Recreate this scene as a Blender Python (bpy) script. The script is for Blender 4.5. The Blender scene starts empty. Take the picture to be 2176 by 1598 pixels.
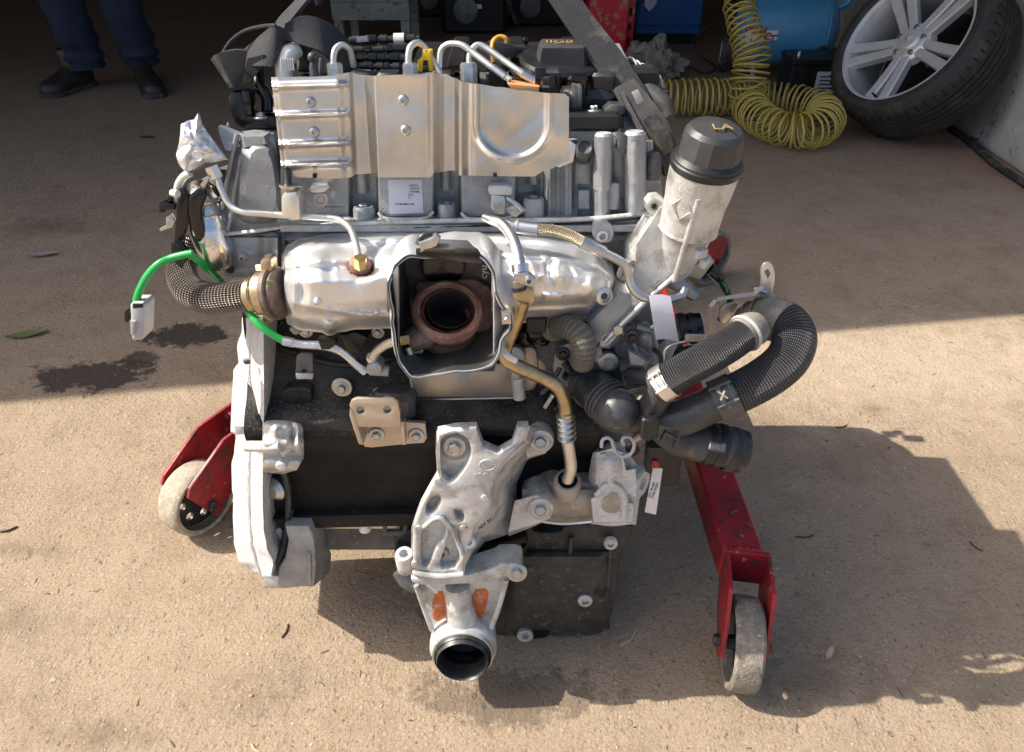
import bpy, bmesh, math, random
from mathutils import Vector, Matrix, noise
from mathutils.geometry import tessellate_polygon

random.seed(7)
R = math.radians
PI = math.pi
scene = bpy.context.scene
COL = scene.collection

# ------------------------------------------------------------------ camera
CAM_H, PITCH, FPX = 1.05, R(36), 1600.0
cam_data = bpy.data.cameras.new('camera')
cam_data.sensor_width = 36.0
cam_data.lens = 36.0 * FPX / 2176.0
cam_data.clip_start = 0.02
cam_data.clip_end = 200.0
cam = bpy.data.objects.new('camera', cam_data)
cam.location = (0, 0, CAM_H)
cam.rotation_euler = (PI / 2 - PITCH, 0, 0)
COL.objects.link(cam)
scene.camera = cam

# ------------------------------------------------------------------ sky and sun
SUN_EL = R(47)
SUN_TO = Vector((-0.999 * math.cos(SUN_EL), 0.085 * math.cos(SUN_EL), math.sin(SUN_EL))).normalized()
world = bpy.data.worlds.new('World')
scene.world = world
world.use_nodes = True
wn = world.node_tree.nodes
sky = wn.new('ShaderNodeTexSky')
sky.sky_type = 'NISHITA'
sky.sun_disc = False
sky.sun_elevation = SUN_EL
sky.sun_rotation = math.atan2(SUN_TO.x, SUN_TO.y)
sky.air_density = 1.0
sky.dust_density = 4.0
bg = wn['Background']
bg.inputs['Strength'].default_value = 0.122
world.node_tree.links.new(sky.outputs['Color'], bg.inputs['Color'])
sun_data = bpy.data.lights.new('sun', 'SUN')
sun_data.energy = 3.9
sun_data.angle = R(0.45)
sun_data.color = (1.0, 0.93, 0.83)
sun = bpy.data.objects.new('sun', sun_data)
sun.rotation_euler = SUN_TO.to_track_quat('Z', 'Y').to_euler()
sun.location = (-6, 1, 7)
COL.objects.link(sun)
vs = scene.view_settings
vs.view_transform = 'Standard'
vs.look = 'None'
vs.exposure = 0.92
vs.gamma = 1.0
vs.use_curve_mapping = False
scene.cycles.max_bounces = 8
scene.cycles.use_denoising = True

# ------------------------------------------------------------------ measuring helpers
CAMP = Vector((0, 0, CAM_H))
FWD = Vector((0, math.cos(PITCH), -math.sin(PITCH)))
UPC = Vector((0, math.sin(PITCH), math.cos(PITCH)))
TILT = 0.15            # the engine leans back a little
ENG_Y = 0.72
NRM = Vector((0, -1, TILT)).normalized()     # out of the engine's front face
UPV = Vector((0, TILT, 1)).normalized()      # up along that face
RGT = Vector((1, 0, 0))

def ray(px, py):
    return FWD + RGT * ((px - 1088) / FPX) + UPC * ((799 - py) / FPX)
def PZ(px, py, z=0.0):
    d = ray(px, py); return CAMP + d * ((z - CAM_H) / d.z)
def PY(px, py, Y):
    d = ray(px, py); return CAMP + d * (Y / d.y)
def E(px, py, d=0.0):
    """point at distance d in front of the engine's leaning front face"""
    r = ray(px, py)
    t = (ENG_Y + TILT * CAM_H - d * math.sqrt(1 + TILT * TILT)) / (r.y - TILT * r.z)
    return CAMP + r * t
def depth(p):
    return (p - CAMP).dot(FWD)
def S(p, px):
    """metres covered by px pixels at point p"""
    return px / FPX * depth(p)

# ------------------------------------------------------------------ materials
MATS = {}
def mat(name, c, c2=None, metal=0.0, rough=0.5, s=25.0, lo=0.35, hi=0.65, bump=0.0, bs=250.0,
        dust=None, rvar=0.1, chips=None, coat=0.0, spec=0.5, updust=False):
    m = bpy.data.materials.new(name); m.use_nodes = True
    nt = m.node_tree; N = nt.nodes; L = nt.links
    b = N['Principled BSDF']
    tc = N.new('ShaderNodeTexCoord')
    no = N.new('ShaderNodeTexNoise'); no.inputs['Scale'].default_value = s
    no.inputs['Detail'].default_value = 6; no.inputs['Roughness'].default_value = 0.65
    L.new(tc.outputs['Object'], no.inputs['Vector'])
    rp = N.new('ShaderNodeValToRGB')
    c2 = c2 or tuple(x * 0.75 for x in c)
    rp.color_ramp.elements[0].position = lo; rp.color_ramp.elements[0].color = (*c2, 1)
    rp.color_ramp.elements[1].position = hi; rp.color_ramp.elements[1].color = (*c, 1)
    L.new(no.outputs['Fac'], rp.inputs['Fac'])
    out = rp.outputs['Color']
    metal_out = None
    def layer(col, sc, a, bb, detail=4):
        nonlocal out
        n2 = N.new('ShaderNodeTexNoise'); n2.inputs['Scale'].default_value = sc
        n2.inputs['Detail'].default_value = detail; n2.inputs['Roughness'].default_value = 0.7
        L.new(tc.outputs['Object'], n2.inputs['Vector'])
        r2 = N.new('ShaderNodeMapRange'); r2.inputs['From Min'].default_value = a
        r2.inputs['From Max'].default_value = bb
        L.new(n2.outputs['Fac'], r2.inputs['Value'])
        fac_ = r2.outputs['Result']
        if updust:      # dust lies only where it can settle
            ge = N.new('ShaderNodeNewGeometry'); sz = N.new('ShaderNodeSeparateXYZ'); L.new(ge.outputs['True Normal'], sz.inputs['Vector'])
            ru = N.new('ShaderNodeMapRange'); ru.inputs['From Min'].default_value = -0.02; ru.inputs['From Max'].default_value = 0.55
            L.new(sz.outputs['Z'], ru.inputs['Value'])
            mu = N.new('ShaderNodeMath'); mu.operation = 'MULTIPLY'; L.new(fac_, mu.inputs[0]); L.new(ru.outputs['Result'], mu.inputs[1]); fac_ = mu.outputs[0]
        mx = N.new('ShaderNodeMix'); mx.data_type = 'RGBA'
        L.new(fac_, mx.inputs['Factor'])
        L.new(out, mx.inputs['A']); mx.inputs['B'].default_value = (*col, 1)
        out = mx.outputs['Result']
        return r2.outputs['Result']
    rough_f = None
    if dust:
        rough_f = layer(*dust)
    if chips:
        layer(*chips)
    L.new(out, b.inputs['Base Color'])
    b.inputs['Metallic'].default_value = metal
    mr = N.new('ShaderNodeMapRange')
    mr.inputs['To Min'].default_value = max(0.02, rough - rvar); mr.inputs['To Max'].default_value = min(1, rough + rvar)
    L.new(no.outputs['Fac'], mr.inputs['Value']); L.new(mr.outputs['Result'], b.inputs['Roughness'])
    b.inputs['Coat Weight'].default_value = coat
    b.inputs['Specular IOR Level'].default_value = spec
    if bump:
        n3 = N.new('ShaderNodeTexNoise'); n3.inputs['Scale'].default_value = bs
        n3.inputs['Detail'].default_value = 5
        L.new(tc.outputs['Object'], n3.inputs['Vector'])
        bp = N.new('ShaderNodeBump'); bp.inputs['Strength'].default_value = bump
        bp.inputs['Distance'].default_value = 0.002
        L.new(n3.outputs['Fac'], bp.inputs['Height']); L.new(bp.outputs['Normal'], b.inputs['Normal'])
    MATS[name] = m
    return m

def braid(name, cd, cl, nv, ku, metal, rough, bump=0.8, thr=0.2, fine=True):
    """woven sleeve following the tube's uv: u runs along in turns of its own girth, v round it"""
    m = bpy.data.materials.new(name); m.use_nodes = True
    nt = m.node_tree; N = nt.nodes; L = nt.links; b = N['Principled BSDF']
    uv = N.new('ShaderNodeUVMap'); sp = N.new('ShaderNodeSeparateXYZ'); L.new(uv.outputs['UV'], sp.inputs['Vector'])
    def math_(op, a, c=None):
        n = N.new('ShaderNodeMath'); n.operation = op
        for i, q in enumerate((a, c)):
            if q is None: continue
            if isinstance(q, (int, float)): n.inputs[i].default_value = q
            else: L.new(q, n.inputs[i])
        return n.outputs[0]
    tw_ = N.new('ShaderNodeTexCoord'); nw = N.new('ShaderNodeTexNoise'); nw.inputs['Scale'].default_value = 28; nw.inputs['Detail'].default_value = 3
    L.new(tw_.outputs['Object'], nw.inputs['Vector'])
    vv = math_('ADD', math_('MULTIPLY', sp.outputs['Y'], nv * 2 * PI), math_('MULTIPLY', nw.outputs['Fac'], 5.0))
    uu = math_('ADD', math_('MULTIPLY', sp.outputs['X'], ku * 2 * PI), math_('MULTIPLY', nw.outputs['Fac'], 4.0))
    w1 = math_('SINE', math_('ADD', vv, uu)); w2 = math_('SINE', math_('SUBTRACT', vv, uu))
    h = math_('MULTIPLY', w1, w2)
    mr = N.new('ShaderNodeMapRange'); mr.inputs['From Min'].default_value = -0.4 + thr; mr.inputs['From Max'].default_value = 0.5 + thr
    L.new(h, mr.inputs['Value'])
    tc = N.new('ShaderNodeTexCoord'); no = N.new('ShaderNodeTexNoise'); no.inputs['Scale'].default_value = 60; no.inputs['Detail'].default_value = 5
    L.new(tc.outputs['Object'], no.inputs['Vector'])
    f = math_('MULTIPLY', mr.outputs['Result'], math_('ADD', math_('MULTIPLY', no.outputs['Fac'], 1.2), 0.2))
    mx = N.new('ShaderNodeMix'); mx.data_type = 'RGBA'
    L.new(f, mx.inputs['Factor']); mx.inputs['A'].default_value = (*cd, 1); mx.inputs['B'].default_value = (*cl, 1)
    L.new(mx.outputs['Result'], b.inputs['Base Color'])
    b.inputs['Metallic'].default_value = metal; b.inputs['Roughness'].default_value = rough
    bp = N.new('ShaderNodeBump'); bp.inputs['Strength'].default_value = bump; bp.inputs['Distance'].default_value = 0.0015
    L.new(h, bp.inputs['Height']); L.new(bp.outputs['Normal'], b.inputs['Normal'])
    MATS[name] = m

DUST = (0.42, 0.34, 0.25)
mat('cast_aluminium', (0.41, 0.42, 0.43), (0.27, 0.28, 0.29), metal=0.55, rough=0.50, s=30, bump=0.35, bs=420, dust=((0.36, 0.33, 0.28), 90, 0.62, 0.80))
mat('white_casting', (0.66, 0.66, 0.64), (0.47, 0.47, 0.46), metal=0.40, rough=0.55, s=22, bump=0.35, bs=520, dust=((0.27, 0.24, 0.19), 34, 0.48, 0.72), chips=((0.70, 0.69, 0.66), 90, 0.60, 0.74))
mat('rough_casting', (0.70, 0.70, 0.69), (0.54, 0.54, 0.53), metal=0.3, rough=0.6, s=90, bump=1.0, bs=420, dust=((0.34, 0.32, 0.29), 190, 0.56, 0.74))
mat('tan_casting', (0.46, 0.41, 0.34), (0.30, 0.27, 0.23), metal=0.35, rough=0.6, s=22, bump=0.5, bs=300, dust=((0.55, 0.53, 0.50), 35, 0.55, 0.72))
mat('dark_casting', (0.15, 0.15, 0.152), (0.08, 0.08, 0.08), metal=0.4, rough=0.55, s=25, bump=0.4, bs=300, dust=(DUST, 160, 0.62, 0.72))
mat('block_black', (0.016, 0.015, 0.015), (0.009, 0.009, 0.009), metal=0.0, rough=0.55, spec=0.25, s=14, bump=0.35, bs=180, dust=((0.20, 0.17, 0.13), 230, 0.64, 0.70))
mat('block_dusty', (0.017, 0.016, 0.016), (0.006, 0.006, 0.006), rough=0.6, spec=0.22, s=14, bump=0.45, bs=160, dust=((0.22, 0.19, 0.145), 420, 0.56, 0.70), chips=((0.10, 0.088, 0.072), 9, 0.46, 0.74), updust=True)
mat('shield_aluminium', (0.82, 0.82, 0.81), (0.68, 0.68, 0.67), metal=0.85, rough=0.47, s=16, bump=0.04, bs=200, rvar=0.08, dust=((0.72, 0.66, 0.56), 40, 0.60, 0.80))
mat('brushed_shield', (0.66, 0.635, 0.60), (0.51, 0.485, 0.45), metal=1.0, rough=0.34, s=9, bump=0.06, bs=220, rvar=0.10, dust=((0.80, 0.77, 0.72), 300, 0.66, 0.74))
mat('soot_steel', (0.17, 0.165, 0.16), (0.075, 0.072, 0.07), metal=0.7, rough=0.42, s=18, bump=0.1, bs=90)
mat('steel', (0.62, 0.61, 0.59), (0.47, 0.46, 0.44), metal=1.0, rough=0.34, s=40, bump=0.05, bs=300)
mat('bolt_steel', (0.55, 0.56, 0.55), (0.38, 0.39, 0.38), metal=0.9, rough=0.38, s=120)
mat('dark_bolt', (0.10, 0.10, 0.10), (0.05, 0.05, 0.05), metal=0.7, rough=0.42, s=80)
mat('pale_pipe', (0.78, 0.76, 0.70), (0.64, 0.62, 0.56), metal=0.85, rough=0.36, s=30, bump=0.05, bs=200)
mat('gold_pipe', (0.56, 0.44, 0.27), (0.40, 0.30, 0.18), metal=0.9, rough=0.36, s=45, rvar=0.12, dust=((0.62, 0.58, 0.50), 30, 0.55, 0.75))
mat('tan_plate', (0.55, 0.46, 0.36), (0.45, 0.37, 0.29), metal=0.65, rough=0.42, s=12, bump=0.08, bs=200)
mat('brass', (0.60, 0.44, 0.20), (0.45, 0.28, 0.09), metal=1.0, rough=0.33, s=120)
mat('rust', (0.36, 0.185, 0.125), (0.20, 0.10, 0.075), metal=0.25, rough=0.72, s=70, bump=0.4, bs=300, dust=((0.40, 0.27, 0.22), 40, 0.5, 0.7))
mat('rust_dark', (0.22, 0.16, 0.13), (0.10, 0.075, 0.06), metal=0.4, rough=0.6, s=60, bump=0.3, bs=250)
mat('rust_inner', (0.42, 0.12, 0.05), (0.05, 0.03, 0.025), metal=0.3, rough=0.55, s=90, bump=0.6, bs=250)
mat('carbon', (0.005, 0.005, 0.005), (0.003, 0.003, 0.003), rough=0.75, s=40)
mat('black_plastic', (0.016, 0.0165, 0.0175), (0.009, 0.009, 0.0095), rough=0.42, s=30, bump=0.08, bs=400)
mat('gloss_plastic', (0.006, 0.006, 0.006), (0.004, 0.004, 0.004), rough=0.18, s=30)
mat('dusty_plastic', (0.060, 0.061, 0.063), (0.034, 0.034, 0.035), rough=0.42, s=35, bump=0.15, bs=350, dust=((0.15, 0.135, 0.11), 45, 0.56, 0.80))
mat('cap_plastic', (0.050, 0.050, 0.052), (0.033, 0.033, 0.034), rough=0.46, s=30, bump=0.15, bs=420)
mat('pan_plastic', (0.062, 0.059, 0.053), (0.024, 0.023, 0.021), spec=0.35, rough=0.5, s=16, bump=0.35, bs=150, dust=((0.20, 0.18, 0.15), 90, 0.58, 0.75), chips=((0.013, 0.013, 0.013), 11, 0.64, 0.66))
mat('rubber', (0.035, 0.034, 0.032), (0.02, 0.02, 0.019), rough=0.62, s=40, bump=0.1, bs=300, dust=((0.17, 0.145, 0.115), 22, 0.52, 0.72))
mat('dusty_rubber', (0.27, 0.245, 0.20), (0.14, 0.127, 0.105), rough=0.7, s=30, bump=0.3, bs=500, dust=((0.30, 0.265, 0.21), 60, 0.55, 0.7))
mat('webbing', (0.034, 0.035, 0.039), (0.020, 0.021, 0.023), rough=0.8, s=40, bump=0.7, bs=900, dust=((0.15, 0.135, 0.11), 18, 0.54, 0.76))
mat('webbing_dirty', (0.085, 0.080, 0.074), (0.045, 0.044, 0.044), rough=0.85, s=30, bump=0.7, bs=800)
mat('red_paint', (0.42, 0.020, 0.028), (0.22, 0.011, 0.016), rough=0.45, s=9, bump=0.25, bs=90, dust=((0.055, 0.028, 0.025), 34, 0.50, 0.68), chips=((0.30, 0.22, 0.17), 48, 0.63, 0.66))
mat('red_post_paint', (0.55, 0.012, 0.03), (0.42, 0.01, 0.025), rough=0.38, s=10, chips=((0.30, 0.20, 0.11), 14, 0.53, 0.58))
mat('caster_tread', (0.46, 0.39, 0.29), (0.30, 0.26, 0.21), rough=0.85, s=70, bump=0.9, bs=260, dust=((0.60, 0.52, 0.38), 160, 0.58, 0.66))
mat('caster_tread_dark', (0.27, 0.235, 0.185), (0.13, 0.115, 0.098), rough=0.85, s=60, bump=0.9, bs=260, dust=((0.48, 0.42, 0.31), 160, 0.60, 0.68))  # darker tread tone for the right and rear casters
mat('green_wire', (0.018, 0.40, 0.085), (0.012, 0.32, 0.065), rough=0.35, s=20)
mat('grey_plastic', (0.46, 0.46, 0.46), (0.38, 0.38, 0.38), rough=0.45, s=40, bump=0.1, bs=300)
mat('cream_plastic', (0.72, 0.70, 0.60), (0.62, 0.60, 0.50), rough=0.42, s=30)
mat('white_plastic', (0.72, 0.71, 0.66), (0.60, 0.58, 0.52), rough=0.4, s=60)
mat('yellow_plastic', (0.80, 0.52, 0.02), (0.70, 0.44, 0.02), rough=0.35, s=40)
mat('amber_hook', (0.72, 0.36, 0.05), (0.60, 0.28, 0.04), rough=0.4, s=40)
mat('orange_gasket', (0.62, 0.30, 0.12), (0.5, 0.24, 0.10), rough=0.5, s=40)
mat('orange_rust', (0.66, 0.15, 0.03), (0.40, 0.10, 0.025), rough=0.6, s=60, bump=0.2, bs=200, chips=((0.46, 0.40, 0.34), 55, 0.54, 0.64))
mat('translucent_plastic', (0.44, 0.45, 0.31), (0.36, 0.37, 0.25), rough=0.4, s=30)
mat('paper', (0.62, 0.63, 0.70), (0.56, 0.57, 0.65), rough=0.55, s=20)
mat('tag_paper', (0.70, 0.66, 0.66), (0.56, 0.52, 0.54), rough=0.6, s=50)
mat('ink', (0.02, 0.02, 0.03), (0.02, 0.02, 0.03), rough=0.6)
mat('yellow_ink', (0.38, 0.28, 0.09), (0.20, 0.15, 0.06), rough=0.5)
mat('etched', (0.48, 0.47, 0.44), (0.42, 0.41, 0.38), metal=0.3, rough=0.7)
mat('foil', (0.84, 0.84, 0.83), (0.66, 0.65, 0.62), metal=1.0, rough=0.24, s=25, bump=0.5, bs=90, dust=((0.60, 0.54, 0.44), 30, 0.56, 0.75))
mat('bag_foil', (0.85, 0.86, 0.87), (0.70, 0.71, 0.72), metal=0.5, rough=0.36, s=20, bump=0.2, bs=80)
braid('black_braid', (0.008, 0.008, 0.009), (0.19, 0.19, 0.20), 34, 26, 0.0, 0.36, 0.9, 0.36)
braid('steel_braid', (0.035, 0.03, 0.026), (0.50, 0.45, 0.38), 22, 15, 0.75, 0.42, 1.0, 0.30)
braid('fine_braid', (0.20, 0.16, 0.10), (0.72, 0.65, 0.50), 12, 12, 0.85, 0.35, 0.8, -0.1)
braid('dusty_braid', (0.095, 0.085, 0.07), (0.24, 0.215, 0.17), 16, 10, 0.0, 0.7, 0.5, 0.1)

# ------------------------------------------------------------------ object helpers
WM = {}
def link(o, parent=None, M=None):
    COL.objects.link(o)
    if parent is not None:
        o.parent = parent
        o.matrix_parent_inverse = WM[parent.name].inverted()
    if M is not None:
        o.matrix_basis = M
    WM[o.name] = M.copy() if M is not None else Matrix.Identity(4)
    return o
def empty(name, loc, label, cat, group=None):
    o = bpy.data.objects.new(name, None); o.empty_display_size = 0.1
    link(o, None, Matrix.Translation(Vector(loc)))
    tag(o, label, cat, group)
    return o
def tag(o, label=None, cat=None, group=None, kind=None):
    if label: o['label'] = label
    if cat: o['category'] = cat
    if group: o['group'] = group
    if kind: o['kind'] = kind
    return o
def mesh_of(name, vs_, fs, material, uv=None, ang=35, recalc=True):
    me = bpy.data.meshes.new(name)
    me.from_pydata([tuple(v) for v in vs_], [], fs)
    if recalc:
        bm = bmesh.new(); bm.from_mesh(me)
        bmesh.ops.recalc_face_normals(bm, faces=bm.faces); bm.to_mesh(me); bm.free()
    if uv is not None:
        l = me.uv_layers.new(name='UVMap')
        for lp in me.loops:
            l.data[lp.index].uv = uv[lp.vertex_index]
    me.shade_smooth()
    me.set_sharp_from_angle(angle=R(ang))
    me.materials.append(MATS[material])
    return me
def obj(name, vs_, fs, material, parent=None, uv=None, ang=35, recalc=True, M=None):
    o = bpy.data.objects.new(name, mesh_of(name, vs_, fs, material, uv, ang, recalc))
    return link(o, parent, M)

class MB:
    def __init__(s): s.v = []; s.f = []
    def add(s, v, f):
        k = len(s.v); s.v += [Vector(x) for x in v]; s.f += [tuple(i + k for i in q) for q in f]
        return s
    def build(s, name, material, parent=None, ang=35):
        return obj(name, s.v, s.f, material, parent, ang=ang)

def chaikin(pts, n=1, closed=True):
    for _ in range(n):
        out = []
        m = len(pts)
        for i in range(m if closed else m - 1):
            a = Vector(pts[i]); b = Vector(pts[(i + 1) % m])
            out += [a * 0.78 + b * 0.22, a * 0.22 + b * 0.78]
        if not closed:
            out = [Vector(pts[0])] + out + [Vector(pts[-1])]
        pts = out
    return [Vector(p) for p in pts]
def spline(pts, sub=6):
    P = [Vector(p) for p in pts]
    if len(P) < 3: return P
    out = []
    for i in range(len(P) - 1):
        p0 = P[i - 1] if i else P[0] * 2 - P[1]
        p1, p2 = P[i], P[i + 1]
        p3 = P[i + 2] if i + 2 < len(P) else P[-1] * 2 - P[-2]
        for k in range(sub):
            t = k / sub
            out.append(0.5 * ((2 * p1) + (p2 - p0) * t + (2 * p0 - 5 * p1 + 4 * p2 - p3) * t * t + (3 * p1 - p0 - 3 * p2 + p3) * t ** 3))
    out.append(P[-1])
    return out

def prism_geo(outer, holes, nrm, th, bev):
    """outer/holes: lists of 3D points in one plane; front face there, body runs back along -nrm"""
    n = nrm.normalized()
    def area(loop):
        a = Vector((0, 0, 0))
        for i in range(len(loop)): a += loop[i].cross(loop[(i + 1) % len(loop)])
        return a.dot(n)
    loops = [list(outer)] + [list(h) for h in holes]
    for i, l in enumerate(loops):
        if (area(l) > 0) != (i == 0): l.reverse()
    V, F = [], []
    rings = []
    for l in loops:
        m = len(l); ins = []
        for i in range(m):
            a = (l[i] - l[i - 1]); b = (l[(i + 1) % m] - l[i])
            a = a.normalized() if a.length > 1e-9 else b.normalized(); b = b.normalized() if b.length > 1e-9 else a
            na = n.cross(a); nb = n.cross(b); q = (na + nb)
            q = q.normalized() if q.length > 1e-6 else na
            ins.append(l[i] + q * min(bev / max(0.5, q.dot(na)), bev * 1.6))
        levels = [(l, -th)] if bev <= 0 else [(l, -th), (l, -bev), ([0.7 * l[i] + 0.3 * ins[i] for i in range(m)], -bev * 0.3), (ins, 0.0)]
        if bev <= 0: levels.append((l, 0.0))
        rg = []
        for pts, off in levels:
            rg.append(list(range(len(V), len(V) + m))); V += [p + n * off for p in pts]
        for a, b in zip(rg[:-1], rg[1:]):
            for i in range(m):
                F.append((a[i], a[(i + 1) % m], b[(i + 1) % m], b[i]))
        rings.append(rg)
    for lev in (0, -1):
        idx = [rg[lev] for rg in rings]; flat = [i for l in idx for i in l]
        polys = [[V[i] for i in l] for l in idx]
        if len(polys) == 1 and len(flat) <= 4:
            F.append(tuple(flat))
        else:
            for t in tessellate_polygon(polys): F.append(tuple(flat[i] for i in t))
    return V, F
def circle_px(cx, cy, rx, ry=None, n=16, a0=0):
    ry = ry or rx
    return [(cx + rx * math.cos(a0 + 2 * PI * i / n), cy + ry * math.sin(a0 + 2 * PI * i / n)) for i in range(n)]
def plate(name, outline, d, th, material, parent, bev=0.0015, holes=(), sm=0, ang=40):
    """slab whose front face lies d in front of the engine face, drawn by its corners"""
    o = [Vector((x, y, 0)) for x, y in outline]
    if sm: o = chaikin(o, sm)
    out = [E(p.x, p.y, d) for p in o]
    hs = [[E(x, y, d) for x, y in h] for h in holes]
    V, F = prism_geo(out, hs, NRM, th, bev)
    return obj(name, V, F, material, parent, ang=ang)
def rect(x0, y0, x1, y1): return [(x0, y0), (x1, y0), (x1, y1), (x0, y1)]

def frame_of(axis):
    a = Vector(axis).normalized()
    u = a.cross(Vector((0, 0, 1)) if abs(a.z) < 0.9 else Vector((0, 1, 0))).normalized()
    return u, a.cross(u).normalized(), a
def lathe_geo(profile, c, axis, seg=24, cap=True, squash=None):
    u, v, a = frame_of(axis); c = Vector(c)
    V, F, UV = [], [], []
    m = len(profile)
    for (r, h) in profile:
        for i in range(seg):
            t = 2 * PI * i / seg
            V.append(c + a * h + u * (r * math.cos(t)) + v * (r * math.sin(t)))
    for j in range(m - 1):
        for i in range(seg):
            k = (i + 1) % seg
            F.append((j * seg + i, j * seg + k, (j + 1) * seg + k, (j + 1) * seg + i))
    if cap:
        if profile[0][0] > 1e-6: F.append(tuple(range(seg))[::-1])
        if profile[-1][0] > 1e-6: F.append(tuple(range((m - 1) * seg, m * seg)))
    return V, F
def lathe(name, profile, c, axis, material, parent=None, seg=24, cap=True, ang=35):
    V, F = lathe_geo(profile, c, axis, seg, cap)
    return obj(name, V, F, material, parent, ang=ang)
def tube_geo(pts, rad, seg=12, cap=True, twist=0):
    P = [Vector(p) for p in pts]; n = len(P)
    rs = rad if isinstance(rad, (list, tuple)) else [rad] * n
    T = [((P[min(i + 1, n - 1)] - P[max(i - 1, 0)]).normalized()) for i in range(n)]
    u, v, _ = frame_of(T[0])
    V, F, UV = [], [], []
    Lh = 0
    for i in range(n):
        if i:
            Lh += (P[i] - P[i - 1]).length
            q = T[i - 1].rotation_difference(T[i]); u = q @ u; v = q @ v
        r = rs[i]
        for k in range(seg + 1):
            t = 2 * PI * k / seg
            V.append(P[i] + u * (r * math.cos(t)) + v * (r * math.sin(t)))
            UV.append((Lh / (2 * PI * max(rs)), k / seg))
    w = seg + 1
    for i in range(n - 1):
        for k in range(seg):
            F.append((i * w + k, i * w + k + 1, (i + 1) * w + k + 1, (i + 1) * w + k))
    if cap:
        F.append(tuple(range(seg))[::-1]); F.append(tuple((n - 1) * w + k for k in range(seg)))
    return V, F, UV
def tube_w(name, pts, rad, material, parent=None, seg=12, cap=True, ang=50):
    V, F, UV = tube_geo(pts, rad, seg, cap)
    return obj(name, V, F, material, parent, uv=UV, ang=ang, recalc=False)
def tube(name, pxs, rpx, material, parent=None, sub=6, seg=12, cap=True):
    """pxs: (px, py, d) points; rpx: radius in pixels, one or per point"""
    P = [E(*p) for p in pxs]
    if isinstance(rpx, (list, tuple)):
        rr = [S(P[i], rpx[i]) for i in range(len(P))]
        Q = spline(P, sub) if len(P) > 2 else P
        if len(P) > 2:
            rs = []
            for i in range(len(P) - 1):
                for k in range(sub):
                    t = k / sub; rs.append(rr[i] * (1 - t) + rr[i + 1] * t)
            rs.append(rr[-1])
        else: rs = rr
        return tube_w(name, Q, rs, material, parent, seg, cap)
    r = sum(S(p, rpx) for p in P) / len(P)
    return tube_w(name, spline(P, sub), r, material, parent, seg, cap)

def pl(pts):
    pts = sorted(pts)
    def f(x):
        if x <= pts[0][0]: return pts[0][1]
        for (a, va), (b, vb) in zip(pts[:-1], pts[1:]):
            if x <= b:
                t = (x - a) / (b - a) if b > a else 1
                t = t * t * (3 - 2 * t)
                return va + (vb - va) * t
        return pts[-1][1]
    return f
def sheet(name, fn, nu, nv, th, material, parent, mask=None, ang=50):
    """bent metal sheet: fn(u, v) gives points for u, v in 0..1; th is its thickness"""
    P = [[fn(i / nu, j / nv) for i in range(nu + 1)] for j in range(nv + 1)]
    V = []; idx = {}
    for j in range(nv + 1):
        for i in range(nu + 1):
            a = P[j][min(i + 1, nu)] - P[j][max(i - 1, 0)]
            b = P[min(j + 1, nv)][i] - P[max(j - 1, 0)][i]
            n = a.cross(b)
            n = n.normalized() if n.length > 1e-12 else NRM
            if n.dot(CAMP - P[j][i]) < 0: n = -n
            idx[(i, j, 0)] = len(V); V.append(P[j][i]); idx[(i, j, 1)] = len(V); V.append(P[j][i] - (NRM * (th - .05) if th > .05 else n * th))
    F = []; cnt = {}
    for j in range(nv):
        for i in range(nu):
            if mask and not mask((i + .5) / nu, (j + .5) / nv): continue
            q = [(i, j), (i + 1, j), (i + 1, j + 1), (i, j + 1)]
            F.append(tuple(idx[(a, b, 0)] for a, b in q)); F.append(tuple(idx[(a, b, 1)] for a, b in reversed(q)))
            for k in range(4):
                e = (q[k], q[(k + 1) % 4]); cnt[e] = 1
    for (a, b) in cnt:
        if (b, a) not in cnt:
            F.append((idx[(*a, 0)], idx[(*a, 1)], idx[(*b, 1)], idx[(*b, 0)]))
    return obj(name, V, F, material, parent, ang=ang, recalc=False)
def loft(name, rings, material, parent, cap=True, ang=45):
    m = len(rings[0]); V = [p for r in rings for p in r]; F = []
    for j in range(len(rings) - 1):
        for i in range(m):
            k = (i + 1) % m
            F.append((j * m + i, j * m + k, (j + 1) * m + k, (j + 1) * m + i))
    if cap:
        F.append(tuple(range(m))[::-1]); F.append(tuple((len(rings) - 1) * m + i for i in range(m)))
    return obj(name, V, F, material, parent, ang=ang)
def box_geo(c, ax, half, bev=0.0):
    """box with centre c, three axes ax and half sizes half, edges chamfered"""
    c = Vector(c); X, Y, Z = [Vector(a).normalized() for a in ax]
    hx, hy, hz = half
    b = min(bev, hx * .9, hy * .9)
    if b <= 0:
        o = [(-hx, -hy), (hx, -hy), (hx, hy), (-hx, hy)]
    else:
        o = [(-hx + b, -hy), (hx - b, -hy), (hx, -hy + b), (hx, hy - b), (hx - b, hy), (-hx + b, hy), (-hx, hy - b), (-hx, -hy + b)]
    V = []; F = []; m = len(o); lev = [(-hz, 0), (hz, 0)]
    if b > 0: lev = [(-hz, b), (-hz + b, 0), (hz - b, 0), (hz, b)]
    for z, ins in lev:
        sx = (hx - ins) / hx; sy = (hy - ins) / hy
        for x, y in o: V.append(c + X * (x * sx) + Y * (y * sy) + Z * z)
    for j in range(len(lev) - 1):
        for i in range(m):
            k = (i + 1) % m; F.append((j * m + i, j * m + k, (j + 1) * m + k, (j + 1) * m + i))
    F.append(tuple(range(m))[::-1]); F.append(tuple((len(lev) - 1) * m + i for i in range(m)))
    return V, F
WORLD_AX = ((1, 0, 0), (0, 1, 0), (0, 0, 1))
ENG_AX = (RGT, NRM, UPV)
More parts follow.
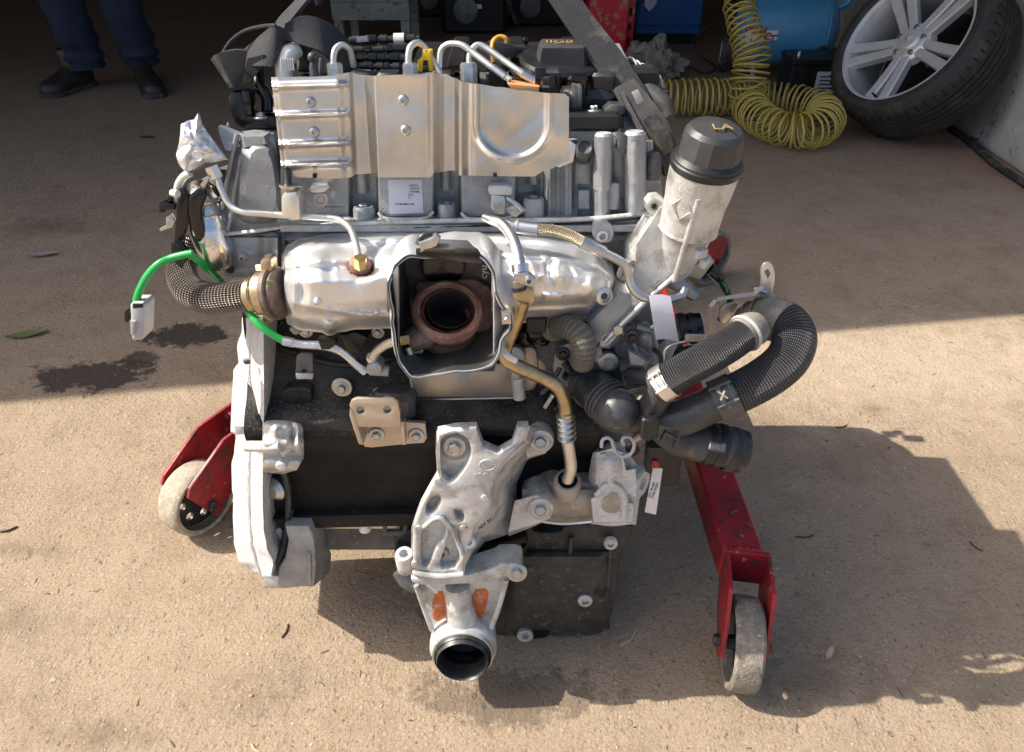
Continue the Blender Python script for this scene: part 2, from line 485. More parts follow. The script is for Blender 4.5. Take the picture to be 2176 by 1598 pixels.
def box(name, c, half, material, parent=None, ax=WORLD_AX, bev=0.002, ang=30):
    V, F = box_geo(c, ax, half, bev)
    return obj(name, V, F, material, parent, ang=ang)

# fasteners share their meshes
def unit_bolt(kind, material):
    key = 'bolt_' + kind + '_' + material
    if key in bpy.data.meshes: return bpy.data.meshes[key]
    b = MB()
    Z = Vector((0, 0, 1)); O = Vector((0, 0, 0))
    if kind == 'flange':
        b.add(*lathe_geo([(1.75, -0.1), (1.75, 0.16), (1.6, 0.30), (1.0, 0.38)], O, Z, 24))
        b.add(*lathe_geo([(1.03, 0.2), (1.03, 1.0), (0.88, 1.2), (0.70, 1.2), (0.62, 1.08)], O, Z, 6))
    elif kind == 'washer':
        b.add(*lathe_geo([(2.5, -0.1), (2.5, 0.12), (2.3, 0.25), (1.5, 0.25)], O, Z, 28))
        b.add(*lathe_geo([(1.5, 0.2), (1.5, 0.42), (1.3, 0.5), (0.9, 0.5)], O, Z, 24))
        b.add(*lathe_geo([(1.03, 0.3), (1.03, 1.25), (0.88, 1.42), (0.6, 1.42)], O, Z, 6))
    elif kind == 'torx':
        b.add(*lathe_geo([(1.35, -0.1), (1.35, 0.12), (1.2, 0.4), (0.9, 0.62), (0.55, 0.70), (0.5, 0.70), (0.42, 0.3)], O, Z, 24))
    elif kind == 'hex':
        b.add(*lathe_geo([(1.0, -0.3), (1.0, 0.85), (0.85, 1.0)], O, Z, 6))
    elif kind == 'nut':
        b.add(*lathe_geo([(1.0, -0.9), (1.0, 0.8), (0.86, 0.95), (0.55, 0.95)], O, Z, 6))
    me = mesh_of(key, b.v, b.f, material, ang=30)
    return me
def bolt(parent, p, axis, r, kind='flange', material='bolt_steel', name='bolt', spin=0.3):
    me = unit_bolt(kind, material)
    q = Vector(axis).normalized().to_track_quat('Z', 'Y').to_matrix().to_4x4()
    M = Matrix.Translation(Vector(p)) @ q @ Matrix.Rotation(spin, 4, 'Z') @ Matrix.Scale(r, 4)
    return link(bpy.data.objects.new(name, me), parent, M)
def bolt_px(parent, px, py, d, rpx, kind='flange', material='bolt_steel', axis=None, name='bolt'):
    p = E(px, py, d)
    return bolt(parent, p, axis or NRM, S(p, rpx), kind, material, name, spin=random.random())

def text(name, body, size, M, material, parent, extrude=0.0003, align='CENTER', shear=0):
    cu = bpy.data.curves.new(name, 'FONT'); cu.body = body; cu.size = size
    cu.extrude = extrude; cu.align_x = align; cu.align_y = 'CENTER'; cu.shear = shear
    cu.resolution_u = 3
    t = bpy.data.objects.new(name, cu); COL.objects.link(t)
    bpy.context.view_layer.update()
    dg = bpy.context.evaluated_depsgraph_get()
    me = bpy.data.meshes.new_from_object(t.evaluated_get(dg))
    bpy.data.objects.remove(t); bpy.data.curves.remove(cu)
    me.materials.clear(); me.materials.append(MATS[material])
    return link(bpy.data.objects.new(name, me), parent, M)
def basis(p, x, y):
    x = Vector(x).normalized(); z = x.cross(Vector(y)).normalized(); y = z.cross(x)
    M = Matrix((x, y, z)).transposed().to_4x4(); M.translation = Vector(p); return M
# ================================================================== the setting
def ground_material():
    m = bpy.data.materials.new('sandy_concrete'); m.use_nodes = True
    nt = m.node_tree; N = nt.nodes; L = nt.links; b = N['Principled BSDF']
    tc = N.new('ShaderNodeTexCoord')
    def noise_(sc, det=6, ro=0.6, dist=0.0):
        n = N.new('ShaderNodeTexNoise'); n.inputs['Scale'].default_value = sc; n.inputs['Detail'].default_value = det
        n.inputs['Roughness'].default_value = ro; n.inputs['Distortion'].default_value = dist
        L.new(tc.outputs['Object'], n.inputs['Vector']); return n.outputs['Fac']
    def ramp(f, stops):
        r = N.new('ShaderNodeValToRGB'); e = r.color_ramp.elements
        while len(e) < len(stops): e.new(0.5)
        for i, (p, c) in enumerate(stops): e[i].position = p; e[i].color = (*c, 1)
        L.new(f, r.inputs['Fac']); return r.outputs['Color']
    def rng(f, a, c, lo=0, hi=1):
        r = N.new('ShaderNodeMapRange'); r.inputs['From Min'].default_value = a; r.inputs['From Max'].default_value = c
        r.inputs['To Min'].default_value = lo; r.inputs['To Max'].default_value = hi
        L.new(f, r.inputs['Value']); return r.outputs['Result']
    def mix(f, a, c, mode='MIX'):
        x = N.new('ShaderNodeMix'); x.data_type = 'RGBA'; x.blend_type = mode
        for sock, q in ((x.inputs['Factor'], f), (x.inputs['A'], a), (x.inputs['B'], c)):
            if isinstance(q, (int, float)): sock.default_value = q
            elif isinstance(q, tuple): sock.default_value = (*q, 1)
            else: L.new(q, sock)
        return x.outputs['Result']
    def vor(sc, feat='F1'):
        v = N.new('ShaderNodeTexVoronoi'); v.inputs['Scale'].default_value = sc; v.feature = feat
        L.new(tc.outputs['Object'], v.inputs['Vector']); return v
    col = ramp(noise_(9, 8, 0.72), [(0.30, (0.34, 0.25, 0.158)), (0.5, (0.475, 0.356, 0.242)), (0.72, (0.565, 0.43, 0.30))])
    fine = noise_(260, 6, 0.75)
    col = mix(rng(fine, 0.42, 0.66, 0, 0.62), col, (0.645, 0.50, 0.355))
    col = mix(rng(noise_(165, 5, 0.85), 0.52, 0.66, 0, 0.80), col, (0.225, 0.165, 0.112))
    v1 = vor(150); sp = N.new('ShaderNodeSeparateColor'); L.new(v1.outputs['Color'], sp.inputs['Color'])
    peb = ramp(sp.outputs['Green'], [(0.0, (0.22, 0.19, 0.16)), (0.35, (0.50, 0.42, 0.32)), (0.6, (0.58, 0.40, 0.23)), (0.8, (0.62, 0.57, 0.48)), (1.0, (0.40, 0.36, 0.32))])
    disc = rng(v1.outputs['Distance'], 0.50, 0.42)
    pick = rng(sp.outputs['Red'], 0.72, 0.74)
    mm = N.new('ShaderNodeMath'); mm.operation = 'MULTIPLY'; L.new(disc, mm.inputs[0]); L.new(pick, mm.inputs[1])
    col = mix(rng(mm.outputs[0], 0, 1, 0, 0.55), col, peb)
    v2 = vor(70); s2 = N.new('ShaderNodeSeparateColor'); L.new(v2.outputs['Color'], s2.inputs['Color'])
    peb2 = ramp(s2.outputs['Green'], [(0.0, (0.28, 0.24, 0.20)), (0.4, (0.52, 0.43, 0.32)), (0.7, (0.50, 0.30, 0.16)), (1.0, (0.60, 0.54, 0.44))])
    m2 = N.new('ShaderNodeMath'); m2.operation = 'MULTIPLY'
    L.new(rng(v2.outputs['Distance'], 0.36, 0.28), m2.inputs[0]); L.new(rng(s2.outputs['Red'], 0.93, 0.94), m2.inputs[1])
    col = mix(m2.outputs[0], col, peb2)
    # oil and damp stains
    st = noise_(2.6, 5, 0.6, 0.6)
    col = mix(rng(st, 0.56, 0.74, 0, 0.42), col, (0.19, 0.135, 0.09))
    col = mix(rng(noise_(7.5, 5, 0.65, 0.4), 0.66, 0.74, 0, 0.5), col, (0.10, 0.075, 0.055))
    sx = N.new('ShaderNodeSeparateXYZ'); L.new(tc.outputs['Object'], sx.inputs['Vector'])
    back_brown = rng(sx.outputs['Y'], 2.0, 4.6, 0, 0.82)  # floor grows darker and browner towards the back
    col = mix(back_brown, col, (0.12, 0.078, 0.05))
    # drips of oil left of the engine
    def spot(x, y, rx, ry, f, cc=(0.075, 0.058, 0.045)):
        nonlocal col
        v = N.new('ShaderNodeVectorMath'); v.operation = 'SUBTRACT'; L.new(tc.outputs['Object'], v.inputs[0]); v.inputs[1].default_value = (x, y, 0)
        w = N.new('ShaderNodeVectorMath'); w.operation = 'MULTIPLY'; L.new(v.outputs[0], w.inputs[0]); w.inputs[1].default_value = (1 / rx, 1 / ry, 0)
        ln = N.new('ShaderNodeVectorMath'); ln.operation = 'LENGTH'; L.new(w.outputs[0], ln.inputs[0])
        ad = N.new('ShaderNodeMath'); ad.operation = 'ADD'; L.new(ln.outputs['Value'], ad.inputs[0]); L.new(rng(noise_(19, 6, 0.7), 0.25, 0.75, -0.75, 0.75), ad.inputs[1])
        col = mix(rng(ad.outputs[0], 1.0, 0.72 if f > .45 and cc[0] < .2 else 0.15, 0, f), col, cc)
    for px, py, rx, ry, f in [(390, 712, .12, .06, .92), (190, 798, .15, .07, .9), (300, 760, .05, .03, .8), (100, 480, .2, .1, .4), (1090, 1480, .16, .05, .5), (520, 960, .10, .02, .35), (1720, 1450, .16, .06, .4), (620, 1440, .11, .05, .22), (60, 1330, .14, .05, .22), (560, 1500, .05, .04, .2), (60, 1170, .10, .02, .25), (1860, 870, .06, .02, .3), (230, 1560, .1, .03, .3)]:
        q = PZ(px, py); spot(q.x, q.y, rx, ry, f)
    q = PZ(1950, 770); spot(q.x, q.y, 1.0, .27, .55, (0.72, 0.58, 0.42))  # broad paler patch, right of the engine
    q = PZ(2060, 330); spot(q.x, q.y, .30, .35, .30, (0.30, 0.10, 0.08))
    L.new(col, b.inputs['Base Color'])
    b.inputs['Roughness'].default_value = 0.85
    b.inputs['Specular IOR Level'].default_value = 0.3
    # relief: grains, pebbles, shallow hollows
    def add(a, c, k):
        x = N.new('ShaderNodeMath'); x.operation = 'MULTIPLY_ADD'; L.new(c, x.inputs[0]); x.inputs[1].default_value = k
        if isinstance(a, (int, float)): x.inputs[2].default_value = a
        else: L.new(a, x.inputs[2])
        return x.outputs[0]
    h = add(0.0, fine, 1.0); h = add(h, noise_(62, 7, 0.78), 2.6); h = add(h, mm.outputs[0], 0.5); h = add(h, m2.outputs[0], 0.7); h = add(h, noise_(18, 3), 1.2)
    bp = N.new('ShaderNodeBump'); bp.inputs['Strength'].default_value = 0.85; bp.inputs['Distance'].default_value = 0.0060
    L.new(h, bp.inputs['Height']); L.new(bp.outputs['Normal'], b.inputs['Normal'])
    MATS['sandy_concrete'] = m
ground_material()
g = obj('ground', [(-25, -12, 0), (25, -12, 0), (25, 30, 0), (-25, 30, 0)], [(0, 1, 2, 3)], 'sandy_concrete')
tag(g, 'sandy pebbled concrete yard running into the garage', kind='structure')

mat('garage_wall_paint', (0.50, 0.49, 0.46), (0.36, 0.35, 0.33), rough=0.8, s=6, bump=0.3, bs=60, dust=((0.13, 0.12, 0.11), 18, 0.60, 0.66), chips=((0.62, 0.61, 0.58), 30, 0.62, 0.7))
mat('back_wall', (0.24, 0.16, 0.10), (0.15, 0.10, 0.065), rough=0.9, s=3, bump=0.3, bs=40)
mat('roof_sheet', (0.20, 0.16, 0.13), (0.13, 0.105, 0.085), rough=0.7, s=3)
# roof: its front edge throws the shade over the floor
H_ROOF = 2.75
k = H_ROOF / SUN_TO.z
def roof_edge(x):       # the shade's edge on the floor runs along y = 1.547 + 0.1516 x
    return 1.547 + 0.1516 * (x - SUN_TO.x * k) + SUN_TO.y * k
V, F = [], []
for z in (H_ROOF, H_ROOF + 0.15):
    V += [(-9, roof_edge(-9), z), (9, roof_edge(9), z), (9, 9.2, z), (-9, 9.2, z)]
F = [(0, 1, 2, 3), (4, 5, 6, 7), (0, 1, 5, 4), (1, 2, 6, 5), (2, 3, 7, 6), (3, 0, 4, 7)]
o = obj('garage_roof', V, F, 'roof_sheet'); tag(o, 'flat garage roof shading the workshop floor', kind='structure')
o = box('garage_wall_back', (0, 9.1, 1.37), (9, 0.08, 1.37), 'back_wall', bev=0); tag(o, 'dark rear wall of the garage', kind='structure')
o = box('garage_wall_right', (2.02, 5.75, 1.37), (0.1, 3.25, 1.37), 'garage_wall_paint', bev=0.004); tag(o, 'stained pale painted wall beside the leaning wheel', kind='structure')
o = box('garage_wall_left', (-6.0, 5.75, 1.37), (0.1, 3.25, 1.37), 'back_wall', bev=0.004); tag(o, 'dark side wall of the garage', kind='structure')

# ------------------------------------------------------------------ red post, cabinet, bench
p = PZ(1290, 122)
post = empty('lift_post', (p.x, p.y, 0), 'red painted steel post with flaking paint beside the blue cabinet', 'post')
hw = S(PZ(1290, 110), 46)
V, F = prism_geo([Vector((p.x + a * hw, p.y + b_ * 0.12, 2.7)) for a, b_ in ((-1, -1), (.62, -1), (.62, -.55), (1, -.55), (1, 1), (-1, 1))], [], Vector((0, 0, 1)), 2.69, 0.004)
obj('column', V, F, 'red_post_paint', post)
box('base_plate', (p.x, p.y, 0.012), (hw * 1.7, 0.2, 0.011), 'red_post_paint', post)
for sx in (-1.4, 1.4):
    bolt(post, (p.x + sx * hw, p.y - 0.14, 0.022), (0, 0, 1), 0.014, 'flange', 'dark_bolt')
mb = MB()
for i in range(34):
    mb.add(*box_geo((p.x + hw * 0.82, p.y - 0.068, 0.10 + i * 0.075), WORLD_AX, (hw * 0.06, 0.003, 0.018), 0))
tag(mb.build('latch_slots', 'carbon', post), kind='stuff')

mat('cabinet_blue', (0.012, 0.085, 0.26), (0.009, 0.065, 0.21), rough=0.45, s=8, dust=((0.03, 0.08, 0.16), 12, 0.55, 0.8))
a = PZ(1348, 96); c = PZ(1482, 94)
cab = empty('tool_cabinet', ((a.x + c.x) / 2, a.y + .25, 0), 'blue metal tool cabinet standing behind the red post', 'cabinet')
w = (c.x - a.x) / 2
box('body', ((a.x + c.x) / 2, a.y + 0.25, 0.52), (w, 0.25, 0.46), 'cabinet_blue', cab, bev=0.006)
box('plinth', ((a.x + c.x) / 2, a.y + 0.26, 0.03), (w * .96, 0.23, 0.029), 'carbon', cab)
box('door', ((a.x + c.x) / 2, a.y - 0.006, 0.53), (w * .95, 0.006, 0.42), 'cabinet_blue', cab, bev=0.003)
box('handle', ((a.x + c.x) / 2 + w * .7, a.y - 0.02, 0.7), (0.01, 0.012, 0.05), 'steel', cab)
# cloth hanging on the cabinet front
q = PY(1378, 4, a.y - 0.03)
o = sheet('rag', lambda u, v: Vector((q.x - .03 + .07 * u + .01 * math.sin(9 * v), a.y - .03 - .008 * math.sin(7 * u + 3 * v), q.z + .14 - .19 * v * (1 - .35 * abs(u - .5)))), 10, 12, 0.002, 'paper', None)
tag(o, 'pale rag hanging down the front of the blue cabinet', 'rag')

mat('bench_metal', (0.24, 0.24, 0.21), (0.16, 0.16, 0.14), metal=0.2, rough=0.6, s=12, bump=0.2, bs=80, chips=((0.09, 0.07, 0.055), 25, 0.58, 0.64))
b0 = PZ(730, 118); b1 = PZ(870, 112)
bench = empty('work_bench', ((b0.x + b1.x) / 2, b0.y + .2, 0), 'worn grey steel bench frame standing in the dark garage', 'bench')
for x in (b0.x, b1.x):
    for y in (b0.y, b0.y + 0.45):
        box('leg', (x, y, 0.40), (0.025, 0.025, 0.395), 'bench_metal', bench)
zt = PY(800, 22, b0.y).z
box('rail', ((b0.x + b1.x) / 2, b0.y - .028, zt), ((b1.x - b0.x) / 2 + .03, 0.006, 0.045), 'bench_metal', bench)
box('shelf', ((b0.x + b1.x) / 2, b0.y + .22, zt + .052), ((b1.x - b0.x) / 2 + .03, 0.26, 0.006), 'bench_metal', bench)
box('top', ((b0.x + b1.x) / 2, b0.y + .22, 0.81), ((b1.x - b0.x) / 2 + .05, 0.28, 0.015), 'bench_metal', bench)
mat('bag_plastic', (0.36, 0.36, 0.42), (0.25, 0.25, 0.30), rough=0.35, s=15, bump=0.4, bs=40)
def crumple(name, c, rx, ry, rz, material, label, cat, seed=0, amp=0.25, n=18):
    V, F = [], []
    for j in range(n + 1):
        th = PI * j / n
        for i in range(2 * n):
            ph = PI * i / n
            d = Vector((math.sin(th) * math.cos(ph), math.sin(th) * math.sin(ph), math.cos(th)))
            f = 1 + amp * (noise.noise(d * 2.2 + Vector((seed, 0, 0))) * 1.2 + abs(noise.noise(d * 4.5 + Vector((0, seed, 0)))) * 1.0)
            p_ = Vector((d.x * rx, d.y * ry, d.z * rz)) * f
            V.append(Vector(c) + Vector((p_.x, p_.y, max(p_.z, -c[2] + .001))))
    for j in range(n):
        for i in range(2 * n):
            k_ = (i + 1) % (2 * n); F.append((j * 2 * n + i, j * 2 * n + k_, (j + 1) * 2 * n + k_, (j + 1) * 2 * n + i))
    o_ = obj(name, V, F, material, None, ang=25); tag(o_, label, cat); return o_
q = PY(685, 8, b0.y + .1)
crumple('plastic_bag', (q.x, b0.y + .12, zt + .12), .09, .1, .09, 'bag_plastic', 'crumpled pale plastic bag resting on the grey bench frame', 'bag', 3)
q = PZ(1385, 168)
crumple('plastic_sheet', (q.x, q.y + .05, .06), .13, .10, .10, 'dusty_rubber', 'crumpled grey plastic sheet on the floor below the red post', 'plastic sheet', 8, .45)

# spare engine parts lying in the dark
def spare(px, py, s, label):
    p_ = PZ(px, py)
    e = empty('spare_engine', (p_.x, p_.y, 0), label, 'engine part')
    box('block', (p_.x, p_.y, .14 * s), (.20 * s, .15 * s, .14 * s), 'block_black', e, bev=.02)
    box('cover', (p_.x, p_.y, .30 * s), (.17 * s, .11 * s, .025 * s), 'black_plastic', e, bev=.012)
    lathe('pulley', [(.07 * s, 0), (.075 * s, .008), (.06 * s, .016), (.075 * s, .024), (.05 * s, .03), (.02 * s, .03)], (p_.x - .05 * s, p_.y - .15 * s, .14 * s), (0, -1, 0), 'dark_casting', e)
    tube_w('hose', spline([Vector((p_.x + .1 * s, p_.y - .12 * s, .28 * s)), Vector((p_.x + .2 * s, p_.y - .2 * s, .22 * s)), Vector((p_.x + .27 * s, p_.y - .12 * s, .06 * s))], 6), .018 * s, 'rubber', e)
    return e
e = spare(1010, 62, 1.0, 'black spare engine with a white sticker lying in the dark garage')
q = PZ(1010, 62)
box('sticker', (q.x + .02, q.y - .153, .16), (.03, .001, .012), 'paper', e, bev=0)
spare(1140, 48, .9, 'black spare engine without a sticker beside the red post')
spare(930, 30, .8, 'small black spare engine behind the grey bench')

# ------------------------------------------------------------------ compressor
mat('tank_blue', (0.075, 0.31, 0.55), (0.055, 0.24, 0.45), rough=0.38, s=7, bump=0.03, bs=60, dust=((0.10, 0.17, 0.22), 8, 0.52, 0.75), chips=((0.03, 0.10, 0.17), 20, 0.68, 0.72))
mat('logo_red', (0.50, 0.03, 0.035), (0.42, 0.02, 0.03), rough=0.4)
gp = PZ(1648, 168)
comp = empty('air_compressor', (gp.x, gp.y, 0), 'dusty blue air compressor tank on small wheels with red lettering', 'compressor')
cz = PY(1640, 62, gp.y).z
cc = Vector((gp.x, gp.y, cz)); rt = S(cc, 71); hl = S(cc, 106)
ax = Vector((1, -0.16, 0)).normalized()
prof = []
for i in range(9):
    t = PI / 2 * i / 8
    prof.append((rt * math.sin(t), -hl - 0.0 + (1 - math.cos(t)) * rt * .55))
prof += [(rt, hl - rt * .55)]
for i in range(1, 9):
    t = PI / 2 * i / 8
    prof.append((rt * math.cos(t), hl - rt * .55 + math.sin(t) * rt * .55))
lathe('tank', prof, cc, ax, 'tank_blue', comp, seg=40, ang=50)
for s_ in (-.55, .55):
    lathe('weld_seam', [(rt + .0005, -.004), (rt + .003, 0), (rt + .0005, .004)], cc + ax * (hl * s_ * 1.3), ax, 'tank_blue', comp, seg=40, cap=False)
lathe('drain_plug', [(.018, 0), (.018, .02), (.012, .024)], cc + ax * hl * .55 + Vector((0, -rt * .93, -rt * .30)), (0, -.95, -.3), 'dark_bolt', comp, seg=12)
for s_ in (-.62, .70):
    c_ = cc + ax * (hl * s_)
    tube_w('foot', spline([c_ + Vector((0, -.10, -rt * .8)), c_ + Vector((0, -.12, -rt * 1.05)), Vector((c_.x, c_.y - .13, .012)), Vector((c_.x, c_.y - .06, .012))], 5), .014, 'tank_blue', comp, seg=8)
whp = PZ(1527, 150)
wh = lathe('wheel', [(.03, -.018), (.085, -.022), (.092, -.012), (.092, .012), (.085, .022), (.03, .018)], (whp.x + .02, whp.y, .092), (1, -.25, 0), 'rubber', comp, seg=28)
lathe('hub', [(.055, .02), (.05, .026), (.02, .026)], (whp.x + .02, whp.y, .092), (-1, .25, 0), 'grey_plastic', wh, seg=20)
box('motor', (gp.x + .02, gp.y, cz + rt + .14), (.15, .10, .13), 'black_plastic', comp, bev=.02)
tube_w('carry_handle', spline([cc + ax * hl * .9 + Vector((0, 0, rt * .6)), cc + ax * (hl * 1.12) + Vector((0, 0, rt * .9)), cc + ax * (hl * 1.15) + Vector((0, 0, rt * 1.9))], 6), .016, 'tank_blue', comp, seg=10)
lp = PY(1590, 47, gp.y - rt * .86)
lab = sheet('logo_sticker', lambda u, v: cc + ax * (-hl * .94 + hl * .60 * u) + Matrix.Rotation(R(6 - 16 * v + 6 - 6 * u), 3, ax) @ Vector((ax.y * 0, -rt - .002, .0)) + Vector((0, 0, 0)), 10, 6, .0006, 'paper', comp)
def on_tank(u, dz):
    """points of flat lettering wrapped to the tank"""
    return cc + ax * u + Matrix.Rotation(-dz / rt, 3, ax) @ Vector((0, -rt - .004, 0))
for i, ch in enumerate('mader'):
    u0 = -hl * .86 + i * hl * .115
    M = basis(on_tank(u0, .028 - .008 * i), ax, Vector((0, -.15, 1)))
    text('letter', ch, .075, M, 'logo_red', comp, extrude=.002)

# ------------------------------------------------------------------ yellow coiled air hose
mat('hose_yellow', (0.50, 0.40, 0.085), (0.38, 0.30, 0.07), rough=0.4, s=20, dust=((0.26, 0.22, 0.12), 30, 0.55, 0.8))
cr = 0.070
path = [PZ(x, y, cr + .008) for x, y in [(1395, 206), (1450, 207), (1520, 207), (1610, 205), (1690, 214), (1752, 238), (1738, 272), (1678, 277), (1622, 256), (1592, 222)]]
yb = path[-1].y
path += [PY(1590, 175, yb + .02), PY(1598, 125, yb + .05), PY(1585, 70, yb + .12), PY(1572, 20, yb + .2), PY(1575, -40, yb + .3), PY(1600, -110, yb + .42)]
ps = spline(path, 14)
Ls = [0]
for i in range(1, len(ps)): Ls.append(Ls[-1] + (ps[i] - ps[i - 1]).length)
TOT = Ls[-1]; turns = 84; nstep = turns * 18
hp = []
def at_len(s_):
    for i in range(1, len(ps)):
        if Ls[i] >= s_:
            t = (s_ - Ls[i - 1]) / max(1e-9, Ls[i] - Ls[i - 1]); return ps[i - 1].lerp(ps[i], t), (ps[i] - ps[i - 1]).normalized()
    return ps[-1], (ps[-1] - ps[-2]).normalized()
u_, v_, prevT = None, None, None
wob = 0
for i in range(nstep + 1):
    s_ = i / nstep * TOT
    # spacing varies as the coil is stretched or squeezed
    s2 = min(TOT, max(0, s_ + .018 * math.sin(s_ * 9) * min(1, s_ * 5, (TOT - s_) * 5)))
    p_, T_ = at_len(s2)
    if u_ is None: u_, v_, _ = frame_of(T_)
    else:
        q_ = prevT.rotation_difference(T_); u_ = q_ @ u_; v_ = q_ @ v_
    prevT = T_
    a_ = 2 * PI * i / 18
    rr = cr * (1 + .10 * math.sin(i * .013) + .05 * math.sin(i * .21))
    q = p_ + u_ * rr * math.cos(a_) + v_ * rr * math.sin(a_)
    q.z = max(q.z, .006)
    hp.append(q)
o = tube_w('coiled_air_hose', hp, .0050, 'hose_yellow', None, seg=8)
tag(o, 'yellow coiled air hose heaped on the floor before the compressor', 'hose')

# cable behind the hose
o = tube_w('power_cable', spline([PZ(1395, 158, .006), PZ(1450, 140, .006), PZ(1500, 155, .006), PZ(1520, 140, .006), PZ(1490, 120, .006), PZ(1472, 90, .05), PY(1530, 30, 4.5)], 8), .005, 'rubber', None, seg=8)
tag(o, 'thin black power cable curling along the floor to the compressor', 'cable')

# ------------------------------------------------------------------ battery
p = PZ(1725, 218)
bat = empty('car_battery', (p.x, p.y, 0), 'black car battery with a white label standing behind the coiled hose', 'battery')
bx_, by_ = S(p, 56), .09
box('case', (p.x, p.y + by_, .085), (bx_, by_, .083), 'black_plastic', bat, bev=.006)
box('lid', (p.x, p.y + by_, .182), (bx_ * 1.04, by_ * 1.05, .014), 'black_plastic', bat, bev=.005)
for sx in (-.7, .7):
    lathe('terminal', [(.012, 0), (.010, .022), (.0, .022)], (p.x + sx * bx_, p.y + by_ * .6, .196), (0, 0, 1), 'steel', bat, seg=14)
lb = box('label', (p.x + bx_ * .42, p.y - .0015, .085), (bx_ * .46, .001, .055), 'paper', bat, bev=0)
mb = MB()
for i in range(4):
    mb.add(*box_geo((p.x + bx_ * (.42 - .05 * (i % 2)), p.y - .0032, .118 - .017 * i), WORLD_AX, (bx_ * (.34 - .06 * (i % 2)), .0004, .003), 0))
mb.build('print_lines', 'ink', lb)

# ------------------------------------------------------------------ alloy wheel leaning on the wall
mat('alloy_silver', (0.68, 0.69, 0.70), (0.60, 0.61, 0.62), metal=0.35, rough=0.34, s=20)
mat('alloy_barrel', (0.58, 0.58, 0.58), (0.48, 0.48, 0.48), metal=0.4, rough=0.38, s=20)
mat('tyre_rubber', (0.028, 0.027, 0.026), (0.020, 0.0195, 0.019), rough=0.68, s=20, dust=((0.075, 0.066, 0.055), 16, 0.5, 0.75))
rc = ray(1918, 98)
D = 2.95
wc = CAMP + rc * D
vw = (CAMP - wc).normalized()
iu = UPC - vw * UPC.dot(vw); iu.normalize(); ir = iu.cross(vw).normalized()
axw = (vw * math.cos(R(46)) + (ir * -.62 + iu * .78).normalized() * math.sin(R(46))).normalized()
Rr = S(wc, 140); Ro = Rr * 1.27; TW = .235
low = wc.z - .035 * axw.z
low = wc.z - Ro * math.sqrt(1 - axw.z ** 2) - (TW - .02) * axw.z
wc.z -= low - .004
whl = empty('alloy_wheel', (wc.x, wc.y, 0), 'five spoke silver alloy wheel with low tyre leaning on the pale wall', 'wheel')
tprof = [(Rr * .985, -.012), (Rr * 1.01, .004), (Rr * 1.06, .012), (Rr * 1.13, .012), (Rr * 1.19, .002), (Ro * .975, -.014), (Ro, -.03)]
for gpos in (.26, .42, .58, .74):
    y0 = -.03 - (TW - .06) * gpos
    tprof += [(Ro, y0 + .006), (Ro - .009, y0 + .004), (Ro - .009, y0 - .004), (Ro, y0 - .006)]
tprof += [(Ro, -TW + .03), (Ro * .975, -TW + .012), (Rr * 1.13, -TW), (Rr * .985, -TW + .01)]
ty = lathe('tyre', tprof, wc, axw, 'tyre_rubber', whl, seg=72, cap=False, ang=28)
# shoulder cuts
mb = MB()
u_, v_, a_ = frame_of(axw)
for i in range(60):
    t = 2 * PI * i / 60
    rd = u_ * math.cos(t) + v_ * math.sin(t); tg = v_ * math.cos(t) - u_ * math.sin(t)
    mb.add(*box_geo(wc + rd * (Ro * .992) - axw * .034, (rd, (tg + axw * .5).normalized(), axw), (.004, .0016, .016), 0))
tag(mb.build('tread_sipes', 'carbon', ty), kind='stuff')
rim = lathe('rim', [(Rr * .9, -.10), (Rr * .93, -.03), (Rr * .955, -.004), (Rr * .975, .004), (Rr * 1.0, .004), (Rr * 1.005, -.006), (Rr * .97, -.02), (Rr * .9, -TW + .02)], wc, axw, 'alloy_silver', whl, seg=72, cap=False, ang=40)
lathe('barrel', [(Rr * .93, -.02), (Rr * .86, -.06), (Rr * .83, -.19), (Rr * .88, -TW + .02)], wc, axw, 'alloy_barrel', whl, seg=60, cap=False)
lathe('brake_side', [(Rr * .80, -.20), (.02, -.20)], wc, axw, 'carbon', whl, seg=40, cap=False)
for i in range(5):
    t0 = 2 * PI * i / 5 + R(30)
    def fr(t): return u_ * math.cos(t) + v_ * math.sin(t)
    for sgn in (-1, 1):
        rings = []
        for j in range(9):
            f_ = j / 8
            r_ = Rr * (.17 + .79 * f_)
            off = sgn * (Rr * .070 + Rr * .060 * f_ ** 1.5)
            wd = Rr * (.062 + .020 * f_)
            dz = -.036 + .028 * f_ ** 1.6
            c_ = wc + fr(t0) * r_; tg = fr(t0 + PI / 2)
            c_ = c_ + tg * off
            rings.append([c_ + tg * (wd * a) + axw * (dz + h_) for a, h_ in ((-1, -.035), (-1, -.006), (-.75, 0), (.75, 0), (1, -.006), (1, -.035))])
        loft('spoke', rings, 'alloy_silver', whl, ang=30)
    b_ = wc + fr(t0 + PI / 5) * (Rr * .215) - axw * .036
    bolt(whl, b_, axw, .011, 'hex', 'bolt_steel', 'lug_bolt')
hub = lathe('hub', [(Rr * .33, -.075), (Rr * .30, -.045), (Rr * .24, -.034), (Rr * .17, -.030), (Rr * .15, -.024), (Rr * .12, -.020), (0.001, -.019)], wc, axw, 'alloy_silver', whl, seg=40)
# three-armed badge on the hub cap
for i in range(3):
    t = R(90 + 120 * i) + .5
    rd = u_ * math.cos(t) + v_ * math.sin(t); tg = axw.cross(rd)
    V = [wc - axw * .0185 + tg * .004, wc - axw * .0185 - tg * .004, wc - axw * .0185 + rd * Rr * .085, wc - axw * .0155]
    obj('badge_arm', V, [(0, 2, 3), (1, 3, 2), (0, 3, 1), (0, 1, 2)], 'bolt_steel', hub)
o = lathe('valve', [(.004, 0), (.004, .03), (.003, .035)], wc + fr(R(100)) * Rr * .9 - axw * .03, axw, 'carbon', whl, seg=8)

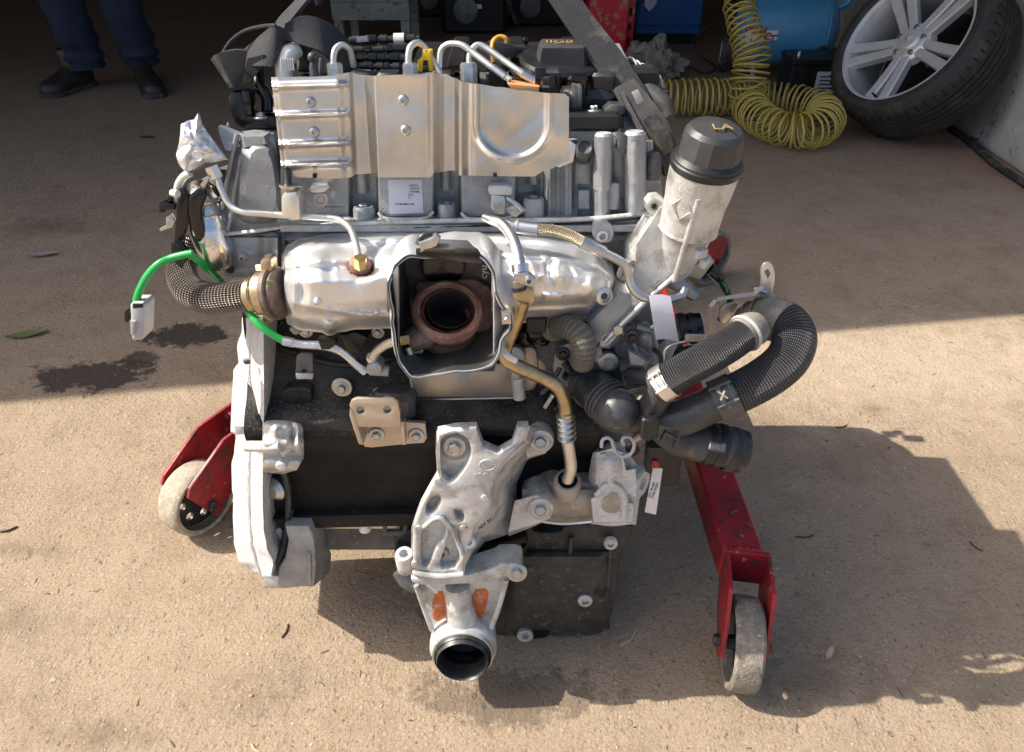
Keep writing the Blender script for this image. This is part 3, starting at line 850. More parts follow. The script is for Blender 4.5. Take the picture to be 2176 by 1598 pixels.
# dark tube drawn for the dark gap, and loose chain at the foot of the wall
o = tube_w('wall_gap_strip', spline([PZ(2005, 262, .012), PZ(2060, 300, .012), PZ(2110, 345, .012), PZ(2180, 392, .012), PZ(2300, 470, .012)], 6), .014, 'rubber', None, seg=8)
tag(o, 'dark strip drawn for the gap along the foot of the pale wall', 'gap strip')
ch = empty('chain', PZ(2100, 298), 'short dark rusty chain lying beside the wall', 'chain')
for i in range(9):
    c_ = PZ(2072 + 9 * i, 294 + 2.2 * i + 3 * math.sin(i * 1.7), .010)
    t = Vector((1, -.25 + .35 * math.sin(i), 0)).normalized(); sd = Vector((0, 0, 1)) if i % 2 else Vector((-t.y, t.x, 0))
    loop_ = [c_ + t * (.016 * math.cos(a)) + sd * (.009 * math.sin(a)) for a in [2 * PI * j / 12 for j in range(13)]]
    tube_w('chain_link', loop_, .0035, 'dark_bolt', ch, seg=6, cap=False)

# ------------------------------------------------------------------ person standing in the garage
mat('navy_cloth', (0.012, 0.020, 0.048), (0.007, 0.012, 0.028), rough=0.85, s=18, bump=0.6, bs=120)
mat('dark_cloth', (0.03, 0.03, 0.035), (0.02, 0.02, 0.024), rough=0.85, s=18, bump=0.5, bs=120)
mat('boot_leather', (0.026, 0.020, 0.015), (0.014, 0.011, 0.009), rough=0.5, s=40, bump=0.2, bs=200)
mat('skin', (0.50, 0.30, 0.21), (0.43, 0.25, 0.17), rough=0.55, s=30)
mat('hair', (0.03, 0.02, 0.014), (0.02, 0.013, 0.01), rough=0.7, s=60)
fl = PZ(172, 196); frt = PZ(300, 188)
body_c = (fl + frt) / 2 + Vector((0, .10, 0))
per = empty('person', (body_c.x, body_c.y, 0), 'person in navy work trousers and dark boots standing in the garage', 'person')
def skin_mesh(name, joints, edges, material, parent, root=0, sub=2):
    me = bpy.data.meshes.new(name)
    me.from_pydata([j[0] for j in joints], edges, [])
    o_ = bpy.data.objects.new(name, me); COL.objects.link(o_)
    md = o_.modifiers.new('skin', 'SKIN')
    for i, j in enumerate(joints):
        r_ = j[1]; me.skin_vertices[0].data[i].radius = (r_, r_) if not isinstance(r_, tuple) else r_
        me.skin_vertices[0].data[i].use_root = (i == root)
    ss = o_.modifiers.new('sub', 'SUBSURF'); ss.levels = sub; ss.render_levels = sub
    bpy.context.view_layer.update()
    dg = bpy.context.evaluated_depsgraph_get()
    m2 = bpy.data.meshes.new_from_object(o_.evaluated_get(dg)); m2.name = name
    bpy.data.objects.remove(o_)
    m2.materials.clear(); m2.materials.append(MATS[material]); m2.shade_smooth()
    return link(bpy.data.objects.new(name, m2), parent)
hipc = body_c + Vector((0, 0, .96))
L_ = Vector((fl.x + .03, fl.y + .06, 0)); R_ = Vector((frt.x - .0, frt.y + .07, 0))
J = [(hipc, .15), (hipc + Vector((0, 0, .22)), .145), (hipc + Vector((0, 0, .45)), .16), (hipc + Vector((0, 0, .56)), .06), (hipc + Vector((0, -.02, .66)), .075), (hipc + Vector((0, -.03, .76)), .095), (hipc + Vector((0, -.02, .86)), .06),
     (hipc + Vector((-.10, 0, -.05)), .10), (L_.lerp(hipc + Vector((-.1, 0, -.05)), .52) + Vector((-.01, -.04, 0)), .068), (L_ + Vector((0, 0, .09)), .042),
     (hipc + Vector((.10, 0, -.05)), .10), (R_.lerp(hipc + Vector((.1, 0, -.05)), .52) + Vector((.01, -.04, 0)), .068), (R_ + Vector((0, 0, .09)), .042),
     (hipc + Vector((-.20, 0, .47)), .062), (hipc + Vector((-.25, .02, .20)), .048), (hipc + Vector((-.24, -.06, -.04)), .035),
     (hipc + Vector((.20, 0, .47)), .062), (hipc + Vector((.25, .02, .20)), .048), (hipc + Vector((.24, -.06, -.04)), .035)]
Ed = [(0, 1), (1, 2), (2, 3), (3, 4), (4, 5), (5, 6), (0, 7), (7, 8), (8, 9), (0, 10), (10, 11), (11, 12), (2, 13), (13, 14), (14, 15), (2, 16), (16, 17), (17, 18)]
skin_mesh('body', J, Ed, 'skin', per)
def cloth_leg(a, b, c, seed):
    """trouser leg: hip a, knee b, ankle c, with folds at the hem"""
    pts = spline([a, b, c], 14); rings = []
    n = len(pts)
    for i, p_ in enumerate(pts):
        f_ = i / (n - 1)
        r_ = .118 * (1 - f_) + .084 * f_
        if f_ > .8: r_ += .010 * math.sin((f_ - .8) * 62)
        ring = []
        for k_ in range(24):
            t = 2 * PI * k_ / 24
            rr = r_ * (1 + .12 * noise.noise(Vector((math.cos(t) * 1.4, math.sin(t) * 1.4, f_ * 7 + seed))) + .05 * noise.noise(Vector((math.cos(t) * 3, math.sin(t) * 3, f_ * 16 + seed))))
            ring.append(p_ + Vector((math.cos(t) * rr, math.sin(t) * rr * .95, 0)))
        rings.append(ring)
    loft('trouser_leg', rings, 'navy_cloth', per, ang=60)
cloth_leg(J[7][0] + Vector((0, 0, .08)), J[8][0], L_ + Vector((.005, .02, .10)), 1)
cloth_leg(J[10][0] + Vector((0, 0, .08)), J[11][0], R_ + Vector((0, .02, .10)), 5)
def ring_of(c, rx, ry, n=24): return [Vector(c) + Vector((rx * math.cos(2 * PI * i / n), ry * math.sin(2 * PI * i / n), 0)) for i in range(n)]
loft('jacket', [ring_of(hipc + Vector((0, 0, z)), rx, ry) for z, rx, ry in ((-.10, .20, .15), (0, .195, .15), (.2, .185, .14), (.38, .205, .145), (.5, .19, .12), (.555, .09, .08))], 'dark_cloth', per, ang=60)
for s_, i in ((-1, 13), (1, 16)):
    tube_w('sleeve', spline([J[i][0] - Vector((s_ * .03, 0, -.01)), J[i + 1][0], J[i + 2][0] + Vector((0, .01, .03))], 8), .062, 'dark_cloth', per, seg=14)
    hb = J[i + 2][0]
    hand = [(hb, (.022, .034)), (hb + Vector((0, -.01, -.06)), (.016, .04)), (hb + Vector((0, -.015, -.09)), (.014, .038))]
    hj = list(hand); he = [(0, 1), (1, 2)]
    for kf in range(4):
        b1_ = hb + Vector((0, -.04 + .022 * kf, -.095)); ln = (.062, .075, .078, .066)[kf]
        hj += [(b1_, .0095), (b1_ + Vector((-s_ * .01, -.004, -ln * .55)), .0088), (b1_ + Vector((-s_ * .026, -.002, -ln)), .0075)]
        k0 = len(hj) - 3; he += [(2, k0), (k0, k0 + 1), (k0 + 1, k0 + 2)]
    hj += [(hb + Vector((0, -.045, -.045)), .011), (hb + Vector((-s_ * .012, -.062, -.085)), .0095)]
    he += [(1, len(hj) - 2), (len(hj) - 2, len(hj) - 1)]
    skin_mesh('hand', hj, he, 'skin', per, sub=1)
crumple_ = None
hd = J[5][0]
V, F = [], []
for j in range(13):
    th = PI * .62 * j / 12
    for i in range(24):
        ph = 2 * PI * i / 24
        d_ = Vector((math.sin(th) * math.cos(ph), math.sin(th) * math.sin(ph), math.cos(th)))
        if d_.y < -.35 and th > PI * .36: d_ = d_ * .9
        V.append(hd + Vector((0, .012, .015)) + Vector((d_.x * .085, d_.y * .105, d_.z * .125)))
for j in range(12):
    for i in range(24):
        k_ = (i + 1) % 24; F.append((j * 24 + i, j * 24 + k_, (j + 1) * 24 + k_, (j + 1) * 24 + i))
obj('hair', V, F, 'hair', per, ang=60)
for s_ in (-1, 1):
    lathe('eye', [(.001, .006), (.008, .004), (.011, 0)], hd + Vector((s_ * .033, -.092, .0)), (0, -1, 0), 'paper', per, seg=12)
    lathe('ear', [(.001, .012), (.02, .008), (.026, 0), (.02, -.006)], hd + Vector((s_ * .088, .0, -.005)), (s_, -.3, 0), 'skin', per, seg=12)
loft('nose', [ring_of(hd + Vector((0, y_, z_)), rx, ry, 10) for y_, z_, rx, ry in ((-.090, .02, .008, .01), (-.104, -.02, .013, .014), (-.108, -.038, .017, .016), (-.095, -.046, .012, .012))], 'skin', per, ang=60)
box('mouth', hd + Vector((0, -.092, -.066)), (.024, .006, .005), 'rust', per, bev=.003)
def boot(heel, toe, side):
    """work boot from heel to toe on the ground, with sole and shaft"""
    heel = Vector(heel); toe = Vector(toe); f_ = (toe - heel); ln = f_.length; f_.normalize(); sd = Vector((-f_.y, f_.x, 0))
    prof_ = [(0.0, .036, .115), (.06, .040, .125), (.18, .042, .13), (.33, .044, .115), (.5, .046, .09), (.66, .052, .072), (.8, .054, .062), (.92, .046, .052), (1.0, .024, .036)]
    rings = []
    for t, w_, h_ in prof_:
        c_ = heel + f_ * (ln * t)
        rings.append([c_ + sd * (w_ * a) + Vector((0, 0, .018 + h_ * b_)) for a, b_ in ((-1, 0), (-1.0, .3), (-.9, .6), (-.65, .88), (-.25, 1), (.25, 1), (.65, .88), (.9, .6), (1.0, .3), (1, 0))])
    o_ = loft('boot', rings, 'boot_leather', per, ang=60)
    out = []
    for t, w_, h_ in prof_: out.append(heel + f_ * (ln * (t * 1.04 - .02)) + sd * (w_ * 1.1))
    for t, w_, h_ in reversed(prof_): out.append(heel + f_ * (ln * (t * 1.04 - .02)) - sd * (w_ * 1.1))
    V_, F_ = prism_geo([q_ + Vector((0, 0, .022)) for q_ in out], [], Vector((0, 0, 1)), .021, .003)
    obj('sole', V_, F_, 'rubber', o_)
    lathe('shaft', [(.052, 0), (.055, .09), (.05, .1)], heel + f_ * .075 + Vector((0, 0, .09)), (0, 0, 1), 'boot_leather', o_, seg=18)
    return o_
boot(PZ(196, 180), PZ(96, 210), -1)
boot(PZ(306, 172), PZ(336, 210), 1)

# ------------------------------------------------------------------ litter on the yard
mat('twig', (0.10, 0.065, 0.04), (0.06, 0.04, 0.025), rough=0.85, s=80)
mat('straw', (0.55, 0.45, 0.28), (0.45, 0.36, 0.22), rough=0.8, s=80)
mat('leaf_green', (0.16, 0.20, 0.06), (0.12, 0.14, 0.05), rough=0.7, s=80)
mat('leaf_grey', (0.34, 0.31, 0.27), (0.26, 0.24, 0.21), rough=0.7, s=80)
mat('pebble_pale', (0.56, 0.47, 0.35), (0.42, 0.34, 0.24), rough=0.75, s=90, bump=0.2, bs=400)
mat('pebble_orange', (0.48, 0.27, 0.13), (0.40, 0.25, 0.14), rough=0.7, s=90)
mat('pebble_dark', (0.16, 0.13, 0.10), (0.09, 0.075, 0.06), rough=0.75, s=90)
tw = [((598, 1355), (612, 1325), .003, 'twig', 'dark curled twig on the sunlit concrete in front of the pale bell flange'),
      ((0, 1130), (38, 1118), .004, 'twig', 'brown stick on the sunlit concrete left of the caster'),
      ((1318, 1372), (1352, 1336), .003, 'straw', 'pale straw stalk on the shaded concrete beside the oil pan'),
      ((535, 1580), (552, 1598), .0026, 'straw', 'short straw stalk lying alone on the bare sunlit concrete'),
      ((1690, 1140), (1730, 1136), .003, 'twig', 'dark twig lying across the shadow beside the red leg'),
      ((2060, 1150), (2090, 1172), .003, 'twig', 'dark twig lying slantwise in the engine shadow'),
      ((1775, 908), (1800, 902), .003, 'twig', 'brown twig on the sunlit strip behind the engine shadow'),
      ((1905, 640), (1955, 652), .002, 'straw', 'thin pale stalk on the shaded garage floor')]
for (a, c, r_, m_, lb_) in tw:
    r_ *= .55
    A = PZ(*a, r_); B = PZ(*c, r_); md = (A + B) / 2 + Vector(((B - A).y * .12, -(B - A).x * .12, 0))
    o = tube_w('twig', spline([A, md, B], 5), [r_ * .7] + [r_] * 4 + [r_ * .9] * 5 + [r_ * .4], m_, None, seg=6); tag(o, lb_, 'twig', 'dry twigs on the concrete')
def leaf(px, py, ln, ang_, m_, lb_):
    c_ = PZ(px, py, .003); t = Vector((math.cos(ang_), math.sin(ang_), 0)); n_ = Vector((-t.y, t.x, 0))
    o_ = sheet('leaf', lambda u, v: c_ + t * (ln * (u - .5)) + n_ * (ln * .30 * math.sin(PI * u) ** .8 * (v - .5)) + Vector((0, 0, .002 + .012 * (v - .5) ** 2 + .006 * (u - .5) ** 2)), 10, 4, .0006, m_, None)
    tag(o_, lb_, 'leaf')
leaf(58, 712, .10, .35, 'leaf_green', 'long green leaf on the shaded floor left of the engine')
leaf(92, 542, .09, .25, 'leaf_grey', 'pale dry leaf on the shaded garage floor')
leaf(312, 292, .07, -.1, 'twig', 'small dark leaf on the shaded floor near the person')
leaf(1762, 1392, .03, .9, 'straw', 'small tan leaf in the engine shadow beside the caster')
# loose grit
def grit(name, n, m_, smin, smax, seed, label, el=1.0):
    rnd = random.Random(seed); mb_ = MB()
    t = (1 + 5 ** .5) / 2
    iv = [Vector(q).normalized() for q in [(-1, t, 0), (1, t, 0), (-1, -t, 0), (1, -t, 0), (0, -1, t), (0, 1, t), (0, -1, -t), (0, 1, -t), (t, 0, -1), (t, 0, 1), (-t, 0, -1), (-t, 0, 1)]]
    fc = [(0, 11, 5), (0, 5, 1), (0, 1, 7), (0, 7, 10), (0, 10, 11), (1, 5, 9), (5, 11, 4), (11, 10, 2), (10, 7, 6), (7, 1, 8), (3, 9, 4), (3, 4, 2), (3, 2, 6), (3, 6, 8), (3, 8, 9), (4, 9, 5), (2, 4, 11), (6, 2, 10), (8, 6, 7), (9, 8, 1)]
    for _ in range(n):
        y = .36 + 1.6 * rnd.random() ** 1.5; x = (rnd.random() * 2 - 1) * (.45 + y * .65)
        s_ = smin + (smax - smin) * rnd.random() ** 3
        rz = Matrix.Rotation(rnd.random() * 6.28, 3, 'Z'); sc = Vector((1 + (el - 1) * rnd.random(), .55 + .4 * rnd.random(), .35 + .3 * rnd.random()))
        mb_.add([rz @ Vector((q.x * sc.x * s_ * (1 + .3 * (rnd.random() - .5)), q.y * sc.y * s_, q.z * sc.z * s_)) + Vector((x, y, s_ * .12)) for q in iv], fc)
    o_ = mb_.build(name, m_, None, ang=60); tag(o_, label, 'grit', kind='stuff')
grit('pale_grit', 1300, 'pebble_pale', .0007, .0032, 1, 'pale loose grit scattered over the concrete')
grit('orange_grit', 110, 'pebble_orange', .001, .0045, 2, 'orange brown pebbles set among the concrete')
grit('dark_grit', 1300, 'pebble_dark', .0007, .0022, 3, 'dark slivers and crumbs scattered over the concrete', 4.5)
# ================================================================== the engine
ENG = empty('car_engine', (-0.05, 0.95, 0), 'bare diesel car engine hung on straps over a red wheeled stand', 'engine')
def gauss(x, c, w): return math.exp(-((x - c) / w) ** 2)
def relief(name, x0, x1, nx, top, bot, ny, dfn, material, parent, th=0.0018, mask=None, ang=50):
    def fn(u, v):
        x = x0 + (x1 - x0) * u; a, b = top(x), bot(x); y = a + (b - a) * v
        return E(x, y, dfn(x, y))
    mk = None
    if mask: mk = lambda u, v: mask(x0 + (x1 - x0) * u, top(x0 + (x1 - x0) * u) * (1 - v) + bot(x0 + (x1 - x0) * u) * v)
    return sheet(name, fn, nx, ny, th, material, parent, mk, ang)
def flare(name, front, d1, back, d2, material, parent, ang=40, sm=0):
    f = [E(x, y, d1) for x, y in front]; b = [E(x, y, d2) for x, y in back]
    if sm: f = chaikin(f, sm); b = chaikin(b, sm)
    m = len(f); V = f + b; F = [(i, (i + 1) % m, m + (i + 1) % m, m + i) for i in range(m)]
    for t in tessellate_polygon([f]): F.append(tuple(t))
    for t in tessellate_polygon([b]): F.append(tuple(m + i for i in t))
    return obj(name, V, F, material, parent, ang=ang)
def profile_x(name, prof, x0, x1, back_y, material, parent, ang=30, zb=None):
    """front profile [(py, d)] swept along x between world x0, x1, closed at depth back_y"""
    pts = [E(1088, py, d) for py, d in prof]
    ring = [Vector((0, p.y, p.z)) for p in pts]
    ring += [Vector((0, back_y, pts[-1].z)), Vector((0, back_y, pts[0].z))]
    return loft(name, [[Vector((x, q.y, q.z)) for q in ring] for x in (x0, x1)], material, parent, ang=ang)

# ------------------------------------------------------------------ block, pan
XL = E(556, 950, .0).x; XR = E(1262, 950, 0).x
blk = profile_x('engine_block', [(640, -.02), (690, -.012), (750, -.006), (800, .004), (830, .014), (850, .022), (868, .031), (884, .038), (900, .044), (914, .048), (926, .049), (938, .047), (948, .040), (958, .026), (970, .012), (985, .004), (1030, -.002), (1085, -.006), (1112, -.012)], XL, XR, 1.12, 'block_dusty', ENG, ang=60)
# cast swellings on the block
tube('cast_rib', [(600, 742, .0), (690, 770, .004), (760, 776, .006), (840, 760, .004)], 6, 'block_dusty', blk, seg=8)
plate('cast_pad', [(596, 826), (660, 822), (664, 858), (600, 862)], .026, .02, 'block_dusty', blk, .003, sm=1)
plate('block_rib', [(575, 1100), (930, 1090), (930, 1118), (620, 1125), (610, 1140), (590, 1120)], .012, .08, 'block_black', blk, .003, sm=1)
plate('lower_frame', rect(640, 1108, 1120, 1170), -.03, .22, 'dark_casting', ENG, .003)
plate('frame_flange', [(690, 1112), (850, 1112), (850, 1124), (690, 1124)], -.008, .05, 'steel', ENG, .001)
tube('drain_stub', [(775, 1095, .0), (776, 1126, .0)], 13, 'white_plastic', ENG, seg=16)
plate('frame_bracket', [(808, 1090), (868, 1090), (868, 1122), (858, 1140), (815, 1140)], -.005, .03, 'dark_casting', ENG, .002, holes=[rect(822, 1100, 856, 1130)])

pan_out = [(836, 1116), (1090, 1108), (1090, 1120), (1130, 1118), (1135, 1132), (1190, 1132), (1200, 1116), (1346, 1112), (1344, 1152), (1322, 1166), (1316, 1200), (1306, 1296), (1286, 1344), (1262, 1354), (1090, 1356), (1010, 1346), (900, 1330), (858, 1268), (838, 1238)]
pan = plate('oil_pan', pan_out, -.004, .30, 'pan_plastic', ENG, .006, sm=1)
relief('pan_panel', 1076, 1296, 36, lambda x: 1172, lambda x: 1338, 30, lambda x, y: .001 + .010 * min(1, max(0, min((x - 1076) / 14, (1296 - x) / 22, (y - 1172) / 12, (1338 - y) / 18))) + .003 * math.sin((x - 1076) / 30) * (1 if y > 1200 else 0), 'pan_plastic', pan, .012)
for x in (1214, 1300):
    tube('pan_rib', [(x, 1140, .002), (x - 8, 1240, .004), (x - 22, 1336, .002)], 5, 'pan_plastic', pan, seg=8)
plate('pan_gusset', [(1010, 1165), (1118, 1142), (1122, 1155), (1110, 1196), (1000, 1200)], .012, .02, 'block_black', pan, .002, holes=[circle_px(1113, 1160, 6, 5, 10)])
plate('pan_side', [(838, 1180), (880, 1190), (900, 1260), (890, 1300), (856, 1268), (836, 1236)], .03, .08, 'pan_plastic', pan, .004)
for x, y, r in ((1297, 1151, 15), (1243, 1272, 16), (1116, 1346, 17)):
    c = E(x, y, .006)
    lathe('sleeve', [(S(c, r), 0), (S(c, r), .006), (S(c, r * .8), .008), (S(c, r * .42), .008), (S(c, r * .36), .002)], c, NRM, 'white_casting', pan, seg=22)
    bolt_px(pan, x, y, .010, r * .38, 'hex', 'bolt_steel')
# oil running down the pan below one sleeve
plate('oil_smear', [(1118, 1318), (1172, 1316), (1168, 1345), (1160, 1356), (1130, 1358), (1120, 1340)], -.0012, .004, 'gloss_plastic', pan, .0006, sm=1)

# ------------------------------------------------------------------ bell flange on the left
fl_l = [(514, 676), (514, 700), (504, 736), (508, 782), (496, 786), (492, 862), (490, 916), (501, 926), (498, 958), (492, 988), (493, 1040), (496, 1056), (495, 1096), (497, 1150), (506, 1192), (534, 1213), (556, 1225)]
seam = [(532, 676), (534, 700), (532, 740), (531, 790), (536, 850), (529, 876), (534, 900), (532, 960), (531, 1040), (532, 1100), (536, 1150), (545, 1190), (556, 1225)]
fl_r = [(560, 690), (561, 860), (558, 980), (558, 1060), (560, 1120), (566, 1160), (580, 1196), (576, 1224)]
fL = pl([(y, x) for x, y in fl_l]); fS = pl([(y, x) for x, y in seam]); fR = pl([(y, x) for x, y in fl_r] + [(676, 556), (1225, 578)])
def lumps(y): return .0016 * noise.noise(Vector((y * .03, 2.2, 0)))
bell = sheet('bell_flange', lambda u, v: E(fL(676 + 549 * v) * (1 - u) + fS(676 + 549 * v) * u, 676 + 549 * v, -.048 + .058 * min(1, u * 1.15) ** .8 + .0012 * noise.noise(Vector((u * 4, v * 40, 0)))), 14, 150, .16, 'rough_casting', ENG, ang=30)
sheet('adapter_flange', lambda u, v: E((fS(676 + 549 * v) - 1) * (1 - u) + fR(676 + 549 * v) * u, 676 + 549 * v, .006 + .040 * u ** .8 + .0012 * noise.noise(Vector((u * 4, v * 40, 5)))), 14, 150, .16, 'rough_casting', bell, ang=30)
box('dowel', E(524, 768, .037), (.004, .002, .004), 'dark_casting', bell, ENG_AX)
plate('flange_step', [(497, 905), (518, 906), (520, 924), (500, 924)], .012, .03, 'rough_casting', bell, .002)
plate('flange_foot', [(560, 1222), (600, 1226), (606, 1250), (560, 1252)], .028, .05, 'white_casting', bell, .002)
tube('seam_bead', [(x, y, .010) for x, y in seam], 2.6, 'rough_casting', bell, seg=6)
# opening of the bell housing with the starter gear behind it
plate('bell_opening', [(562, 1005), (604, 1005), (608, 1060), (604, 1150), (590, 1194), (568, 1186), (562, 1120)], -.01, .02, 'carbon', bell, .001, sm=1)  # near-black plate paints the dark of the void
tube('opening_rim', [(564, 1002, .02), (598, 1000, .018), (612, 1040, .014), (612, 1100, .014), (604, 1160, .018), (588, 1196, .024)], 7, 'dark_bolt', bell, seg=10)
c = E(592, 1036, .004)
lathe('starter_gear', [(S(c, 22), -.012), (S(c, 26), -.006), (S(c, 26), .006), (S(c, 16), .014), (S(c, 5), .016)], c, (-.5, -.8, .2), 'steel', bell, seg=18)
plate('pale_gusset', [(566, 1150), (580, 1128), (598, 1120), (600, 1145), (588, 1170), (572, 1178)], .004, .01, 'white_casting', bell, .001, sm=1)
# lower housing with a slanting side
low = plate('bell_lower_housing', [(604, 1118), (656, 1118), (668, 1150), (672, 1200), (668, 1246), (606, 1252), (588, 1250), (592, 1206), (604, 1188), (612, 1150)], .030, .14, 'cast_aluminium', ENG, .004)
flare('housing_side', [(652, 1118), (664, 1132), (670, 1176), (667, 1246), (650, 1246)], .028, [(650, 1110), (692, 1128), (704, 1180), (700, 1216), (664, 1246)], -.05, 'cast_aluminium', low)
plate('housing_rib', [(654, 1176), (660, 1176), (662, 1240), (655, 1240)], .034, .02, 'cast_aluminium', low, .0015)
# pale knuckle casting at the block's side
kn = relief('knuckle_casting', 558, 646, 26, pl([(558, 900), (575, 888), (610, 892), (638, 900), (646, 912)]), pl([(558, 1004), (600, 1007), (628, 1000), (646, 975)]), 30,
            lambda x, y: .012 + .052 * max(0, 1 - ((x - 598) / 52) ** 8) * max(.0, 1 - ((y - 948) / 61) ** 8) + .012 * gauss(y, 945, 16) + .008 * gauss(x, 585, 12) * gauss(y, 915, 20) - .012 * gauss(y, 968, 8) - .010 * gauss(x, 622, 7) * gauss(y, 925, 30), 'white_casting', ENG, .01)
tube('knuckle_pin', [(524, 948, .055), (560, 948, .064), (598, 946, .074)], 12, 'white_casting', kn, seg=14)
tube('knuckle_lug', [(595, 960, .07), (640, 938, .055)], 13, 'white_casting', kn, seg=12)
c = E(602, 982, .062); lathe('knuckle_boss', [(S(c, 13), 0), (S(c, 12), .010), (S(c, 9), .012), (.0005, .0125)], c, NRM, 'white_casting', kn, seg=18)
tube('snap_ring', [(600, 892, .03), (606, 903, .05), (620, 908, .055), (640, 903, .04)], 3, 'steel', kn, seg=8)

# ------------------------------------------------------------------ timing cover, head, cam cover
HX0 = E(560, 430, 0).x; HX1 = E(1386, 430, 0).x
head = profile_x('cylinder_head', [(232, -.05), (320, -.028), (440, -.026), (470, -.02), (490, -.012), (560, -.02), (650, -.03)], HX0, HX1, 1.22, 'cast_aluminium', ENG)
# ribbed front of the cam carrier
def head_d(x, y):
    d = .004
    for a, b, dep in ((746, 802, .022), (924, 977, .022), (1098, 1152, .022)):
        if a - 4 < x < b + 4:
            t = min(1, (x - a + 4) / 6, (b + 4 - x) / 6); t = max(0, t)
            d -= dep * t * (1 if y < 462 else max(0, 1 - (y - 462) / 8))
    for c, w, h in ((1168, 6, .008), (1184, 5, .006), (1203, 6, .006)):
        d += h * gauss(x, c, w)
    if 1152 < x < 1216: d -= .004
    if 1216 <= x < 1262: d -= .020
    if x >= 1262:
        d -= .012
        d += .026 * max(0, 1 - ((x - 1281) / 20) ** 2) ** .5 if abs(x - 1281) < 20 else 0
        d += .030 * max(0, 1 - ((x - 1350) / 24) ** 2) ** .5 if abs(x - 1350) < 24 else 0
    if y > 458: d = d + (.014 - d) * min(1, (y - 458) / 6)
    if y > 474: d += .008 * min(1, (y - 474) / 3)
    if x < 745 and y < 440: d -= .003 * math.sin((x - 600) / 23)
    return d + .0008 * noise.noise(Vector((x * .05, y * .05, 0)))
relief('cam_carrier', 596, 1388, 264, lambda x: 300, lambda x: 492, 60, head_d, 'cast_aluminium', head, .02, mask=lambda x, y: not (y < 288), ang=40)
# panels standing proud of the carrier
for x0, x1, t in ((802, 922, 372), (978, 1096, 376)):
    plate('carrier_panel', [(x0, t - 20), (x1, t - 20), (x1 - 2, 452), (x1 - 12, 462), (x0 + 12, 462), (x0 + 2, 452)], .0115, .02, 'cast_aluminium', head, .0035)
    tube('panel_lip', [(x0 + 2, 452, .013), (x0 + 16, 464, .016), (x0 + 60, 466, .017), (x1 - 16, 463, .016), (x1 - 1, 450, .013)], 4, 'white_casting', head, seg=8)
lip = tube('head_lip', [(600, 478, .014), (745, 476, .018), (930, 470, .020), (1100, 468, .020), (1240, 466, .020), (1390, 452, .016)], 5.5, 'white_casting', head, seg=8)
tube('head_gasket', [(600, 488, .020), (930, 482, .021), (1240, 474, .022), (1388, 461, .018)], 2.2, 'block_black', head, seg=6)
for x, y, r in ((775, 462, 24), (950, 456, 20), (1133, 444, 24), (1303, 412, 16)):
    c = E(x, y + 4, .000)
    s_ = S(c, r)
    b = lathe('bolt_boss', [(s_ * 1.0, -.016), (s_ * .95, .010), (s_ * .85, .0135), (s_ * .6, .0135), (s_ * .55, .008)], E(x, y, .004), UPV, 'cast_aluminium', head, seg=22)
    bolt(b, E(x, y, .004) + UPV * .009, UPV, s_ * .42, 'flange', 'bolt_steel')
    lathe('bolt_stem', [(s_ * .55, .03), (s_ * .5, .05), (s_ * .62, .058), (s_ * .55, .07)], E(x, y, -.012), UPV, 'cast_aluminium', head, seg=16)
# right end: tall columns, plug, slot
for x0, y0, x1, y1, r in ((1283, 288, 1280, 400, 20), (1349, 284, 1350, 446, 23)):
    c = tube('column', [(x0, y0, .008), ((x0 + x1) / 2, (y0 + y1) / 2, .008), (x1, y1, .006)], r, 'cast_aluminium', head, seg=20)
    lathe('column_top', [(S(E(x0, y0, .008), r * .98), -.001), (S(E(x0, y0, 0), r * .8), .003), (S(E(x0, y0, 0), r * .4), .003), (.0005, .001)], E(x0, y0, .008), UPV, 'white_casting', c, seg=20)
plate('carrier_wall', [(1212, 262), (1318, 240), (1324, 330), (1216, 330)], -.02, .06, 'cast_aluminium', head, .003)
plate('carrier_web', [(1300, 282), (1322, 300), (1334, 322), (1330, 440), (1302, 400)], -.006, .04, 'cast_aluminium', head, .004)
plate('cast_fin', [(1316, 282), (1340, 290), (1326, 330), (1310, 318)], .016, .012, 'dark_casting', head, .002)
c = E(1241, 322, .004); lathe('core_plug', [(S(c, 18), -.012), (S(c, 18), .006), (S(c, 15), .010), (S(c, 15), .006), (.0005, .004)], c, (NRM + UPV * .8).normalized(), 'dark_casting', head, seg=24)
plate('slot_panel', rect(1222, 346, 1255, 392), -.008, .012, 'cast_aluminium', head, .002)
plate('slot_panel', rect(1228, 404, 1254, 446), -.002, .012, 'cast_aluminium', head, .003)
plate('slot_panel', rect(1262, 420, 1296, 448), .004, .02, 'cast_aluminium', head, .003)
plate('end_plate', [(1372, 378), (1404, 370), (1410, 430), (1392, 446), (1374, 446)], -.01, .08, 'tan_casting', ENG, .003)
c = E(1388, 362, -.004); lathe('end_sensor', [(S(c, 16), -.01), (S(c, 17), .004), (S(c, 13), .018), (S(c, 9), .02)], c, UPV, 'dark_casting', ENG, seg=16)
# eye with a bore below the lip
plate('lifting_eye', [(1262, 470), (1300, 476), (1306, 500), (1296, 518), (1268, 516), (1258, 500)], .034, .02, 'cast_aluminium', head, .003, holes=[circle_px(1280, 502, 8, 8, 14)], sm=1)
lathe('eye_bush', [(S(E(1280, 502, 0), 9), -.004), (S(E(1280, 502, 0), 12), .001), (S(E(1280, 502, 0), 7), .002), (S(E(1280, 502, 0), 6), -.008)], E(1280, 502, .034), NRM, 'white_casting', head, seg=18)

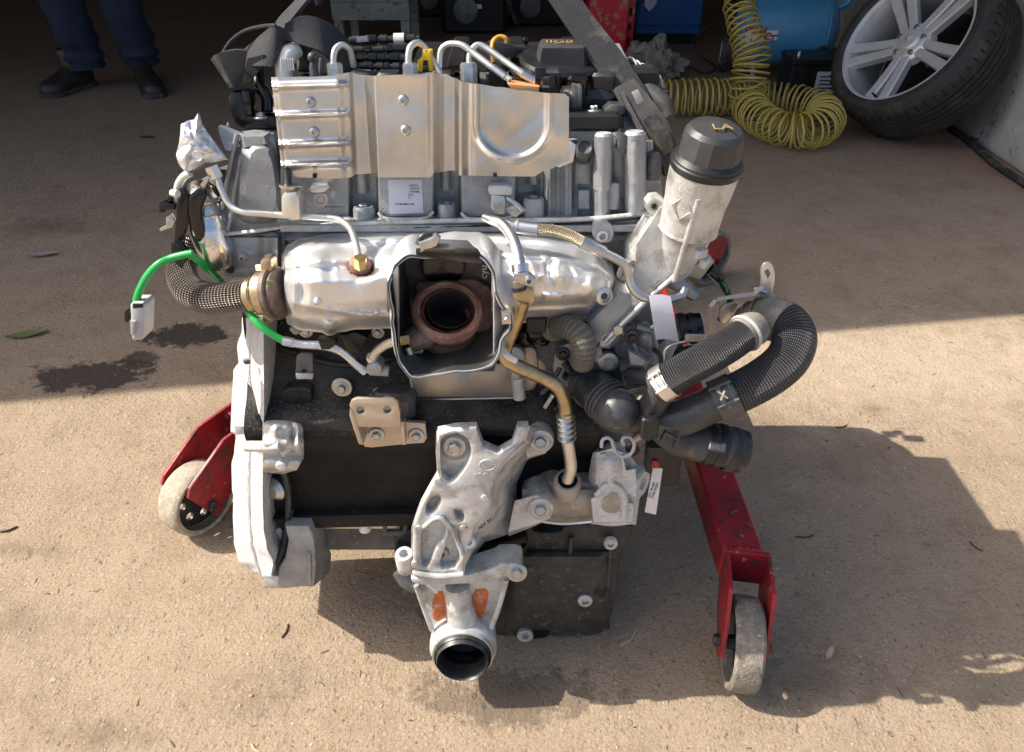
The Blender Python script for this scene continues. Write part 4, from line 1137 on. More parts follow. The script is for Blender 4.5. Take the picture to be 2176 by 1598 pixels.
tim = plate('timing_cover', [(502, 286), (528, 282), (578, 286), (592, 330), (600, 400), (606, 470), (600, 492), (556, 500), (486, 520), (462, 556), (450, 548), (462, 486), (478, 400), (492, 330)], .000, .16, 'cast_aluminium', ENG, .004)
flare('cover_bulge', [(536, 318), (566, 316), (580, 350), (588, 420), (582, 452), (536, 458), (520, 430), (526, 360)], .022, [(508, 296), (576, 294), (594, 340), (602, 440), (594, 474), (520, 480), (492, 450), (498, 350)], -.002, 'cast_aluminium', tim, sm=1)
flare('cover_cap', [(516, 290), (560, 290), (566, 306), (522, 312)], .014, [(504, 280), (574, 280), (578, 318), (508, 322)], -.004, 'cast_aluminium', tim)
tube('cover_rib', [(512, 330, .006), (500, 400, .008), (488, 470, .010), (470, 545, .010)], 4, 'cast_aluminium', tim, seg=8)
tube('cover_rib', [(574, 400, .022), (586, 440, .018), (596, 474, .010)], 5, 'cast_aluminium', tim, seg=8)
tube('cover_edge', [(504, 284, .004), (494, 330, .004), (480, 400, .004), (464, 486, .004), (452, 548, .004)], 5, 'cast_aluminium', tim, seg=8)
for x, y, r in ((472, 372, 13), (468, 432, 12), (462, 520, 14)):
    tube('cover_bolt', [(x - 12, y, -.004), (x + 10, y + 2, -.004)], r, 'dark_bolt', tim, seg=10)
plate('cover_tab', [(462, 270), (470, 264), (510, 280), (528, 286), (522, 300), (495, 300), (492, 320), (480, 322), (470, 300)], .002, .003, 'steel', tim, .0008, holes=[[(488, 304), (504, 302), (508, 310), (492, 312)]], sm=1)
lowc = plate('timing_cover_lower', [(458, 498), (604, 486), (612, 560), (590, 592), (520, 596), (470, 590), (448, 566)], -.008, .15, 'cast_aluminium', ENG, .006, sm=1)
relief('cover_hollow', 490, 590, 24, lambda x: 505, lambda x: 570, 16, lambda x, y: .004 + .010 * gauss(x, 520, 22) * gauss(y, 540, 16) - .008 * gauss(x, 565, 14), 'cast_aluminium', lowc, .01)
c = E(519, 544, .012); lathe('cover_nipple', [(S(c, 12), -.004), (S(c, 10), .006), (S(c, 4), .010), (S(c, 2.5), .006)], c, NRM, 'cast_aluminium', lowc, seg=16)
tube('cover_seam', [(456, 506, .008), (500, 500, .012), (560, 494, .013), (612, 484, .014)], 2.4, 'block_black', lowc, seg=6)
bolt_px(lowc, 492, 570, .002, 9, 'flange', 'dark_bolt')
plate('cover_ledge', [(470, 572), (540, 566), (600, 570), (596, 590), (480, 594)], .006, .03, 'tan_casting', lowc, .004, sm=1)
tube('cover_flange_bead', [(466, 498, .010), (520, 494, .012), (600, 484, .012)], 5, 'white_casting', lowc, seg=8)

# plastic top of the engine
shadow_mass = box('rear_shadow_mass', (-.05, 1.25, .60), (.24, .055, .085), 'black_plastic', ENG, bev=.03)  # rear mass added to carry the engine's shadow further back
for i in range(4):
    tube_w('shadow_mass_tube', spline([Vector((-.22 + .11 * i, 1.27, .66)), Vector((-.22 + .11 * i, 1.24, .735)), Vector((-.22 + .11 * i, 1.16, .745))], 6), .024, 'black_plastic', shadow_mass, seg=14)
top_c = E(880, 150, -.03)
cov = box('cam_cover', (-.08, 1.02, .778), (.20, .13, .028), 'black_plastic', ENG, bev=.008)
for i in range(5):
    box('cover_ridge', (-.22 + .075 * i, 1.02, .808), (.012, .12, .006), 'black_plastic', cov, bev=.003)
box('injector_rail', (-.06, .935, .800), (.17, .016, .014), 'dark_casting', cov, bev=.006)
for i in range(12):
    x = -.235 + .031 * i
    s_ = random.choice(['black_plastic', 'gloss_plastic', 'dark_bolt', 'dusty_plastic'])
    box('connector', (x, .90 + .02 * random.random(), .806 + .012 * random.random()), (.010 + .004 * random.random(), .012, .013), s_, cov, bev=.003)
rnd_ = random.Random(11)
for i in range(26):                     # blocks and stubs added to break up the shadow's straight edge
    x0 = -.29 + .020 * i; hh = .006 + .030 * rnd_.random() ** 1.5
    if i % 3 == 0: lathe('shadow_stub', [(.008, 0), (.009, hh), (.006, hh + .004)], (x0, 1.27 + .03 * rnd_.random(), .682), (0.2 * (rnd_.random() - .5), .15, 1), 'black_plastic', shadow_mass, seg=10)
    else: box('shadow_plug', (x0, 1.27 + .03 * rnd_.random(), .682 + hh * .5), (.006 + .006 * rnd_.random(), .010, hh * .6 + .004), 'black_plastic', shadow_mass, bev=.002)
for i in range(9):  # wire loops added at the rear to roughen the shadow's edge
    x0 = -.24 + .036 * i; y0 = 1.14 + .08 * rnd_.random(); z0 = .735
    ln = .05 + .07 * rnd_.random(); hh = .022 + .035 * rnd_.random()
    tube_w('shadow_loom_loop', spline([Vector((x0, y0, z0)), Vector((x0 + ln * .2, y0 + .03, z0 + hh)), Vector((x0 + ln * .7, y0 + .02 * rnd_.random(), z0 + hh * (.7 + .5 * rnd_.random()))), Vector((x0 + ln, y0 - .02, z0 + .005))], 6), .0022 + .0025 * rnd_.random(), rnd_.choice(['rubber', 'black_plastic', 'gloss_plastic']), cov, seg=8)
plate('gasket_edge', [(1078, 178), (1146, 184), (1146, 200), (1090, 195)], -.02, .08, 'orange_gasket', ENG, .001)

# ------------------------------------------------------------------ upper heat shield
hs_top = pl([(576, 164), (660, 163), (705, 161), (728, 156), (746, 154), (764, 159), (790, 161), (880, 158), (925, 154), (946, 157), (966, 166), (986, 175), (1010, 178), (1060, 185), (1110, 192), (1170, 198), (1200, 199), (1209, 206)])
hs_bot = pl([(576, 352), (596, 358), (604, 374), (620, 377), (700, 380), (736, 377), (748, 370), (782, 368), (790, 377), (914, 377), (924, 367), (964, 362), (976, 373), (1132, 375), (1164, 360), (1209, 342)])
hs_dx = pl([(576, .026), (590, .031), (716, .031), (734, .024), (752, .014), (772, .012), (784, .018), (796, .034), (904, .035), (918, .030), (934, .018), (946, .014), (964, .014), (978, .022), (1000, .036), (1012, .037), (1185, .037), (1209, .034)])
def hs_d(x, y):
    d = hs_dx(x) + .0015 * gauss(x, 742, 4) + .002 * gauss(x, 930, 4)
    if x < 742:
        e = max(0, min(1, (742 - x) / 10))
        for yb in (184, 246, 308, 352):
            yy = yb - (x - 576) * .030
            d += .0065 * e * gauss(y, yy, 6.5)
    if x > 990:
        if y < 262: q = abs(abs(x - 1090) - 78)
        else: q = abs(math.hypot(x - 1090, (y - 262) * 1.04) - 78)
        d += .0055 * math.exp(-(q / 7.5) ** 2)
        d += .0012 * noise.noise(Vector((x * .02, y * .02, 3)))
    d += .004 * gauss(x, 855, 40) * gauss(y, 160, 16)
    # handled sheet: slight waves
    d += .0012 * noise.noise(Vector((x * .012, y * .016, 1)))
    return d
def hs_fn(u, v):
    x = 576 + (1209 - 576) * u; a, b = hs_top(x), hs_bot(x); y = a + (b - a) * v
    xs = x + (22 * v * max(0, (745 - x) / 170)) + (26 * v * max(0, 1 - abs(x - 770) / 60) * 0.6)
    return E(xs, y, hs_d(x, y))
shield = sheet('heat_shield', hs_fn, 250, 90, .0014, 'brushed_shield', ENG, ang=60)
plate('shield_tab', [(1172, 352), (1200, 318), (1212, 300), (1224, 308), (1218, 344), (1190, 356)], .030, .002, 'shield_aluminium', shield, .0006)
plate('shield_notch', rect(1048, 368, 1056, 376), .0395, .002, 'carbon', shield, .0002)
plate('shield_notch', rect(664, 370, 672, 379), .034, .002, 'carbon', shield, .0002)
for x, y in ((660, 217), (668, 281), (857, 213), (862, 277)):
    bolt_px(shield, x, y, hs_d(x, y) + .0005, 8.5, 'torx', 'bolt_steel', name='screw')
# stamped sun mark on the shield
mb = MB()
for i in range(14):
    t = 2 * PI * i / 14
    mb.add(*lathe_geo([(.0006, 0), (.0004, .0005)], E(1090 + 11 * math.cos(t), 247 + 9 * math.sin(t), .0385), NRM, 6))
mb.build('stamped_mark', 'shield_aluminium', shield)

# ------------------------------------------------------------------ manifold shield
ms_top = pl([(598, 540), (612, 520), (640, 506), (700, 497), (760, 494), (830, 488), (930, 484), (1050, 484), (1120, 490), (1220, 503), (1262, 520), (1300, 560), (1310, 590)])
ms_bot = pl([(598, 640), (612, 690), (640, 702), (680, 706), (700, 714), (722, 706), (760, 700), (828, 698), (900, 700), (1040, 690), (1110, 686), (1180, 682), (1240, 676), (1270, 655), (1298, 640), (1310, 600)])
ms_bd = pl([(598, .02), (606, .075), (625, .110), (660, .120), (760, .115), (830, .110), (900, .085), (1050, .085), (1110, .095), (1180, .100), (1250, .090), (1290, .065), (1310, .02)])
def ms_d(x, y):
    a, b = ms_top(x), ms_bot(x); v = (y - a) / max(1, b - a)
    prof = pl([(0, .16), (.12, .42), (.3, .78), (.5, 1.0), (.68, 1.0), (.85, .82), (1, .52)])(v)
    d = ms_bd(x) * prof
    d += .014 * gauss(x, 672, 34) * gauss(y, 545, 24)          # pressed knuckle
    d -= .010 * gauss(x, 640, 10) * gauss(y, 600, 60)
    d += .006 * math.exp(-((y - 655 - (x - 640) * .12) / 8) ** 2) * (1 if x < 830 else 0) * gauss(x, 740, 90)
    d -= .016 * gauss(x, 770, 26) * gauss(y, 575, 17)
    d += .008 * gauss(x, 1190, 30) * gauss(y, 585, 30) - .010 * gauss(x, 1172, 8) * gauss(y, 575, 26) - .008 * gauss(x, 1212, 9) * gauss(y, 592, 22)
    d += .012 * gauss(x, 1262, 20) * gauss(y, 610, 26)
    d += .0030 * noise.noise(Vector((x * .014, y * .018, 5)))
    def step(q, w): q = max(-1, min(1, q / w)); return .5 + .5 * q * (1.5 - .5 * q * q)
    if x < 840:                                                 # folded seam with a lower lobe
        yl = 652 + .20 * (x - 640) - .0004 * (x - 640) ** 2
        d -= .0085 * step(y - yl, 5) * gauss(x, 735, 110) - .0045 * gauss(y, yl - 5, 5) * gauss(x, 735, 110)
        d += .010 * gauss(x, 700, 24) * step(y - 684, 8)
        d += .0028 * gauss(math.hypot(x - 676, y - 556), 40, 13)      # half-ring pressing
    if x > 1060:
        yl = 648 - .10 * (x - 1110)
        d -= .010 * step(y - yl, 5) * gauss(x, 1180, 90)
        bx_ = max(abs(x - 1176) - 20, abs(y - 634) - 10)
        d += .0045 * (1 - step(bx_, 5))
        d += .0035 * abs(noise.noise(Vector((x * .055, y * .05, 2)))) * gauss(x, 1195, 50) * gauss(y, 585, 30) * 3
    # corner of the pressing beside the box
    d -= .010 * gauss((x - 800) * .8 + (y - 540) * .6, 0, 7) * gauss(y, 540, 34) * (1 if x < 842 else 0)
    return d
def ms_mask(x, y):
    if 842 < x < 1046 and y > 548: return False
    if math.hypot((x - 768) / 27, (y - 571) / 17) < 1: return False
    return True
msh = relief('manifold_shield', 598, 1310, 236, ms_top, ms_bot, 70, ms_d, 'shield_aluminium', ENG, .0014, mask=ms_mask, ang=60)
for x, y in ((674, 640), (800, 661)):
    c = E(x, y, ms_d(x, y) + .001)
    lathe('rivet', [(S(c, 8), -.001), (S(c, 6.5), .003), (S(c, 3), .0048), (.0003, .005)], c, NRM, 'shield_aluminium', msh, seg=16)
# dark hollow under the shield
plate('manifold_core', [(640, 540), (830, 520), (1060, 520), (1250, 560), (1260, 640), (1060, 670), (840, 690), (640, 680)], .035, .05, 'rust_dark', ENG, .01, sm=1)
c = E(766, 568, .086); lathe('sensor_bung', [(S(c, 26), -.02), (S(c, 25), .004), (S(c, 20), .010), (S(c, 12), .012)], c, (NRM * .5 + UPV).normalized(), 'rust', ENG, seg=20)
n_ = bolt(ENG, E(766, 557, .098), (NRM * .35 + UPV + RGT * .05).normalized(), S(E(766, 553, .098), 14.5), 'nut', 'brass', 'brass_nut', .2)
# end cap of the right half
c = E(1282, 628, .072)
lathe('end_stud', [(S(c, 20), -.006), (S(c, 19), .004), (S(c, 12), .006), (S(c, 11), .002)], c, (NRM + RGT * .35).normalized(), 'shield_aluminium', msh, seg=20)
bolt(msh, c, (NRM + RGT * .35).normalized(), S(c, 8), 'hex', 'dark_bolt')

# box of folded sheet round the turbo outlet
rim_px = [(842, 572, .122), (856, 552, .118), (884, 545, .108), (912, 550, .100), (950, 538, .100), (1004, 540, .100), (1034, 552, .106), (1048, 586, .112), (1054, 630, .120), (1066, 654, .124), (1086, 668, .122), (1086, 692, .124), (1064, 716, .130), (1060, 748, .136), (1050, 774, .140), (1022, 786, .142), (960, 790, .144), (900, 802, .146), (870, 798, .146), (850, 776, .142), (842, 730, .136), (834, 660, .130), (828, 606, .126)]
rim = chaikin([E(*p) for p in rim_px], 2)
rim = [p + RGT * (.0022 * noise.noise(p * 70)) + UPV * (.0022 * noise.noise(p * 64 + Vector((3, 0, 0)))) + NRM * (.0045 * noise.noise(p * 48 + Vector((0, 7, 0)))) for p in rim]
cen = E(952, 660, .03)
V, F = [], []
m = len(rim)
def inner(p, k, dd):
    return p.lerp(cen + (p - cen) * 1.0, 1) * (1 - k) + (cen * k) - NRM * dd
lev = [(0, 0.0, .0016), (.0, 0.0, -.0), (.02, .025, 0), (.05, .06, 0), (.08, .098, 0)]
rings = [[p + (p - cen).normalized() * .0045 - NRM * .001 for p in rim], [p + (p - cen).normalized() * .0020 + NRM * .0012 for p in rim], rim, [inner(p, .02, .022) for p in rim], [inner(p, .05, .055) for p in rim], [inner(p, .09, .090) for p in rim]]
boxs = loft('outlet_box', [[q + NRM * 0 for q in r] for r in rings], 'soot_steel', ENG, cap=False, ang=50)
loft('box_skirt', [[p + NRM * .0006 for p in rim], [p + (p - cen).normalized() * .004 - NRM * .004 for p in rim], [p + (p - cen - NRM * (p - cen).dot(NRM)).normalized() * .0065 - NRM * .014 for p in rim], [p + (p - cen - NRM * (p - cen).dot(NRM)).normalized() * .011 - NRM * .046 for p in rim]], 'shield_aluminium', boxs, cap=False, ang=50)
tube_w('box_rim', rim + [rim[0]], .0009, 'shield_aluminium', boxs, seg=8, cap=False)
plate('box_back', [(846, 570), (1060, 560), (1070, 700), (1050, 790), (860, 790)], .030, .004, 'soot_steel', boxs, .001)
plate('back_shield', [(880, 612), (892, 598), (1046, 594), (1056, 700), (980, 720), (890, 640)], .048, .006, 'rust', boxs, .004, sm=1)
lathe('dark_port', [(S(cen, 46), 0), (S(cen, 44), .006), (S(cen, 36), .007), (.0005, .002)], E(940, 562, .040), NRM, 'gloss_plastic', boxs, seg=24)
text('chalk_mark', 'cyu', S(cen, 22), basis(E(1028, 578, .036), UPV, -RGT), 'shield_aluminium', boxs, .0002)
# outer flaps of the box
flap = relief('box_flap', 884, 1024, 30, pl([(884, 528), (912, 520), (930, 508), (990, 510), (1012, 526), (1024, 545)]), pl([(884, 546), (912, 548), (1024, 560)]), 8, lambda x, y: .100 + .012 * gauss(y, 530, 14), 'soot_steel', boxs, .0014)
tube('flap_lug', [(888, 520, .106), (898, 502, .104), (918, 498, .100)], 7, 'dark_bolt', boxs, seg=8)
plate('flap_lug', [(888, 516), (916, 506), (926, 496), (936, 506), (928, 524), (892, 538)], .112, .006, 'steel', boxs, .002)
relief('side_flap', 822, 846, 8, pl([(822, 596), (846, 566)]), pl([(822, 660), (846, 770)]), 20, lambda x, y: .112 + .0009 * (x - 822), 'soot_steel', boxs, .0014)
relief('corner_flap', 1050, 1092, 12, pl([(1050, 620), (1068, 640), (1092, 664)]), pl([(1050, 760), (1064, 724), (1092, 690)]), 14, lambda x, y: .122 - .0006 * (x - 1050), 'shield_aluminium', boxs, .0014)
plate('box_clip', [(1064, 664), (1086, 666), (1088, 690), (1066, 692)], .136, .010, 'steel', boxs, .003)
bolt_px(boxs, 1077, 678, .137, 6, 'hex', 'steel')
for pts in ([(868, 774), (908, 760), (914, 768), (884, 784)], [(874, 742), (902, 736), (898, 750), (876, 752)]):
    plate('torn_foil', pts, .098, .001, 'shield_aluminium', boxs, .0003)

# turbo outlet
tb_ax = Vector((.10, -.42, .90)).normalized()
tc_ = E(951, 660, .088); r_ = S(tc_, 73)
tb = lathe('turbo_outlet', [(r_ * .82, -.050), (r_ * .86, -.040), (r_ * .90, -.016), (r_ * 1.0, -.010), (r_ * 1.02, -.002), (r_ * 1.0, .004), (r_ * .90, .006), (r_ * .86, .002), (r_ * .80, .001), (r_ * .78, -.006), (r_ * .72, -.008)], tc_, tb_ax, 'rust', ENG, seg=56, cap=False)
lathe('outlet_seat', [(r_ * .79, -.005), (r_ * .74, .0), (r_ * .68, -.002), (r_ * .64, -.010), (r_ * .62, -.022)], tc_, tb_ax, 'rust_inner', tb, seg=56, cap=False)
lathe('outlet_bore', [(r_ * .655, .002), (r_ * .63, .004), (r_ * .60, .002), (r_ * .57, -.030), (r_ * .5, -.040), (.0005, -.041)], tc_ + RGT * r_ * .06, tb_ax, 'carbon', tb, seg=48, cap=False)
tube_w('turbo_neck', [tc_ - tb_ax * .012, tc_ - tb_ax * .045, tc_ - tb_ax * .075 + Vector((0, .03, 0))], [r_ * .92, r_ * .86, r_ * .8], 'rust_dark', tb, seg=32, cap=False)
tube('turbo_lug', [(870, 728, .104), (888, 718, .102), (906, 712, .096)], [24, 28, 30], 'rust_dark', tb, seg=16)
bolt(tb, E(858, 722, .128), (NRM * .5 - RGT).normalized(), S(tc_, 11), 'nut', 'brass', 'brass_nut')
tube('lug_bolt', [(866, 738, .118), (872, 752, .118)], 7, 'bolt_steel', tb, seg=10)

# ------------------------------------------------------------------ plate cooler below the box
cool = plate('oil_cooler', [(866, 776), (1112, 770), (1110, 836), (1104, 848), (890, 851), (876, 842)], .020, .045, 'tan_plate', ENG, .006, sm=1)
tube('cooler_rim', [(870, 790, .020), (880, 842, .020), (896, 849, .020), (1100, 845, .020)], 3, 'pale_pipe', cool, seg=8)
plate('cooler_end', [(1096, 742), (1130, 736), (1144, 750), (1146, 812), (1132, 836), (1110, 838), (1098, 820)], .014, .03, 'tan_plate', cool, .005, sm=1)
plate('cooler_end', [(1126, 752), (1160, 770), (1166, 800), (1152, 826), (1130, 826)], .008, .03, 'tan_plate', cool, .005, sm=1)
c = E(1093, 755, .024); lathe('cooler_boss', [(S(c, 24), -.004), (S(c, 22), .004), (S(c, 16), .006)], c, NRM, 'white_casting', cool, seg=22)
tube('cooler_stub', [(1094, 776, .045), (1100, 812, .045), (1104, 846, .045)], [11, 13, 13], 'white_casting', cool, seg=16)
tube('stub_ring', [(1100, 800, .045), (1101, 806, .045)], 15, 'white_casting', cool, seg=16)
plate('etched_patch', rect(972, 792, 996, 808), .0206, .001, 'etched', cool, .0001)
# dark casting behind and beside it
side = plate('side_casting', [(1130, 690), (1180, 684), (1300, 690), (1320, 760), (1300, 860), (1262, 930), (1150, 940), (880, 940), (872, 850), (1130, 846)], .006, .10, 'dark_casting', ENG, .006)
for pts in ([(880, 866, .014), (980, 884, .020), (1100, 880, .016), (1170, 866, .014)], [(1140, 846, .012), (1168, 820, .016), (1190, 780, .018)], [(890, 905, .012), (1010, 912, .012), (1120, 902, .012)]):
    tube('casting_rib', pts, 7, 'dark_casting', side, seg=8)
for x, y, r in ((965, 868, 26), (1128, 878, 34)):
    c = E(x, y, .008); lathe('casting_dome', [(S(c, r), -.004), (S(c, r * .9), .008), (S(c, r * .5), .016), (.0005, .018)], c, NRM, 'dark_casting', side, seg=22)
tube('casting_strut', [(1158, 866, .03), (1176, 838, .03)], 6, 'steel', side, seg=8)
plate('pale_ledge', [(908, 898), (922, 890), (946, 888), (960, 896), (960, 918), (906, 922)], .026, .03, 'white_casting', ENG, .003)
plate('sand_ledge', [(1020, 914), (1100, 908), (1100, 932), (1024, 934)], .014, .03, 'tan_casting', ENG, .002)

# ------------------------------------------------------------------ steel bracket on the block
brk = plate('angle_bracket', [(742, 862), (746, 852), (756, 847), (834, 848), (846, 856), (850, 874), (852, 908), (756, 908)], .085, .005, 'tan_plate', ENG, .0015, holes=[circle_px(766, 872, 8, 8, 14), circle_px(823, 871, 8, 8, 14)])
plate('bracket_foot', [(752, 898), (852, 898), (856, 896), (904, 900), (907, 932), (900, 942), (864, 944), (790, 952), (774, 950)], .060, .006, 'tan_plate', brk, .0015)
plate('bracket_cheek', [(744, 866), (752, 878), (772, 946), (762, 944), (742, 884)], .086, .026, 'tan_plate', brk, .001)
plate('bracket_web', [(852, 896), (858, 896), (862, 946), (855, 946)], .075, .015, 'tan_plate', brk, .001)
for x, y in ((764, 862), (822, 860)):
    tube('spacer', [(x, y - 6, .04), (x, y - 4, .078)], 15, 'tan_plate', brk, seg=16)
bolt_px(brk, 800, 924, .061, 10, 'flange'); bolt_px(brk, 885, 926, .061, 10, 'flange')
box('block_pad', E(838, 856, .03), (.028, .02, .02), 'dark_casting', blk, ENG_AX, .008)
tab = plate('wire_tab', [(630, 758), (640, 750), (664, 752), (666, 800), (660, 806), (630, 806), (627, 800)], .055, .004, 'dark_casting', ENG, .001, holes=[circle_px(647, 790, 6, 6, 12)])
plate('tab_lip', [(628, 794), (666, 794), (664, 806), (630, 806)], .0585, .003, 'cast_aluminium', tab, .0008)
bolt_px(blk, 727, 823, .018, 9, 'washer', 'bolt_steel')
bolt_px(blk, 650, 703, .03, 9, 'flange', 'bolt_steel'); bolt_px(blk, 803, 706, .03, 8, 'flange', 'bolt_steel')
plate('black_sensor', [(722, 712), (756, 706), (782, 718), (764, 752), (738, 752)], .05, .02, 'black_plastic', ENG, .003)
plate('pale_lug', [(610, 700), (630, 690), (640, 706), (628, 716)], .05, .01, 'cast_aluminium', ENG, .003, sm=1)

# dark filler behind the foil duct, with bosses and a lead
duct_filler = plate('pump_body', [(404, 392), (476, 366), (486, 420), (470, 500), (456, 560), (420, 560), (398, 480)], -.034, .08, 'dark_casting', ENG, .008, sm=1)
for x, y, r in ((428, 470, 30), (444, 530, 24)):
    c = E(x, y, -.03); lathe('filler_boss', [(S(c, r), -.004), (S(c, r), .010), (S(c, r * .7), .016), (S(c, r * .3), .016)], c, NRM, 'black_plastic', duct_filler, seg=20)
tube('filler_lead', [(440, 390, -.02), (462, 410, -.01), (470, 450, -.01), (452, 490, -.012)], 6, 'gloss_plastic', duct_filler, seg=8)
# ------------------------------------------------------------------ engine mount
fr_ = [(927, 918), (968, 910), (1016, 908), (1030, 946), (1058, 960), (1084, 944), (1098, 906), (1126, 906), (1118, 936), (1072, 984), (1047, 1030), (1045, 1076), (1012, 1128), (1004, 1160), (990, 1196), (986, 1222), (882, 1226), (874, 1200), (874, 1120), (888, 1078), (910, 1038), (929, 1008), (926, 962)]
bk_ = [(927, 912), (966, 902), (1014, 900), (1030, 938), (1060, 948), (1086, 936), (1098, 900), (1134, 902), (1152, 946), (1118, 982), (1097, 1030), (1102, 1086), (1090, 1132), (1030, 1152), (1004, 1186), (990, 1214), (884, 1218), (878, 1196), (878, 1118), (892, 1074), (914, 1032), (932, 1002), (930, 956)]
mnt = flare('engine_mount', fr_, .100, bk_, .010, 'white_casting', ENG, ang=35)
pocket_a = [(934, 934), (964, 918), (994, 932), (1002, 962), (990, 994), (958, 1030), (940, 1016), (934, 990)]
hole_b = [(903, 1090), (906, 1072), (918, 1054), (934, 1052), (937, 1066), (926, 1086), (912, 1096)]
hole_c = [(961, 1084), (980, 1084), (986, 1098), (984, 1110), (970, 1108)]
pocket_d = [(893, 1200), (894, 1140), (904, 1122), (926, 1104), (942, 1108), (948, 1128), (940, 1150), (924, 1164), (914, 1196), (904, 1210)]
pocket_e = [(952, 1150), (962, 1120), (974, 1134), (976, 1206), (930, 1210), (940, 1180)]
def soft(p, n=1): return [(q.x, q.y) for q in chaikin([Vector((x, y, 0)) for x, y in p], n)]
fr2 = [(928, 921), (968, 913), (1012, 911), (1026, 950), (1058, 964), (1088, 947), (1100, 910), (1123, 909), (1115, 936), (1069, 984), (1044, 1030), (1042, 1075), (1009, 1127), (1000, 1158), (986, 1194), (983, 1218), (886, 1222), (877, 1199), (877, 1121), (891, 1079), (913, 1039), (931, 1008), (929, 962)]
plate('mount_face', fr2, .114, .016, 'white_casting', mnt, .0035, holes=[soft(pocket_a, 2), soft(hole_b, 1), soft(hole_c, 1), soft(pocket_d, 1), soft(pocket_e, 1)], ang=50)
for h in (hole_b, hole_c):
    pp = [((x - sum(a for a, _ in h) / len(h)) * .86 + sum(a for a, _ in h) / len(h), (y - sum(b for _, b in h) / len(h)) * .86 + sum(b for _, b in h) / len(h)) for x, y in h]
    plate('mount_hollow', soft(pp), .1008, .002, 'tan_casting', mnt, .0002)
for x, y, d, r in ((1148, 938, .062, 30), (1148, 1082, .066, 30)):
    c = E(x, y, d)
    b = lathe('mount_lug', [(S(c, r), -.05), (S(c, r), -.003), (S(c, r * .92), .001), (S(c, r * .5), .001)], c, NRM, 'white_casting', mnt, seg=26)
    bolt(b, c, (NRM + UPV * .25).normalized(), S(c, 13), 'flange', 'bolt_steel')
flare('mount_arm', [(1108, 912), (1130, 906), (1172, 924), (1160, 962), (1120, 972)], .060, [(1100, 908), (1130, 902), (1174, 922), (1160, 964), (1110, 980)], .005, 'white_casting', mnt)
flare('mount_arm', [(1094, 1064), (1140, 1052), (1172, 1066), (1170, 1100), (1136, 1114), (1080, 1130)], .064, [(1094, 1064), (1140, 1050), (1174, 1066), (1172, 1102), (1136, 1118), (1080, 1140)], .0, 'white_casting', mnt)
bolt(mnt, E(966, 948, .101), NRM, S(E(966, 948, .101), 15), 'flange', 'bolt_steel')
c = E(966, 950, .1); lathe('bolt_seat', [(S(c, 34), -.004), (S(c, 32), .001), (S(c, 24), .002)], c, NRM, 'cast_aluminium', mnt, seg=26)
for x, y in ((931, 1022), (891, 1122), (985, 1122), (882, 1198), (1030, 1058)):
    c = E(x, y, .114); lathe('ejector_pad', [(S(c, 9), -.004), (S(c, 8), .0025), (.0005, .003)], c, NRM, 'white_casting', mnt, seg=16)
c = E(938, 1174, .1012); lathe('bolt_hole', [(S(c, 17), 0), (S(c, 15), .004), (S(c, 8), .004), (S(c, 7), -.004), (.0004, -.004)], c, NRM, 'cast_aluminium', mnt, seg=22)
c = E(997, 1150, .106); lathe('pin_lug', [(S(c, 16), -.03), (S(c, 15), .006), (S(c, 12), .008), (S(c, 6), .008), (S(c, 5), .002)], c, (NRM + UPV * .5).normalized(), 'white_casting', mnt, seg=18)
c = E(862, 1196, .098); lathe('side_lug', [(S(c, 20), -.012), (S(c, 20), .020), (S(c, 17), .024), (S(c, 10), .024), (S(c, 8), .012), (.0004, .010)], c, (UPV + NRM * .35).normalized(), 'white_casting', mnt, seg=20)
tube('mount_bead', [(876, 1216, .116), (930, 1224, .118), (984, 1220, .116)], 6, 'white_casting', mnt, seg=8)
tube('mount_bead', [(1044, 1030, .110), (1052, 1000, .108), (1075, 976, .106), (1112, 940, .100)], 6, 'white_casting', mnt, seg=8)
tube('mount_bead', [(900, 1120, .116), (928, 1100, .118), (950, 1112, .117), (968, 1142, .116), (984, 1180, .115)], 5, 'white_casting', mnt, seg=8)
ov = [E(1036 + 17 * math.cos(2 * PI * i / 28), 988 + 11 * math.sin(2 * PI * i / 28), .1145) for i in range(29)]
tube_w('maker_oval', ov, .0007, 'white_casting', mnt, seg=6, cap=False)
text('maker_script', 'Ford', S(ov[0], 14), basis(E(1036, 988, .1145), RGT, UPV), 'white_casting', mnt, .0005, shear=.4)
text('cast_number', '6D47', S(ov[0], 13), basis(E(1024, 1010, .1145), RGT, UPV), 'white_casting', mnt, .0005)
# inked marks on the slanting side of the mount
sd_n = (E(1044, 1050, .1) - E(1044, 1100, .1)).cross(E(1100, 1050, .01) - E(1044, 1050, .1)).normalized()
text('ink_code', '1RDF A1', S(ov[0], 11), basis(E(1030, 1114, .112), (RGT * .72 + UPV * .7), (UPV * .7 - RGT * .7)), 'ink', mnt, .0004)

# ------------------------------------------------------------------ drive shaft bearing support
sup_o = [(884, 1236), (980, 1228), (1060, 1204), (1084, 1212), (1078, 1232), (1048, 1330), (1030, 1352), (925, 1352), (912, 1326), (890, 1262)]
sup = plate('bearing_support', sup_o, .066, .030, 'white_casting', ENG, .004)
plate('support_rail', [(872, 1228), (984, 1226), (1052, 1206), (1060, 1198), (1106, 1198), (1112, 1214), (1092, 1228), (1070, 1226), (1046, 1240), (900, 1246), (874, 1240)], .086, .040, 'white_casting', sup, .004, sm=1)
tube('support_web', [(884, 1244, .078), (900, 1290, .078), (918, 1338, .078)], 6, 'white_casting', sup, seg=8)
tube('support_web', [(1076, 1232, .078), (1060, 1290, .078), (1044, 1334, .078)], 6, 'white_casting', sup, seg=8)
tube('support_rib', [(972, 1244, .068), (976, 1280, .070), (984, 1330, .072)], [26, 28, 34], 'white_casting', sup, seg=18)
